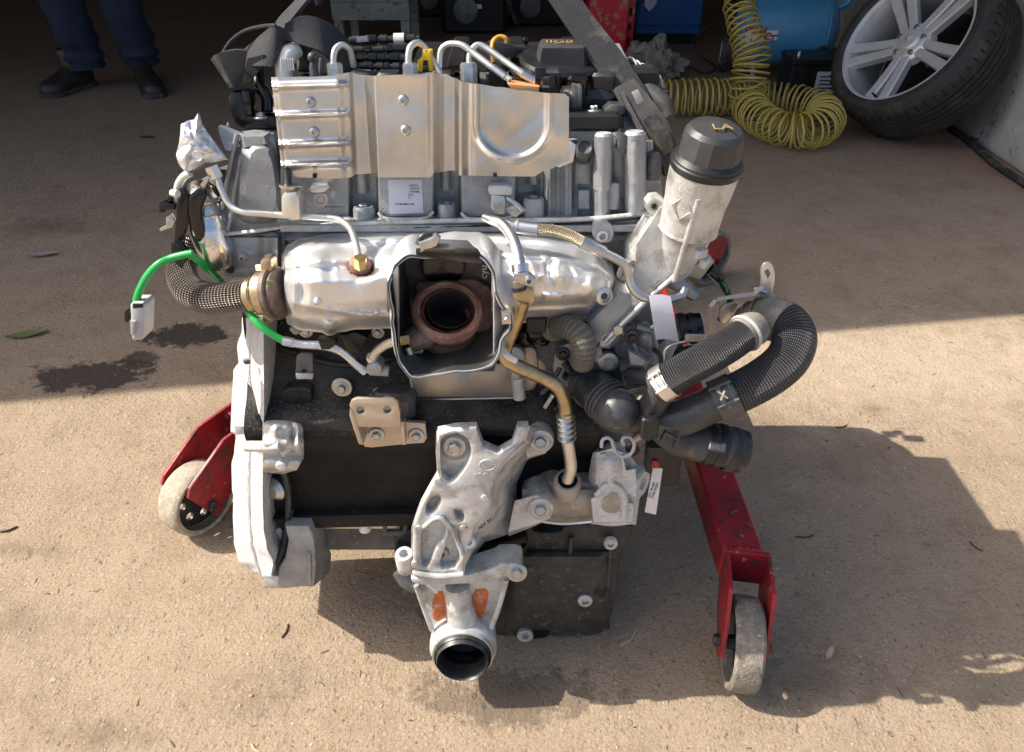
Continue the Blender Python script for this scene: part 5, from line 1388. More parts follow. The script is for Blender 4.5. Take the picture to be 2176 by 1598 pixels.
for pts in ([(926, 1258), (944, 1256), (948, 1318), (922, 1322), (916, 1290)], [(1002, 1254), (1040, 1250), (1034, 1290), (1022, 1322), (1008, 1316)]):
    plate('rust_streak', pts, .0668, .002, 'orange_rust', sup, .0003, sm=1)
bolt(sup, E(1098, 1216, .086), (NRM + UPV * .2).normalized(), S(E(1098, 1216, .1), 13), 'flange', 'bolt_steel')
tube('dowel_lug', [(850, 1212, .060), (866, 1236, .066), (886, 1248, .070)], [18, 17, 14], 'dark_casting', sup, seg=14)
tax = Vector((.01, -.985, .17)).normalized()
tcn = E(983, 1392, .098); ro = S(tcn, 72)
brg = lathe('bearing_tube', [(ro * .80, -.075), (ro * .92, -.066), (ro * .97, -.050), (ro, -.026), (ro * 1.0, -.012), (ro * .94, -.006), (ro * .92, -.005), (ro * .90, .002), (ro * .80, .003), (ro * .80, -.003)], tcn, tax, 'white_casting', sup, seg=48, cap=False)
lathe('seal_ring', [(ro * .86, -.004), (ro * .86, .004), (ro * .82, .008), (ro * .80, .006), (ro * .74, .014), (ro * .72, .012), (ro * .70, -.004), (ro * .66, -.012)], tcn, tax, 'dark_bolt', brg, seg=48, cap=False)
lathe('bearing_race', [(ro * .68, -.010), (ro * .62, -.014), (ro * .60, -.04)], tcn, tax, 'gloss_plastic', brg, seg=40, cap=False)
lathe('bore', [(ro * .78, -.03), (.0005, -.045)], tcn, tax, 'carbon', brg, seg=40, cap=False)

# ------------------------------------------------------------------ water pump housing
wp = plate('pump_housing', [(1108, 1052), (1140, 1036), (1180, 1020), (1200, 1036), (1236, 1024), (1262, 1030), (1280, 1052), (1262, 1070), (1258, 1108), (1170, 1104), (1112, 1110)], .030, .12, 'tan_casting', ENG, .010, sm=1)
relief('pump_belly', 1110, 1262, 30, lambda x: 1040, lambda x: 1108, 18, lambda x, y: .020 + .022 * max(0, 1 - ((y - 1066) / 46) ** 2) + .004 * math.sin(x / 16), 'tan_casting', wp, .02)
relief('pump_body', 1244, 1362, 36, pl([(1244, 1030), (1262, 960), (1300, 946), (1330, 962), (1362, 992)]), pl([(1244, 1112), (1300, 1118), (1350, 1114), (1362, 1050)]), 40, lambda x, y: .004 + .030 * max(0, 1 - ((x - 1303) / 60) ** 6) + .006 * math.sin(y / 13) * gauss(x, 1285, 26) + .004 * noise.noise(Vector((x * .04, y * .04, 3))), 'rough_casting', wp, .03)
c = E(1344, 1020, .030); lathe('pump_snout', [(S(c, 34), -.02), (S(c, 34), .012), (S(c, 30), .016), (S(c, 14), .016), (S(c, 12), .010), (.0005, .010)], c, (RGT * .8 + NRM * .6).normalized(), 'rough_casting', wp, seg=26)
pc = flare('pump_cover', [(1268, 962), (1300, 952), (1322, 962), (1330, 1000), (1350, 996), (1354, 1040), (1334, 1050), (1330, 1068), (1346, 1070), (1344, 1108), (1262, 1110), (1256, 1060), (1274, 1050), (1268, 1010)], .052, [(1262, 954), (1308, 944), (1330, 954), (1338, 990), (1360, 990), (1362, 1044), (1348, 1054), (1344, 1066), (1356, 1070), (1352, 1116), (1254, 1116), (1248, 1056), (1262, 1046), (1260, 1004)], -.03, 'rough_casting', wp)
plate('pump_recess', [(1278, 1062), (1308, 1044), (1318, 1064), (1316, 1092), (1280, 1088)], .0535, .002, 'tan_casting', pc, .0004, sm=1)
tube('pump_rib', [(1266, 1052, .054), (1296, 1028, .056), (1326, 1052, .054), (1326, 1106, .054)], 6, 'rough_casting', pc, seg=8)
tube('pump_rib', [(1282, 962, .052), (1290, 1000, .055), (1300, 1030, .055)], 8, 'rough_casting', pc, seg=8)
relief('pump_dome', 1266, 1322, 18, lambda x: 962, lambda x: 1030, 18, lambda x, y: .050 + .014 * max(0, 1 - ((x - 1294) / 30) ** 2) * max(0, 1 - ((y - 995) / 36) ** 2), 'rough_casting', pc, .01)
c = E(1206, 1020, .052)
pax = (UPV + NRM * .55).normalized()
lathe('pump_port', [(S(c, 30), -.03), (S(c, 30), -.004), (S(c, 26), .001), (S(c, 21), .001), (S(c, 20), -.006)], c, pax, 'tan_casting', wp, seg=26, cap=False)
lathe('port_seal', [(S(c, 22), -.004), (S(c, 19), .0025), (S(c, 15), .001)], c, pax, 'gloss_plastic', wp, seg=26, cap=False)
tube('pump_seam', [(1108, 1100, .034), (1190, 1112, .036), (1258, 1108, .040)], 4, 'pale_pipe', wp, seg=8)
for x, y in ((1288, 938), (1346, 956)):
    bolt_px(ENG, x, y, .02, 8, 'flange', 'dark_bolt')
plate('dark_gusset', [(1200, 950), (1262, 940), (1262, 1000), (1220, 1010)], .006, .04, 'block_black', ENG, .002)
# ------------------------------------------------------------------ sensor pipe on the left
sp_ = tube('sensor_pipe', [(462, 376, .022), (470, 400, .026), (486, 432, .030), (512, 449, .034), (560, 454, .036), (620, 458, .038), (690, 463, .040), (722, 468, .042), (744, 486, .055), (755, 515, .075), (762, 548, .095)], 7.5, 'pale_pipe', ENG, seg=14)
bolt(sp_, E(455, 366, .022), (E(462, 376, .022) - E(448, 348, .022)), S(E(455, 366, .02), 15), 'nut', 'pale_pipe', 'union_nut')
clp = plate('pipe_clamp', [(597, 418), (604, 410), (628, 410), (636, 420), (638, 468), (618, 470), (597, 460)], .052, .030, 'pale_pipe', sp_, .003)
tube('clamp_collar', [(613, 396, .040), (614, 412, .040)], 16, 'gold_pipe', clp, seg=18)
tube('clamp_washer', [(612, 392, .040), (612, 397, .040)], 19, 'steel', clp, seg=18)
tube('threaded_stud', [(609, 352, .030), (612, 394, .038)], 8, 'dark_bolt', clp, seg=10)
for i in range(6):
    tube('thread', [(610 + .3 * i, 358 + 6 * i, .031), (610 + .3 * i, 360 + 6 * i, .0315)], 9.5, 'dark_bolt', clp, seg=10)
for x in (676, 698): pass
# sheet clips on the carrier
cl = plate('spring_clip', [(652, 404), (660, 394), (694, 392), (700, 400), (690, 410), (664, 412)], .030, .012, 'steel', ENG, .003)
plate('clip_eye', [(668, 410), (694, 410), (698, 424), (692, 438), (680, 444), (668, 438), (664, 424)], .026, .003, 'etched', cl, .001, holes=[circle_px(681, 425, 9, 9, 16)], sm=1)
plate('clip_disc', circle_px(681, 425, 8.8, 8.8, 14), .0245, .002, 'tan_plate', cl, .0003)
cl2 = plate('spring_clip', [(1036, 404), (1040, 394), (1078, 394), (1090, 400), (1088, 416), (1040, 416)], .032, .014, 'white_casting', ENG, .003)
plate('clip_tongue', [(1044, 414), (1072, 416), (1076, 440), (1070, 456), (1050, 456), (1042, 440)], .030, .004, 'steel', cl2, .0015)
plate('clip_leg', [(1074, 444), (1096, 434), (1118, 446), (1096, 462), (1086, 458)], .034, .002, 'steel', cl2, .0006)
tube('clip_arm', [(1078, 420, .03), (1100, 436, .034), (1112, 448, .034)], 5, 'steel', cl2, seg=8)

# label on the carrier, code square left blank
lab = plate('part_label', [(824, 382), (896, 381), (900, 453), (828, 455)], .0124, .0006, 'paper', ENG, .0001)
lc = E(862, 400, .0124); k_ = S(lc, 1)
for i, (ln, w_) in enumerate((('16/07/22', 868), ('07:57:18', 872), ('13-99-008', 868), ('8 LR', 868), ('M', 868))):
    text('label_line', ln, 5.6 * k_, basis(E(w_, 394.5 + 6.6 * i, .0127), RGT, UPV), 'ink', lab, .0001, align='LEFT')
text('label_line', 'HC29-6J812-AB', 6.2 * k_, basis(E(860, 434, .0127), RGT, UPV), 'ink', lab, .0001)

# ------------------------------------------------------------------ coolant and oil feed pipes, middle right
fp = tube('feed_pipe', [(1030, 462, .045), (1046, 468, .055), (1066, 476, .066), (1086, 500, .084), (1098, 530, .100), (1106, 568, .118)], [9, 10.5, 11.5, 12, 12, 12], 'steel', ENG, seg=16)
tube('feed_collar', [(1105, 562, .117), (1107, 580, .121)], 19, 'steel', fp, seg=20)
plate('feed_flange', [(1092, 582), (1122, 580), (1138, 594), (1138, 606), (1126, 610), (1104, 604), (1094, 596)], .132, .010, 'steel', fp, .002, holes=[circle_px(1124, 597, 7, 6, 14)])
lathe('flange_eyelet', [(S(E(1124, 597, .13), 7), -.004), (S(E(1124, 597, .13), 9), .001), (S(E(1124, 597, .13), 5), .002), (S(E(1124, 597, .13), 4), -.004)], E(1124, 597, .132), NRM, 'steel', fp, seg=16)
plate('lower_flange', [(1090, 606), (1112, 606), (1134, 618), (1136, 640), (1126, 652), (1100, 648), (1090, 630)], .122, .012, 'gold_pipe', fp, .002)
for i in range(2):
    tube('flange_seal', [(1102 + i, 606 + 6 * i, .120), (1103 + i, 610 + 6 * i, .120)], 17, 'dark_bolt', fp, seg=16)
gp_ = tube('return_pipe', [(1112, 636, .118), (1104, 664, .112), (1090, 700, .104), (1076, 736, .098), (1074, 760, .098), (1090, 774, .098), (1130, 792, .094), (1172, 812, .090), (1192, 832, .088), (1200, 860, .084), (1202, 885, .080)], [17, 15, 14.5, 14.5, 15, 15.5, 15, 15, 15, 15, 15], 'gold_pipe', ENG, seg=18)
tube('pipe_saddle', [(1068, 742, .112), (1078, 756, .116), (1096, 766, .114)], 9, 'pale_pipe', gp_, seg=10)
P0 = E(1201, 872, .080); P1 = E(1205, 935, .072)
rings_ = []
nb = 60
pts_ = [P0.lerp(P1, i / nb) for i in range(nb + 1)]
rad_ = [S(P0, 17 + 3.8 * math.cos(2 * PI * 5.5 * i / nb)) for i in range(nb + 1)]
tube_w('bellows', pts_, rad_, 'steel', gp_, seg=22)
tube('return_tail', [(1205, 932, .072), (1211, 970, .066), (1213, 996, .062), (1206, 1020, .056)], 13, 'pale_pipe', gp_, seg=16)

fh = tube('fuel_hose', [(1140, 487, .072), (1180, 491, .078), (1214, 502, .082), (1240, 516, .084)], 12.5, 'fine_braid', ENG, seg=20, sub=10)
tube('hose_ferrule', [(1094, 480, .066), (1118, 485, .069), (1144, 488, .072)], 14.5, 'steel', fh, seg=18)
tube('hose_ferrule', [(1236, 514, .084), (1258, 524, .084), (1282, 536, .082)], 14, 'steel', fh, seg=18)
tube('ferrule_ring', [(1096, 480, .0665), (1101, 481, .067)], 16, 'pale_pipe', fh, seg=18)
tube('feed_stub', [(1046, 466, .055), (1072, 472, .062), (1096, 480, .066)], 8, 'steel', fh, seg=12)
tube('hard_line', [(1280, 535, .082), (1304, 547, .080), (1324, 560, .078), (1334, 580, .076), (1340, 604, .078), (1352, 622, .080), (1374, 633, .080), (1420, 636, .076), (1448, 628, .072), (1456, 612, .068)], 9.5, 'steel', fh, seg=14)
c = E(1330, 572, .066); lathe('line_ring', [(S(c, 24), -.003), (S(c, 24), .003), (S(c, 17), .004), (S(c, 16), -.004)], c, (RGT * .7 + NRM * .6 + UPV * -.3).normalized(), 'cast_aluminium', fh, seg=24, cap=False)

# ------------------------------------------------------------------ oil filter housing
fc0 = E(1434, 578, .040); fc1 = E(1499, 354, .078)
fax = (fc1 - fc0).normalized(); fl_ = (fc1 - fc0).length
rf = S(fc1, 74)
filt = lathe('filter_housing', [(rf * .36, -.004), (rf * .46, fl_ * .02), (rf * .60, fl_ * .12), (rf * .74, fl_ * .30), (rf * .78, fl_ * .42), (rf * .90, fl_ * .46), (rf * .92, fl_ * .70), (rf * .97, fl_ * .80), (rf * 1.0, fl_ * .97), (rf * 1.0, fl_), (rf * .9, fl_ * 1.0)], fc0, fax, 'white_casting', ENG, seg=48)
cap_ = lathe('filter_cap', [(rf * 1.02, -.001), (rf * 1.045, .004), (rf * 1.045, .006), (rf * 1.0, .0075), (rf * 1.0, .0095), (rf * .93, .012), (rf * .86, .014)], fc1, fax, 'black_plastic', ENG, seg=48)
lathe('cap_dome', [(rf * .885, .012), (rf * .87, .030), (rf * .83, .0375), (rf * .72, .0425), (rf * .45, .0455), (.0005, .0462)], fc1, fax, 'cap_plastic', cap_, seg=14, ang=22)
cu_ = frame_of(fax)
topc = fc1 + fax * .0468
text('paint_mark', 'LA', S(fc1, 36), basis(topc + RGT * .002 - Vector((0, .010, 0)), RGT, Vector((0, 1, 0.1))), 'yellow_ink', cap_, .0004)
text('paint_mark', 'o6', S(fc1, 16), basis(topc + Vector((-.006, .012, -.0005)), RGT, Vector((0, 1, 0))), 'yellow_ink', cap_, .0004)
# rib, lozenge, pads on the housing: built on its skin
def on_cyl(h, ang_, r_):
    u, v, a = cu_
    base = (RGT - fax * RGT.dot(fax)).normalized(); oth = fax.cross(base)
    return fc0 + fax * h + (base * math.cos(ang_) + oth * math.sin(ang_)) * r_
fr0 = R(-90)
mb = MB()
tube_w('housing_rib', [on_cyl(fl_ * t, R(-104), rf * (.80 + .16 * t)) for t in (.06, .2, .4, .6, .8, .86)], .0032, 'white_casting', filt, seg=8)
for t, a_ in ((.34, -64), (.20, -30)):
    p_ = on_cyl(fl_ * t, R(a_), rf * .80); nn = (p_ - (fc0 + fax * fl_ * t)).normalized()
    box('housing_pad', p_, (.008, .0055, .005), 'white_casting', filt, (fax.cross(nn), fax, nn), .0015)
p_ = on_cyl(fl_ * .74, R(-128), rf * .95); nn = (p_ - (fc0 + fax * fl_ * .74)).normalized(); tt = fax.cross(nn)
loz = [p_ + tt * .011, p_ + fax * .014, p_ - tt * .011, p_ - fax * .014, p_ + tt * .011]
tube_w('housing_lozenge', loz, .0010, 'white_casting', filt, seg=6)
for t in (.44,):
    lathe('housing_step', [(rf * .78, -.002), (rf * .93, .002), (rf * .90, .006)], fc0 + fax * fl_ * t, fax, 'white_casting', filt, seg=48, cap=False)
fb = plate('filter_base', [(1372, 462), (1396, 470), (1436, 492), (1450, 520), (1470, 540), (1474, 556), (1452, 580), (1330, 694), (1296, 722), (1262, 714), (1256, 690), (1316, 628), (1338, 590), (1334, 556), (1336, 520), (1352, 494)], .036, .055, 'white_casting', ENG, .004)
plate('filter_lug', [(1374, 432), (1384, 420), (1400, 418), (1412, 426), (1440, 450), (1446, 500), (1422, 500), (1390, 462), (1376, 450)], .050, .022, 'white_casting', fb, .003, holes=[circle_px(1391, 440, 5.5, 6, 12)])
plate('base_flange', [(1434, 534), (1450, 544), (1456, 564), (1446, 582), (1352, 668), (1330, 664), (1322, 642), (1344, 604), (1396, 556)], .058, .024, 'white_casting', fb, .003)
for a, b in (((1344, 536), (1376, 488)), ((1384, 592), (1380, 566)), ((1350, 596), (1386, 566)), ((1396, 600), (1430, 560))):
    tube('base_rib', [(a[0], a[1], .038), (b[0], b[1], .040)], 6, 'white_casting', fb, seg=8)
flare('base_step', [(1346, 530), (1372, 492), (1392, 500), (1396, 560), (1350, 566)], .047, [(1340, 534), (1368, 480), (1400, 494), (1404, 570), (1344, 574)], .035, 'white_casting', fb)
flare('filter_web', [(1352, 520), (1386, 470), (1404, 440), (1440, 452), (1446, 520), (1440, 566), (1352, 632), (1342, 600), (1350, 566)], .060, [(1340, 510), (1376, 462), (1400, 424), (1450, 440), (1470, 520), (1456, 576), (1340, 660), (1326, 620), (1338, 570)], .02, 'white_casting', fb)
plate('base_leg', [(1250, 688), (1318, 618), (1342, 624), (1346, 652), (1300, 706), (1270, 734), (1256, 720)], .060, .05, 'cast_aluminium', fb, .004)
tube('leg_seam', [(1284, 726, .062), (1350, 660, .062), (1446, 576, .060)], 6, 'pale_pipe', fb, seg=8)
sol = tube('oil_solenoid', [(1424, 592, .03), (1446, 606, .032), (1462, 618, .034)], [19, 17, 15], 'cast_aluminium', ENG, seg=16)
bolt(sol, E(1468, 622, .034), (RGT * .8 - UPV * .5).normalized(), S(E(1468, 622, .03), 15), 'nut', 'bolt_steel', 'union_nut')
con = plate('pale_connector', [(1452, 572), (1494, 536), (1520, 558), (1490, 596), (1466, 590)], .030, .035, 'translucent_plastic', ENG, .004)
plate('plug', [(1502, 584), (1518, 566), (1544, 592), (1530, 608)], .028, .022, 'gloss_plastic', con, .003)
tube('plug_lead', [(1532, 598, -.005), (1552, 640, -.02), (1530, 680, -.03)], 7, 'rubber', con, seg=8)
tube('plug_wire', [(1530, 596, -.002), (1542, 610, -.004), (1544, 622, -.006)], 2.5, 'green_wire', con, seg=6)
# paper tag folded over the line
tg = sheet('paper_tag', lambda u, v: E(1379 + 46 * u + 15 * v * (1 - u) + 18 * v * u, 630 - 4 * math.sin(PI * u) + 92 * v + 6 * u * v, .088 - .010 * v + .006 * math.sin(PI * v)), 8, 14, .0006, 'paper', ENG)
# castings under the filter
def th_d(x, y):
    q = Vector((x * .03, y * .03, 7))
    d = .012 + .018 * noise.noise(q) + .008 * noise.noise(q * 2.4)
    d += .020 * gauss(x, 1284, 20) * gauss(y, 722, 18) + .022 * gauss(x, 1356, 22) * gauss(y, 768, 18) + .018 * gauss(x, 1372, 18) * gauss(y, 714, 22)
    d -= .014 * gauss(x, 1320, 14) * gauss(y, 740, 30)
    return d - .03 * max(0, (abs(x - 1325) - 58) / 16) ** 2
cast_r = relief('thermostat_housing', 1250, 1400, 60, pl([(1250, 724), (1290, 700), (1330, 694), (1370, 682), (1400, 700)]), pl([(1250, 800), (1300, 826), (1370, 812), (1400, 780)]), 50, th_d, 'white_casting', ENG, .05, ang=35)
flare('pale_nose', [(1336, 746), (1354, 756), (1372, 768), (1366, 776), (1340, 774)], .052, [(1326, 734), (1362, 744), (1392, 768), (1374, 792), (1328, 788)], .01, 'white_casting', cast_r, ang=20)
flare('pale_nose', [(1278, 714), (1300, 702), (1312, 712), (1292, 736), (1274, 736)], .060, [(1264, 706), (1306, 690), (1322, 714), (1296, 748), (1264, 746)], .02, 'white_casting', cast_r, ang=20)
bolt_px(cast_r, 1312, 698, .06, 12, 'hex', 'bolt_steel')
tube('housing_rib', [(1300, 700, .030), (1330, 712, .034), (1350, 740, .036), (1346, 770, .034)], 6, 'cast_aluminium', cast_r, seg=8)
tube('housing_rib', [(1352, 694, .030), (1386, 706, .030), (1394, 740, .024)], 7, 'cast_aluminium', cast_r, seg=8)
# lever bar behind
blk_ring = tube('band_clamp', [(1440, 700, .03), (1462, 697, .03), (1490, 692, .03)], [30, 31, 28], 'gloss_plastic', ENG, seg=26)
for x in (1448, 1470):
    c = E(x, 698, .03); lathe('clamp_band', [(S(c, 33), -.004), (S(c, 34), 0), (S(c, 33), .004)], c, (E(1490, 692, .03) - E(1440, 700, .03)), 'black_plastic', blk_ring, seg=26, cap=False)
box('clamp_screw', E(1476, 716, .05), (.012, .004, .005), 'steel', blk_ring, ENG_AX, .001)

# brackets, bolts and small castings packed beside the thermostat
bp_ = plate('cast_bracket', [(1180, 740), (1214, 726), (1246, 740), (1250, 790), (1228, 830), (1190, 826), (1172, 790)], .020, .03, 'cast_aluminium', ENG, .004, sm=1, holes=[circle_px(1206, 800, 9, 9, 14)])
bolt_px(bp_, 1196, 752, .021, 9, 'flange', 'dark_bolt'); bolt_px(bp_, 1232, 806, .021, 8, 'flange')
flare('cast_knuckle', [(1262, 744), (1276, 738), (1282, 756), (1272, 772), (1260, 764)], .050, [(1250, 736), (1282, 728), (1294, 758), (1276, 786), (1250, 776)], .008, 'cast_aluminium', ENG, ang=20)
tube('coolant_stub', [(1336, 796, .03), (1366, 800, .045), (1392, 806, .06)], [17, 16, 15], 'dark_casting', ENG, seg=16)
tube('vacuum_line', [(1180, 870, .03), (1206, 846, .05), (1232, 838, .05), (1252, 850, .04)], 5, 'rubber', ENG, seg=8)
tube('vacuum_line', [(1390, 742, .03), (1404, 760, .05), (1398, 790, .06), (1376, 806, .06)], 5, 'rubber', ENG, seg=8)
for x, y, d, r_ in ((1394, 700, .03, 9), (1342, 716, .04, 9), (1388, 792, .03, 8), (1246, 870, .02, 8), (1180, 904, .02, 9), (1226, 920, .02, 8)):
    bolt_px(ENG, x, y, d, r_, 'flange', random.choice(['bolt_steel', 'dark_bolt']))
plate('wire_shield', [(1396, 700), (1420, 690), (1432, 730), (1420, 760), (1398, 750)], .012, .03, 'dark_casting', ENG, .004, sm=1)
plate('pump_bracket', [(1262, 880), (1300, 900), (1330, 916), (1326, 940), (1276, 950), (1254, 920)], .020, .05, 'dark_casting', ENG, .005, sm=1)
# small dusty hose
dh = tube('bypass_hose', [(1178, 696, .040), (1206, 694, .062), (1232, 712, .078), (1242, 742, .082), (1236, 772, .072)], [24, 26, 27, 27, 25], 'dusty_braid', ENG, seg=24, sub=8)
tube('hose_end', [(1172, 698, .036), (1184, 695, .046)], 27, 'dusty_rubber', dh, seg=22)
cp = tube('quick_coupling', [(1116, 706, .02), (1140, 702, .026), (1174, 698, .036)], [26, 30, 24], 'gloss_plastic', ENG, seg=22)
for x in (1124, 1152): 
    c = E(x, 704, .026); lathe('coupling_ring', [(S(c, 31), -.003), (S(c, 33), 0), (S(c, 31), .003)], c, (E(1174, 698, .036) - E(1116, 706, .02)), 'gloss_plastic', cp, seg=22, cap=False)
box('coupling_latch', E(1140, 690, .05), (.012, .004, .010), 'black_plastic', cp, ENG_AX, .002)
tube('lower_clip', [(1200, 770, .03), (1216, 790, .04), (1232, 788, .05)], 9, 'black_plastic', dh, seg=8)

# ------------------------------------------------------------------ thermostat neck and big hoses
nk = plate('neck_flange', [(1270, 752), (1292, 742), (1312, 756), (1318, 790), (1330, 830), (1300, 850), (1240, 840), (1236, 810), (1250, 780)], .048, .022, 'black_plastic', ENG, .003, sm=1)
bolt_px(nk, 1292, 769, .049, 12.5, 'flange', 'bolt_steel')
tube('neck_ring', [(1254, 816, .030), (1262, 824, .044)], [50, 49], 'dark_casting', nk, seg=32)
neck = tube('outlet_neck', [(1256, 818, .036), (1276, 838, .062), (1300, 862, .082), (1318, 880, .090)], [44, 46, 50, 46], 'dusty_plastic', ENG, seg=30)
bc = E(1312, 872, .104); rb = S(bc, 47)
lathe('neck_dome', [(rb * math.cos(t), rb * math.sin(t)) for t in [R(-20 + 110 * i / 14) for i in range(15)]], bc, (NRM + UPV * .5 - RGT * .1).normalized(), 'dusty_plastic', neck, seg=32, ang=60)
for i in range(3):
    c = E(1284 + 7 * i, 846 + 6 * i, .070 + .006 * i)
    lathe('neck_rib', [(S(c, 49), -.001), (S(c, 51), .001), (S(c, 49), .003)], c, (E(1318, 880, .09) - E(1256, 818, .036)), 'dusty_plastic', neck, seg=32, cap=False)
tube('neck_wire', [(1310, 838, .10), (1340, 832, .10), (1380, 820, .10)], 3.5, 'dusty_plastic', neck, seg=6)
tube('neck_wire', [(1300, 848, .10), (1336, 836, .104), (1384, 824, .104)], 3, 'dusty_plastic', neck, seg=6)
ypipe = tube('junction_pipe', [(1322, 882, .092), (1366, 888, .096), (1410, 895, .098), (1470, 880, .106), (1534, 848, .112)], [40, 36, 40, 39, 38], 'dusty_plastic', ENG, seg=30)
tube('branch_pipe', [(1376, 880, .098), (1396, 846, .110), (1408, 822, .118)], [30, 29, 29], 'dusty_plastic', ypipe, seg=24)
low_b = tube('lower_branch', [(1390, 902, .090), (1440, 930, .090), (1500, 942, .094), (1536, 948, .096), (1560, 956, .096)], [26, 38, 43, 45, 46], 'dusty_plastic', ypipe, seg=30)
ba = (E(1560, 956, .096) - E(1500, 942, .094)).normalized()
for x, y, w_ in ((1508, 943, 46), (1528, 947, 48), (1552, 954, 49), (1566, 957, 47)):
    c = E(x, y, .095); lathe('branch_band', [(S(c, w_) * .97, -.006), (S(c, w_), -.003), (S(c, w_), .003), (S(c, w_) * .97, .006)], c, ba, 'black_plastic' if w_ != 49 else 'rubber', low_b, seg=32, cap=False)
c = E(1562, 956, .096); lathe('branch_mouth', [(S(c, 46), 0), (S(c, 46), .010), (S(c, 42), .012), (S(c, 40), .004), (S(c, 39), -.01), (.0005, -.012)], c, ba, 'rubber', low_b, seg=32, cap=False)
box('branch_latch', E(1524, 950, .140), (.010, .003, .006), 'dusty_plastic', low_b, (ba, Vector((0, -.6, .8)), ba.cross(Vector((0, -.6, .8)))), .0015)
# rectangular clip on the pipe
for pts in ([(1404, 938), (1414, 918), (1420, 920), (1412, 944)], [(1430, 952), (1440, 932), (1446, 934), (1438, 956)], [(1414, 918), (1440, 932), (1438, 937), (1412, 924)]):
    plate('clip_frame', pts, .132, .006, 'dusty_plastic', ypipe, .001)
tube('pipe_valve', [(1352, 932, .11), (1372, 920, .12)], [9, 11], 'steel', ypipe, seg=12)
tube('valve_disc', [(1366, 900, .13), (1378, 934, .13)], 6, 'black_plastic', ypipe, seg=8)
box('valve_body', E(1380, 908, .13), (.010, .006, .014), 'black_plastic', ypipe, ENG_AX, .002)

big = tube('radiator_hose', [(1530, 850, .112), (1576, 830, .112), (1630, 800, .106), (1672, 764, .096), (1688, 722, .080), (1672, 688, .060), (1640, 676, .042)], [43, 44, 45, 46, 46, 45, 44], 'black_braid', ENG, seg=40, sub=10)
tube('hose_cuff', [(1672, 690, .061), (1646, 678, .046), (1616, 680, .030), (1594, 692, .020)], [47, 47, 45, 44], 'dusty_rubber', big, seg=32)
for x, y, d in ((1624, 677, .036), (1604, 686, .026)):
    c = E(x, y, d); lathe('cuff_ring', [(S(c, 46), -.003), (S(c, 48.5), 0), (S(c, 46), .003)], c, (E(1646, 678, .046) - E(1594, 692, .02)), 'dusty_rubber', big, seg=32, cap=False)
small = tube('heater_hose', [(1404, 818, .120), (1446, 792, .124), (1500, 762, .122), (1548, 734, .112), (1582, 710, .098)], [36, 37, 37, 37, 36], 'black_braid', ENG, seg=36, sub=10)
tube('hose_cuff', [(1576, 714, .100), (1590, 704, .094), (1604, 696, .086)], [38, 40, 36], 'dusty_rubber', small, seg=28)
tube('hose_cuff', [(1396, 824, .118), (1424, 806, .122)], [38, 38], 'rubber', small, seg=28)
c = E(1584, 708, .097); lathe('pale_collar', [(S(c, 40), -.003), (S(c, 43), 0), (S(c, 40), .003)], c, E(1604, 696, .086) - E(1560, 726, .106), 'grey_plastic', small, seg=28, cap=False)
def clamp(c, axis, r_, w_, parent, light=True):
    """spring band clamp with window and ears"""
    a = Vector(axis).normalized()
    m_ = 'pale_pipe' if light else 'dark_casting'
    b_ = lathe('hose_clamp', [(r_ * .99, -w_), (r_ * 1.04, -w_), (r_ * 1.04, w_), (r_ * .99, w_)], c, a, m_, parent, seg=36, cap=False)
    s_ = a.cross(Vector((0, -.6, .8))).normalized(); n2 = s_.cross(a).normalized()
    if n2.dot(CAMP - c) < 0: n2 = -n2
    for k in (-1, 1):
        box('clamp_ear', c + n2 * r_ * 1.08 + s_ * (k * r_ * .45), (w_ * 1.1, r_ * .07, r_ * .10), m_, b_, (a, s_, n2), .0008)
    box('clamp_bridge', c + n2 * r_ * 1.08, (w_ * .35, r_ * .48, r_ * .06), m_, b_, (a, s_, n2), .0006)
    return b_
ah = E(1446, 792, .124) - E(1404, 818, .12)
clamp(E(1408, 815, .120), ah, S(E(1408, 815, .12), 39), .005, small)
clamp(E(1420, 808, .121), ah, S(E(1420, 808, .12), 39), .0025, small)
ab = E(1576, 830, .112) - E(1530, 850, .112)
clamp(E(1534, 848, .112), ab, S(E(1534, 848, .112), 45), .009, big, False)
clamp(E(1556, 839, .112), ab, S(E(1556, 839, .112), 46), .004, big, False)
for a, b in (((1526, 832), (1546, 846)), ((1532, 850), (1540, 830))):
    tube('clamp_cross', [(a[0], a[1], .142), (b[0], b[1], .142)], 2.5, 'pale_pipe', big, seg=6)
# thin steel bracket holding the hoses
sb = plate('hose_bracket', [(1612, 628), (1618, 600), (1616, 574), (1622, 560), (1634, 556), (1644, 566), (1648, 590), (1640, 630), (1628, 650)], .024, .003, 'pale_pipe', ENG, .001, holes=[[(1624, 576), (1632, 572), (1638, 582), (1632, 592)]], sm=1)
def strip(name, a, b, wpx, d0, d1, th, material, parent):
    """bent strap between two px points with its width running into the depth"""
    A, B = E(*a, d0), E(*b, d0); C, D_ = E(*b, d1), E(*a, d1)
    n = (B - A).cross(D_ - A).normalized()
    V = [A, B, C, D_] + [q + n * th for q in (A, B, C, D_)]
    return obj(name, V, [(0, 1, 2, 3), (7, 6, 5, 4), (0, 4, 5, 1), (1, 5, 6, 2), (2, 6, 7, 3), (3, 7, 4, 0)], material, parent)
pth = [(1514, 736), (1516, 690), (1512, 654), (1524, 640), (1560, 634), (1604, 628), (1624, 612)]
for a, b in zip(pth[:-1], pth[1:]):
    strip('bracket_strap', a, b, 0, .044, .010, .0045, 'tan_plate', sb)
tube('bracket_pin', [(1604, 614, .03), (1616, 616, .034), (1628, 620, .034)], 6, 'bolt_steel', sb, seg=8)
plate('bracket_web', [(1530, 650), (1572, 640), (1556, 672), (1538, 690), (1528, 680)], .006, .004, 'pale_pipe', sb, .001, sm=1)
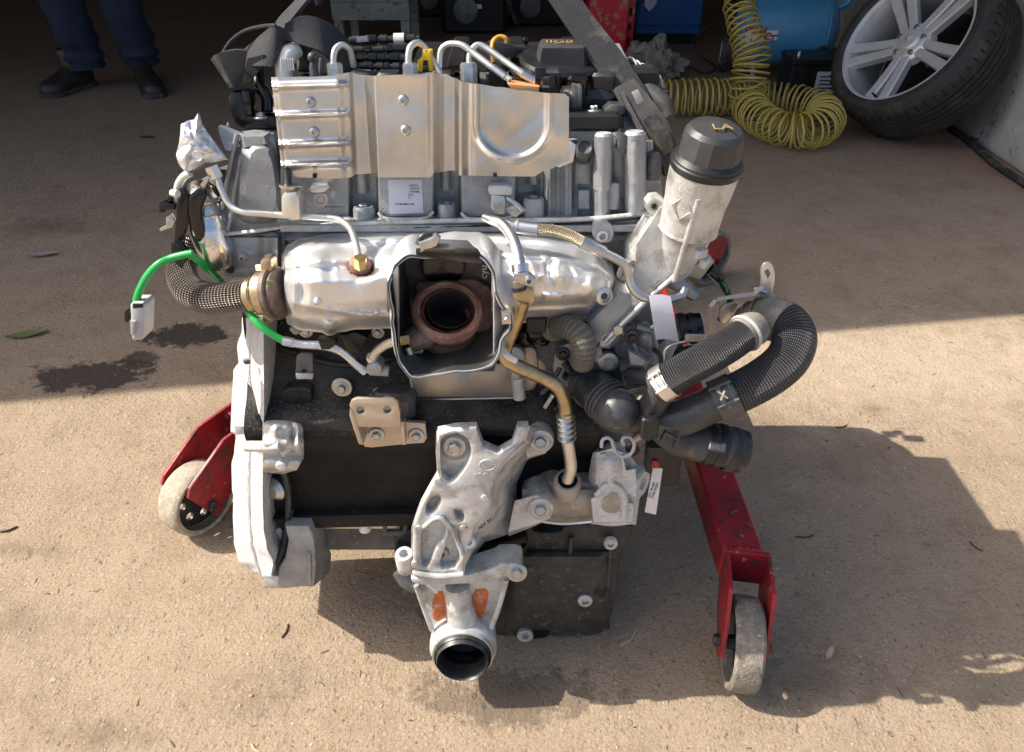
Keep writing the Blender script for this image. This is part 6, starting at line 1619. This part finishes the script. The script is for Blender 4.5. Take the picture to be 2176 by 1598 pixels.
tube('wire_clip', [(1396, 764, .05), (1408, 766, .05), (1414, 742, .05), (1436, 730, .05), (1480, 722, .05), (1524, 716, .045)], 3.2, 'pale_pipe', sb, seg=8)
tube('bracket_spring', [(1430, 752, .02), (1470, 744, .02), (1520, 740, .02)], 11, 'rubber', sb, seg=10)
# spring clip ring and sensor tag below
tube('ring_clip', [(1278, 950, .09), (1280, 936, .09), (1290, 930, .09), (1300, 936, .09), (1304, 950, .09), (1312, 964, .09), (1326, 970, .09), (1342, 962, .09), (1348, 944, .09), (1340, 930, .09), (1328, 928, .09), (1322, 936, .09), (1326, 946, .09)], 4, 'grey_plastic', ENG, seg=8)
sen = box('level_sensor', E(1392, 968, .05), (.012, .012, .022), 'black_plastic', ENG, ENG_AX, .003)
plate('red_latch', [(1384, 990), (1388, 980), (1398, 980), (1402, 990), (1400, 996), (1386, 996)], .066, .008, 'red_paint', sen, .001)
tagp = sheet('printed_tag', lambda u, v: E(1388 + 20 * u - 18 * v + 4 * u * v, 996 + 92 * v - (1 - u) * 4 * (1 - v) + 6 * u * v, .062 + .004 * math.sin(PI * v)), 6, 12, .0005, 'tag_paper', ENG)
bm_ = basis(E(1388, 1042, .0668), (UPV * .95 + RGT * .22), (-RGT + UPV * .22))
text('tag_print', 'JX61-9K409\nCV66-9H307', .0048, bm_, 'ink', tagp, .0001)
box('sensor_bracket', E(1420, 965, -.02), (.018, .01, .05), 'black_plastic', ENG, ENG_AX, .004)

# ------------------------------------------------------------------ exhaust recirculation pipe on the left
egr = tube('braided_pipe', [(404, 502, -.030), (394, 540, -.022), (386, 580, .0), (404, 618, .024), (446, 634, .040), (500, 630, .050), (540, 626, .054)], [26, 28, 31, 34, 35, 34, 33], 'steel_braid', ENG, seg=36, sub=10)
eax = (E(600, 622, .062) - E(540, 626, .054)).normalized()
def eg(x, y, d, prof, m_, name):
    c_ = E(x, y, d); return lathe(name, [(S(c_, r_), h_) for r_, h_ in prof], c_, eax, m_, egr, seg=36)
eg(540, 626, .054, [(34, -.004), (38, -.003), (38, .003), (35, .005)], 'gold_pipe', 'band_ring')
eg(551, 625, .056, [(30, -.003), (31, .004)], 'gold_pipe', 'band_ring')
tube('weave_end', [(552, 620, .060), (557, 636, .060), (558, 652, .058)], 6, 'steel_braid', egr, seg=10)
eg(568, 622, .058, [(44, -.008), (48, -.006), (48, .004), (40, .006)], 'gold_pipe', 'pipe_flange')
eg(584, 622, .060, [(54, -.004), (58, -.003), (58, .003), (54, .004)], 'rust_dark', 'gasket_flange')
eg(593, 622, .061, [(48, -.003), (51, -.002), (51, .003), (46, .004)], 'rust_dark', 'gasket_flange')
for x, y in ((562, 568), (566, 672)):
    plate('flange_ear', [(x - 12, y - 16), (x + 14, y - 18), (x + 18, y + 16), (x - 8, y + 18)], .066, .02, 'gold_pipe', egr, .003, sm=1)
    tube('flange_stud', [(x - 16, y, .060), (x + 6, y, .062)], 7, 'pale_pipe', egr, seg=8)
plate('paint_dab', rect(566, 596, 580, 606), .1012, .001, 'leaf_green', egr, .0002)
# foil duct and black metal guard
duct = tube('foil_duct', [(424, 400, -.02), (434, 440, .0), (446, 490, .008), (458, 530, .010), (466, 560, .006)], [26, 38, 42, 38, 30], 'foil', ENG, seg=28, sub=10)
for x, y in ((430, 424), (440, 452), (448, 482), (456, 512)):
    c = E(x, y, .004); lathe('duct_ring', [(S(c, 39), -.002), (S(c, 43), 0), (S(c, 39), .002)], c, (E(458, 530, 0) - E(430, 424, 0)), 'foil', duct, seg=28, cap=False)
grd = plate('black_guard', [(378, 404), (392, 400), (400, 420), (398, 470), (386, 520), (378, 560), (366, 552), (370, 500), (374, 450)], .030, .008, 'gloss_plastic', ENG, .002)
plate('guard_strip', [(398, 418), (420, 400), (440, 408), (424, 452), (436, 500), (420, 520), (404, 480)], .034, .006, 'gloss_plastic', grd, .002, sm=1)
plate('guard_foot', [(362, 520), (376, 512), (394, 534), (396, 556), (384, 572), (364, 552)], .040, .010, 'gloss_plastic', grd, .002)
bolt_px(grd, 375, 541, .041, 6, 'hex', 'dark_bolt')
tube('guard_strap', [(376, 430, .02), (378, 396, .022), (390, 376, .024), (404, 368, .026)], 8, 'white_plastic', grd, seg=10)
tube('guard_pin', [(366, 410, .03), (378, 412, .034)], 8, 'white_plastic', grd, seg=10)
ck = plate('black_clip', [(336, 434), (348, 428), (372, 434), (370, 446), (338, 448)], .03, .012, 'gloss_plastic', ENG, .002)
plate('clip_jaw', [(338, 446), (346, 446), (346, 452), (338, 452)], .03, .01, 'gloss_plastic', ck, .001)
plate('clip_jaw', [(356, 430), (364, 428), (364, 420), (358, 420)], .03, .01, 'gloss_plastic', ck, .001)
sc_ = plate('silver_clip', [(352, 462), (364, 454), (372, 470), (366, 484), (340, 492), (338, 486), (352, 478)], .026, .004, 'steel', ENG, .001)
plate('clip_finger', [(352, 468), (368, 464), (368, 469), (353, 473)], .030, .003, 'steel', sc_, .0006)
plate('clip_back', [(425, 392), (442, 372), (446, 376), (432, 404)], .03, .004, 'steel', grd, .001)
# crumpled foil cap
def crumple_px(name, outline, d, amp, material, parent, seed, dome=.02, n=8):
    cx = sum(p[0] for p in outline) / len(outline); cy = sum(p[1] for p in outline) / len(outline)
    o2 = []
    for i in range(len(outline)):
        a, b = outline[i], outline[(i + 1) % len(outline)]
        for k in range(3): o2.append((a[0] + (b[0] - a[0]) * k / 3, a[1] + (b[1] - a[1]) * k / 3))
    m = len(o2); V = []; F = []
    for j in range(n + 1):
        f_ = j / n
        for i, (x, y) in enumerate(o2):
            X, Y = cx + (x - cx) * (1 - f_), cy + (y - cy) * (1 - f_)
            q = Vector((X * .035, Y * .035, seed))
            V.append(E(X, Y, d + dome * (1 - (1 - f_) ** 2) + amp * (abs(noise.noise(q)) * 1.4 + .5 * noise.noise(q * 2.3))))
    for j in range(n):
        for i in range(m):
            k = (i + 1) % m; F.append((j * m + i, j * m + k, (j + 1) * m + k, (j + 1) * m + i))
    k0 = len(V)
    for i in range(m): V.append(E(o2[i][0] + 3, o2[i][1] + 2, d - .03))
    for i in range(m): F.append((i, (i + 1) % m, k0 + (i + 1) % m, k0 + i))
    return obj(name, V, F, material, parent, ang=22)
fo = crumple_px('foil_cover', [(384, 264), (400, 256), (412, 254), (421, 240), (427, 262), (442, 284), (458, 306), (482, 338), (440, 348), (412, 360), (396, 366), (380, 350), (374, 328), (380, 306), (383, 284)], .022, .016, 'bag_foil', ENG, 4.2)
tube('cover_hem', [(376, 332, .022), (386, 354, .024), (400, 365, .024), (440, 350, .026), (480, 338, .022)], 3, 'dark_casting', fo, seg=6)
c = E(420, 331, .062); lathe('cover_dimple', [(S(c, 11), 0), (S(c, 10), .0015), (S(c, 8), .0005), (.0004, .001)], c, NRM, 'bag_foil', fo, seg=18)
# green lead with its plug
gw = tube('green_lead', [(287, 652, .060), (294, 624, .062), (312, 588, .060), (336, 562, .056), (362, 549, .050), (392, 541, .050), (410, 538, .050)], 8, 'green_wire', ENG, seg=12)
tube('green_lead', [(400, 538, .045), (430, 560, .034), (470, 600, .0), (510, 640, .03), (530, 666, .060), (556, 694, .072), (584, 714, .074), (606, 726, .074)], 8, 'green_wire', ENG, seg=12)
tube('foil_sleeve', [(604, 725, .074), (640, 732, .074), (690, 735, .074), (726, 748, .072), (756, 772, .070), (778, 790, .070)], [9.5, 9, 10, 9, 10.5, 11], 'foil', ENG, seg=12)
tube('sleeve_end', [(602, 724, .074), (624, 729, .0745)], 10.5, 'steel', ENG, seg=12)
plate('sleeve_clip', [(674, 722), (712, 722), (714, 732), (700, 744), (682, 744)], .082, .012, 'gloss_plastic', ENG, .002)
plug = plate('sensor_plug', [(274, 650), (280, 644), (302, 644), (308, 650), (306, 716), (300, 724), (282, 726), (278, 720)], .072, .026, 'grey_plastic', ENG, .004)
plate('plug_mouth', [(281, 646), (302, 646), (304, 654), (282, 656)], .0725, .006, 'carbon', plug, .001)
plate('plug_key', [(276, 682), (286, 684), (284, 714), (277, 710)], .076, .008, 'grey_plastic', plug, .001)
plate('plug_latch', [(262, 664), (272, 660), (276, 672), (272, 688), (263, 684)], .066, .010, 'gloss_plastic', plug, .002, sm=1)
el = tube('pale_elbow', [(792, 786, .076), (792, 768, .078), (800, 748, .084), (822, 732, .098), (852, 722, .116)], 9.5, 'pale_pipe', ENG, seg=14)
tube('elbow_block', [(786, 786, .078), (826, 788, .078)], 12, 'cast_aluminium', el, seg=12)
plate('elbow_lug', [(776, 780), (800, 770), (812, 778), (812, 798), (780, 800)], .088, .02, 'cast_aluminium', el, .004, sm=1)
tube('elbow_ring', [(790, 764, .078), (792, 758, .0795)], 12.5, 'pale_pipe', el, seg=14)

# ------------------------------------------------------------------ clutter on top of the engine
def upipe(pts, r_=7):
    return tube('injector_pipe', [(x, y, d) for x, y, d in pts], r_, 'pale_pipe', ENG, seg=14)
u1 = upipe([(709, 156, -.030), (709, 122, -.032), (714, 104, -.036), (728, 96, -.042), (744, 108, -.05), (752, 140, -.06)])
u2 = upipe([(868, 158, -.030), (868, 116, -.032), (874, 98, -.036), (888, 91, -.042), (902, 100, -.046), (918, 126, -.046), (936, 158, -.040)])
u3 = upipe([(934, 150, -.070), (936, 112, -.072), (946, 98, -.072), (962, 93, -.070), (984, 97, -.066), (1010, 116, -.060), (1044, 142, -.050), (1084, 170, -.040)])
u4 = upipe([(997, 150, -.060), (998, 118, -.064), (1006, 102, -.068), (1018, 96, -.070), (1036, 104, -.068), (1070, 128, -.060), (1104, 152, -.050), (1140, 174, -.045)])
for x, y, d, r_, pr in ((712, 152, -.028, 17, u1), (872, 152, -.028, 16, u2), (996, 152, -.028, 18, u4)):
    c = E(x, y, d); s_ = S(c, r_)
    lathe('union_nut', [(s_, -.016), (s_, .006), (s_ * .86, .009), (s_ * .5, .009)], c, UPV, 'bolt_steel', pr, seg=6, ang=25)
tube('pipe_sleeve', [(1046, 143, -.049), (1074, 163, -.042)], 8.5, 'steel', u3, seg=12)
tube('pipe_sleeve', [(1110, 156, -.049), (1134, 170, -.046)], 8.5, 'steel', u4, seg=12)
yc = plate('yellow_clip', [(886, 152), (888, 128), (896, 120), (898, 106), (904, 104), (908, 112), (912, 104), (918, 106), (920, 152), (912, 152), (910, 140), (898, 140), (896, 152)], -.036, .010, 'yellow_plastic', ENG, .0015)
plate('clip_slot', rect(899, 128, 909, 139), -.0355, .003, 'carbon', yc, .0002)
# oil filler cap
occ = E(1192, 138, -.10); oa = Vector((.06, -.10, 1)).normalized()
oc = lathe('oil_cap', [(S(occ, 40), -.045), (S(occ, 44), -.020), (S(occ, 72), -.012), (S(occ, 86), -.002), (S(occ, 90), .004), (S(occ, 86), .008), (S(occ, 74), .009)], occ, oa, 'black_plastic', ENG, seg=44)
ux = RGT; uy = oa.cross(RGT).normalized()
def cap_pt(a, b, h): return occ + RGT * S(occ, a) + Vector((0, 1, 0)) * S(occ, b) + oa * h
gb = [(-50, -46), (46, -46), (54, -20), (54, 20), (46, 46), (-50, 46), (-56, 20), (-56, -20)]
g_ = loft('cap_grip', [[cap_pt(a * s_, b * s_, h) for a, b in gb] for s_, h in ((1.0, .005), (.95, .009), (.9, .020), (.86, .0245), (.80, .0255))], 'cap_plastic', oc, ang=35)
text('cap_print', 'IIG8', S(occ, 34), basis(cap_pt(-8, 4, .0262), RGT, Vector((0, 1, 0))), 'yellow_ink', oc, .0003)
neck_ = lathe('filler_neck', [(S(occ, 52), -.09), (S(occ, 50), -.05), (S(occ, 60), -.045), (S(occ, 46), -.02)], occ, oa, 'black_plastic', ENG, seg=32)
pt_ = plate('black_post', [(1137, 146), (1160, 146), (1162, 186), (1137, 190)], -.036, .008, 'gloss_plastic', ENG, .001)
c = E(1166, 192, -.028); lathe('hex_plug', [(S(c, 22), -.008), (S(c, 22), .004), (S(c, 18), .006), (S(c, 17), .014), (S(c, 15), .015), (S(c, 13), .010)], c, UPV, 'gloss_plastic', ENG, seg=8, ang=25)
br_ = tube('breather_joint', [(1196, 214, -.050), (1216, 214, -.046), (1236, 214, -.040)], [30, 32, 30], 'black_plastic', ENG, seg=26)
for x, r_ in ((1218, 35), (1228, 34)):
    c = E(x, 214, -.044); lathe('joint_band', [(S(c, r_), -.003), (S(c, r_ + 1), 0), (S(c, r_), .003)], c, RGT, 'dusty_plastic', br_, seg=26, cap=False)
box('cover_shelf', E(1246, 246, -.06), (.035, .05, .010), 'black_plastic', ENG, ENG_AX, .004)
bolt(ENG, E(1262, 236, -.030), UPV, S(E(1262, 236, -.03), 9), 'flange', 'bolt_steel')
box('void_filler', E(1290, 200, -.12), (.055, .05, .035), 'carbon', ENG, ENG_AX, .006)  # near-black box painting in a dark void
sn = plate('grey_sensor', [(1286, 234), (1300, 222), (1326, 224), (1330, 240), (1316, 248), (1288, 248)], -.02, .03, 'dusty_plastic', ENG, .003)
plate('sensor_leg', rect(1300, 246, 1326, 274), -.024, .02, 'black_plastic', sn, .002)
plate('cam_wall', [(1216, 262), (1290, 248), (1292, 290), (1218, 296)], -.03, .04, 'cast_aluminium', ENG, .003)
box('rear_housing', E(1352, 236, -.10), (.022, .04, .03), 'black_plastic', ENG, ENG_AX, .01)
plate('rear_casting', [(1380, 250), (1410, 230), (1436, 300), (1420, 330), (1396, 330)], -.06, .05, 'cast_aluminium', ENG, .006)
hr = tube('harness', [(1330, 170, -.10), (1370, 190, -.08), (1410, 222, -.06), (1424, 250, -.05)], [20, 22, 20, 14], 'rubber', ENG, seg=14)
for i in range(5):
    x = 1326 + 13 * i
    tube('harness_lead', [(x, 128 + 6 * i, -.13), (x + 14, 122 + 7 * i, -.12), (x + 26, 136 + 8 * i, -.11), (x + 30, 170 + 8 * i, -.10)], 2.2, 'pale_pipe' if i % 2 else 'grey_plastic', hr, seg=6)
for i in range(4):
    tube('harness_tail', [(1384 + 6 * i, 176 + 10 * i, -.08), (1404 + 6 * i, 190 + 9 * i, -.075), (1420 + 2 * i, 196 + 12 * i, -.07)], 5, 'gloss_plastic', hr, seg=8)
# left end of the top: white elbow, ball studs, black bracket, quick connectors
we = tube('white_elbow', [(604, 168, -.040), (604, 138, -.044), (614, 116, -.050), (634, 104, -.058)], [17, 19, 20, 15], 'white_plastic', ENG, seg=18)
for i in range(6):
    tube('elbow_ridge', [(597 + 5 * i, 124 - 0 * i, -.022 - .001 * i), (599 + 5 * i, 150, -.024)], 1.8, 'white_plastic', we, seg=6)
tube('black_ridge_hose', [(636, 108, -.07), (644, 124, -.07), (646, 150, -.065)], [13, 15, 14], 'rubber', ENG, seg=12)
def ball_stud(x, y, d, r_, m_='black_plastic'):
    c_ = E(x, y, d); s_ = S(c_, r_)
    return lathe('ball_stud', [(s_ * .9, -s_ * 3.4), (s_ * .85, -s_ * 1.6), (s_ * .6, -s_ * .9), (s_ * .86, -s_ * .5), (s_, 0), (s_ * .86, s_ * .5), (s_ * .5, s_ * .86), (.0003, s_)], c_, UPV, m_, ENG, seg=18)
ball_stud(664, 122, -.030, 11, 'dusty_plastic'); ball_stud(1116, 86, -.16, 8, 'gloss_plastic')
tube('black_pin', [(680, 162, -.04), (684, 124, -.045)], 6, 'dusty_plastic', ENG, seg=8)
ah_ = tube('amber_hook', [(1048, 134, -.14), (1046, 104, -.15), (1050, 86, -.155), (1062, 79, -.16), (1074, 82, -.16), (1076, 92, -.16)], 5.5, 'amber_hook', ENG, seg=10)
plate('grey_actuator', [(1052, 92), (1072, 94), (1096, 100), (1126, 98), (1126, 110), (1100, 114), (1096, 124), (1060, 122)], -.14, .03, 'dusty_plastic', ENG, .004)
tube('black_rotor', [(1066, 138, -.12), (1086, 136, -.12)], 14, 'black_plastic', ENG, seg=14)
rows = [(744, 86, 892, 82, 12), (752, 106, 862, 104, 9), (758, 122, 872, 124, 12), (764, 140, 850, 142, 10)]
for k_, (x0, y0, x1, y1, r_) in enumerate(rows):
    d = -.14 + .02 * k_
    base_ = tube('fuel_rail_joint', [(x0, y0, d), ((x0 + x1) / 2, (y0 + y1) / 2, d), (x1, y1, d)], r_ * .62, 'black_plastic', ENG, seg=14)
    n_ = 5
    for i in range(n_):
        f0 = (i + .15) / n_; f1 = f0 + .10 + .05 * ((i + k_) % 2)
        tube('joint_collar', [(x0 + (x1 - x0) * f0, y0 + (y1 - y0) * f0, d), (x0 + (x1 - x0) * f1, y0 + (y1 - y0) * f1, d)], r_ * (1.0 if i % 2 else .85), 'white_plastic' if (k_ == 0 and i == 3) else ('gloss_plastic' if i % 2 else 'black_plastic'), base_, seg=14)
for x, y in ((805, 136), (768, 84)):
    plate('grey_latch', [(x - 12, y - 6), (x + 12, y - 8), (x + 13, y + 5), (x - 11, y + 7)], -.10, .008, 'grey_plastic', ENG, .002)
bbk = plate('black_bracket', [(482, 206), (488, 196), (512, 194), (516, 200), (524, 244), (584, 246), (586, 274), (520, 276), (500, 268), (488, 240)], -.020, .030, 'gloss_plastic', ENG, .004)
plate('bracket_wall', [(512, 192), (530, 196), (534, 244), (522, 246)], -.008, .020, 'gloss_plastic', bbk, .002)
tube('bracket_arm', [(548, 158, -.05), (552, 184, -.04), (566, 206, -.035), (568, 236, -.03)], [14, 13, 12, 12], 'gloss_plastic', bbk, seg=12)
bolt_px(bbk, 554, 250, -.016, 9, 'flange', 'bolt_steel', axis=UPV)
tube('bracket_post', [(545, 134, -.06), (548, 164, -.05)], [13, 15], 'black_plastic', bbk, seg=10)
plate('pale_sliver', [(478, 272), (484, 258), (488, 276)], -.01, .003, 'white_casting', tim, .0005)

# ================================================================== lifting straps
def ribbon(name, pairs, th, material, label=None, parent=None, sub=8):
    """webbing through pairs of edge points ((px,py,d),(px,py,d))"""
    A = spline([E(*a) for a, b in pairs], sub); B = spline([E(*b) for a, b in pairs], sub)
    n = len(A) - 1
    def fn(u, v):
        i = min(n, int(round(u * n))); return A[i].lerp(B[i], v)
    return sheet(name, fn, n, 8, th, material, parent, ang=50)
HOOK = E(905, -330, -.16)
def to_hook(w_): 
    return None
st = empty('lifting_strap', E(1400, 320, -.05), 'grey webbing strap with worn sewn label looped to the filter side', 'strap', None)
hk = 1088
ribbon('webbing', [((880, -420, -.16), (960, -420, -.16)), ((1040, -200, -.13), (1112, -206, -.13)), ((1166, 0, -.10), (1236, -2, -.10)), ((1252, 124, -.075), (1322, 112, -.078)), ((1316, 214, -.055), (1372, 188, -.06)), ((1340, 250, -.05), (1386, 216, -.055))], .003, 'webbing', None, st)
ribbon('sewn_end', [((1308, 186, -.046), (1346, 166, -.06)), ((1330, 234, -.030), (1378, 204, -.045)), ((1360, 276, -.018), (1412, 248, -.03)), ((1392, 326, -.012), (1436, 298, -.02)), ((1408, 352, -.015), (1444, 330, -.02)), ((1414, 376, -.03), (1440, 360, -.04))], .006, 'webbing_dirty', None, st)
ribbon('edge_binding', [((1318, 196, -.040), (1324, 194, -.040)), ((1346, 258, -.020), (1356, 254, -.020)), ((1378, 322, -.008), (1390, 318, -.008)), ((1390, 366, -.010), (1402, 362, -.010))], .004, 'webbing_dirty', None, st)
plate('strap_label', [(1342, 196), (1356, 190), (1368, 214), (1354, 222)], -.026, .001, 'etched', st, .0002)
ribbon('rubber_pad', [((1372, 252, -.014), (1396, 240, -.018)), ((1400, 300, -.006), (1424, 284, -.01)), ((1412, 330, -.008), (1432, 318, -.012))], .010, 'rubber', None, st)

s2 = empty('lifting_strap', E(560, 130, -.05), 'grey webbing strap twisted into a loop beside the white elbow', 'strap', None)
ribbon('webbing', [((900, -330, -.16), (914, -326, -.14)), ((768, -160, -.13), (784, -154, -.11)), ((632, -6, -.10), (652, 0, -.08)), ((590, 40, -.09), (612, 50, -.07)), ((584, 62, -.08), (606, 64, -.07))], .004, 'webbing', None, s2)
ribbon('loop_band', [((606, 50, -.05), (600, 82, -.05)), ((636, 34, -.06), (640, 94, -.045)), ((672, 36, -.07), (680, 108, -.045)), ((712, 56, -.085), (706, 128, -.05)), ((742, 90, -.10), (726, 146, -.06)), ((760, 130, -.10), (742, 160, -.07)), ((790, 158, -.09), (742, 190, -.07))], .003, 'webbing', None, s2)
ribbon('knot_band', [((608, 62, -.05), (606, 84, -.05)), ((582, 54, -.045), (584, 136, -.03)), ((556, 72, -.05), (560, 140, -.025)), ((528, 96, -.06), (536, 140, -.03)), ((510, 112, -.07), (520, 142, -.05))], .003, 'webbing', None, s2)
ribbon('knot_band', [((526, 108, -.02), (520, 150, -.03)), ((500, 106, -.010), (508, 184, -.02)), ((474, 110, -.008), (500, 184, -.012)), ((452, 120, -.012), (494, 186, -.012)), ((462, 130, -.04), (496, 180, -.04))], .003, 'webbing_dirty', None, s2)
tube('band_edge', [(474, 112, -.05), (490, 88, -.055), (520, 66, -.055), (558, 56, -.05), (586, 54, -.045)], 4, 'webbing', s2, seg=8)
ribbon('knot_tail', [((526, 124, -.03), (560, 116, -.03)), ((520, 150, -.03), (556, 140, -.03)), ((512, 180, -.03), (534, 172, -.03))], .003, 'webbing', None, s2)

# ================================================================== red wheeled stand
ST_A = PZ(438, 1112); ST_B = Vector((.548, 1.90, 0)); ST_C = PZ(1560, 1425)
stand = empty('engine_stand', (.1, 1.4, 0), 'red painted steel engine stand on pale casters under the engine', 'engine stand')
ZB = .135
def beam(name, a, b, w_, h_, z_):
    t = (b - a).normalized(); s_ = Vector((-t.y, t.x, 0))
    c_ = (a + b) / 2 + Vector((0, 0, z_))
    return box(name, c_, ((b - a).length / 2, w_, h_), 'red_paint', stand, (t, s_, Vector((0, 0, 1))), .004)
dA = (ST_B - ST_A).normalized()
beam('leg', ST_A + dA * .10, ST_B - dA * .10, .030, .030, ZB)
dC = Vector((-.006, 1, 0)).normalized()
beam('leg', ST_C + dC * .095 + Vector((.010, 0, 0)), ST_C + dC * 1.03 + Vector((.0, 0, 0)), .031, .030, ZB)
def caster(c_, fwd, rw, ww, tread, rake):
    """fork of two cheeks with a raked front, spoked disc wheel between them"""
    f_ = Vector(fwd).normalized(); s_ = Vector((-f_.y, f_.x, 0)); up = Vector((0, 0, 1))
    ctr = Vector((c_.x, c_.y, rw))
    for sg in (-1, 1):
        o_ = ctr + s_ * (sg * (ww + .009))
        prof_ = [(.030, -.012), (.012, -.03), (-.010, -.028), (-.026, -.004), (-.012, .040), (.020, ZB + .030 - rw), (.090, ZB + .030 - rw), (.096, ZB - .03 - rw), (.060, -.0)]
        if rake:
            prof_ = [(.028, -.016), (.006, -.036), (-.014, .002), (-.036, .046), (-.028, .062), (.062, ZB + .040 - rw), (.150, ZB + .040 - rw), (.150, ZB - .03 - rw), (.080, -.0)]
        V_, F_ = prism_geo([o_ + f_ * a + up * b + s_ * (sg * .0035) for a, b in prof_], [], s_ * sg, .006, .0012)
        ck_ = obj('fork_cheek', V_, F_, 'red_paint', stand)
        bolt(ck_, ctr + s_ * (sg * (ww + .0125)), s_ * sg, .009, 'nut', 'dark_bolt', 'axle_nut')
    box('fork_back', ctr + f_ * (.128 if rake else .092) + up * (ZB - rw), (.004, ww + .010, .033), 'red_paint', stand, (f_, s_, up), .001)
    tube_w('weld_bead', [ctr + f_ * ((.128 if rake else .092) + .006) + up * (ZB - rw + .030) + s_ * (ww * k_ / 6) + Vector((0, 0, .0015 * math.sin(k_ * 2.3))) for k_ in range(-6, 7)], .004, 'red_paint', stand, seg=8)
    wv = lathe('wheel', [(rw * .82, -ww * .92), (rw * .93, -ww), (rw * .985, -ww * .8), (rw, -ww * .4), (rw, ww * .4), (rw * .985, ww * .8), (rw * .93, ww), (rw * .82, ww * .92), (rw * .80, ww * .3), (rw * .80, -ww * .3)], ctr, s_, tread, stand, seg=44, cap=False)
    # steel disc with round holes
    def disc_pt(r0, t): return ctr + s_ * .004 + (f_ * math.cos(t) + up * math.sin(t)) * r0
    outer = [disc_pt(rw * .81, 2 * PI * i / 40) for i in range(40)]
    holes = [[disc_pt(0, 0) + (f_ * math.cos(a) + up * math.sin(a)) * rw * .52 + (f_ * math.cos(t) + up * math.sin(t)) * rw * .115 for t in [2 * PI * j / 14 for j in range(14)]] for a in [2 * PI * i / 7 + .25 for i in range(7)]]
    V_, F_ = prism_geo(outer, holes, s_, .008, .0006)
    obj('wheel_disc', V_, F_, 'dark_bolt', wv)
    lathe('axle', [(.011, -ww - .01), (.011, ww + .01)], ctr, s_, 'dark_bolt', wv, seg=14)
    return wv
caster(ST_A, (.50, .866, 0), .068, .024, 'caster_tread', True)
caster(ST_C, (.16, .987, 0), .070, .021, 'caster_tread_dark', False)
caster(ST_B, -dA, .080, .021, 'caster_tread_dark', True)
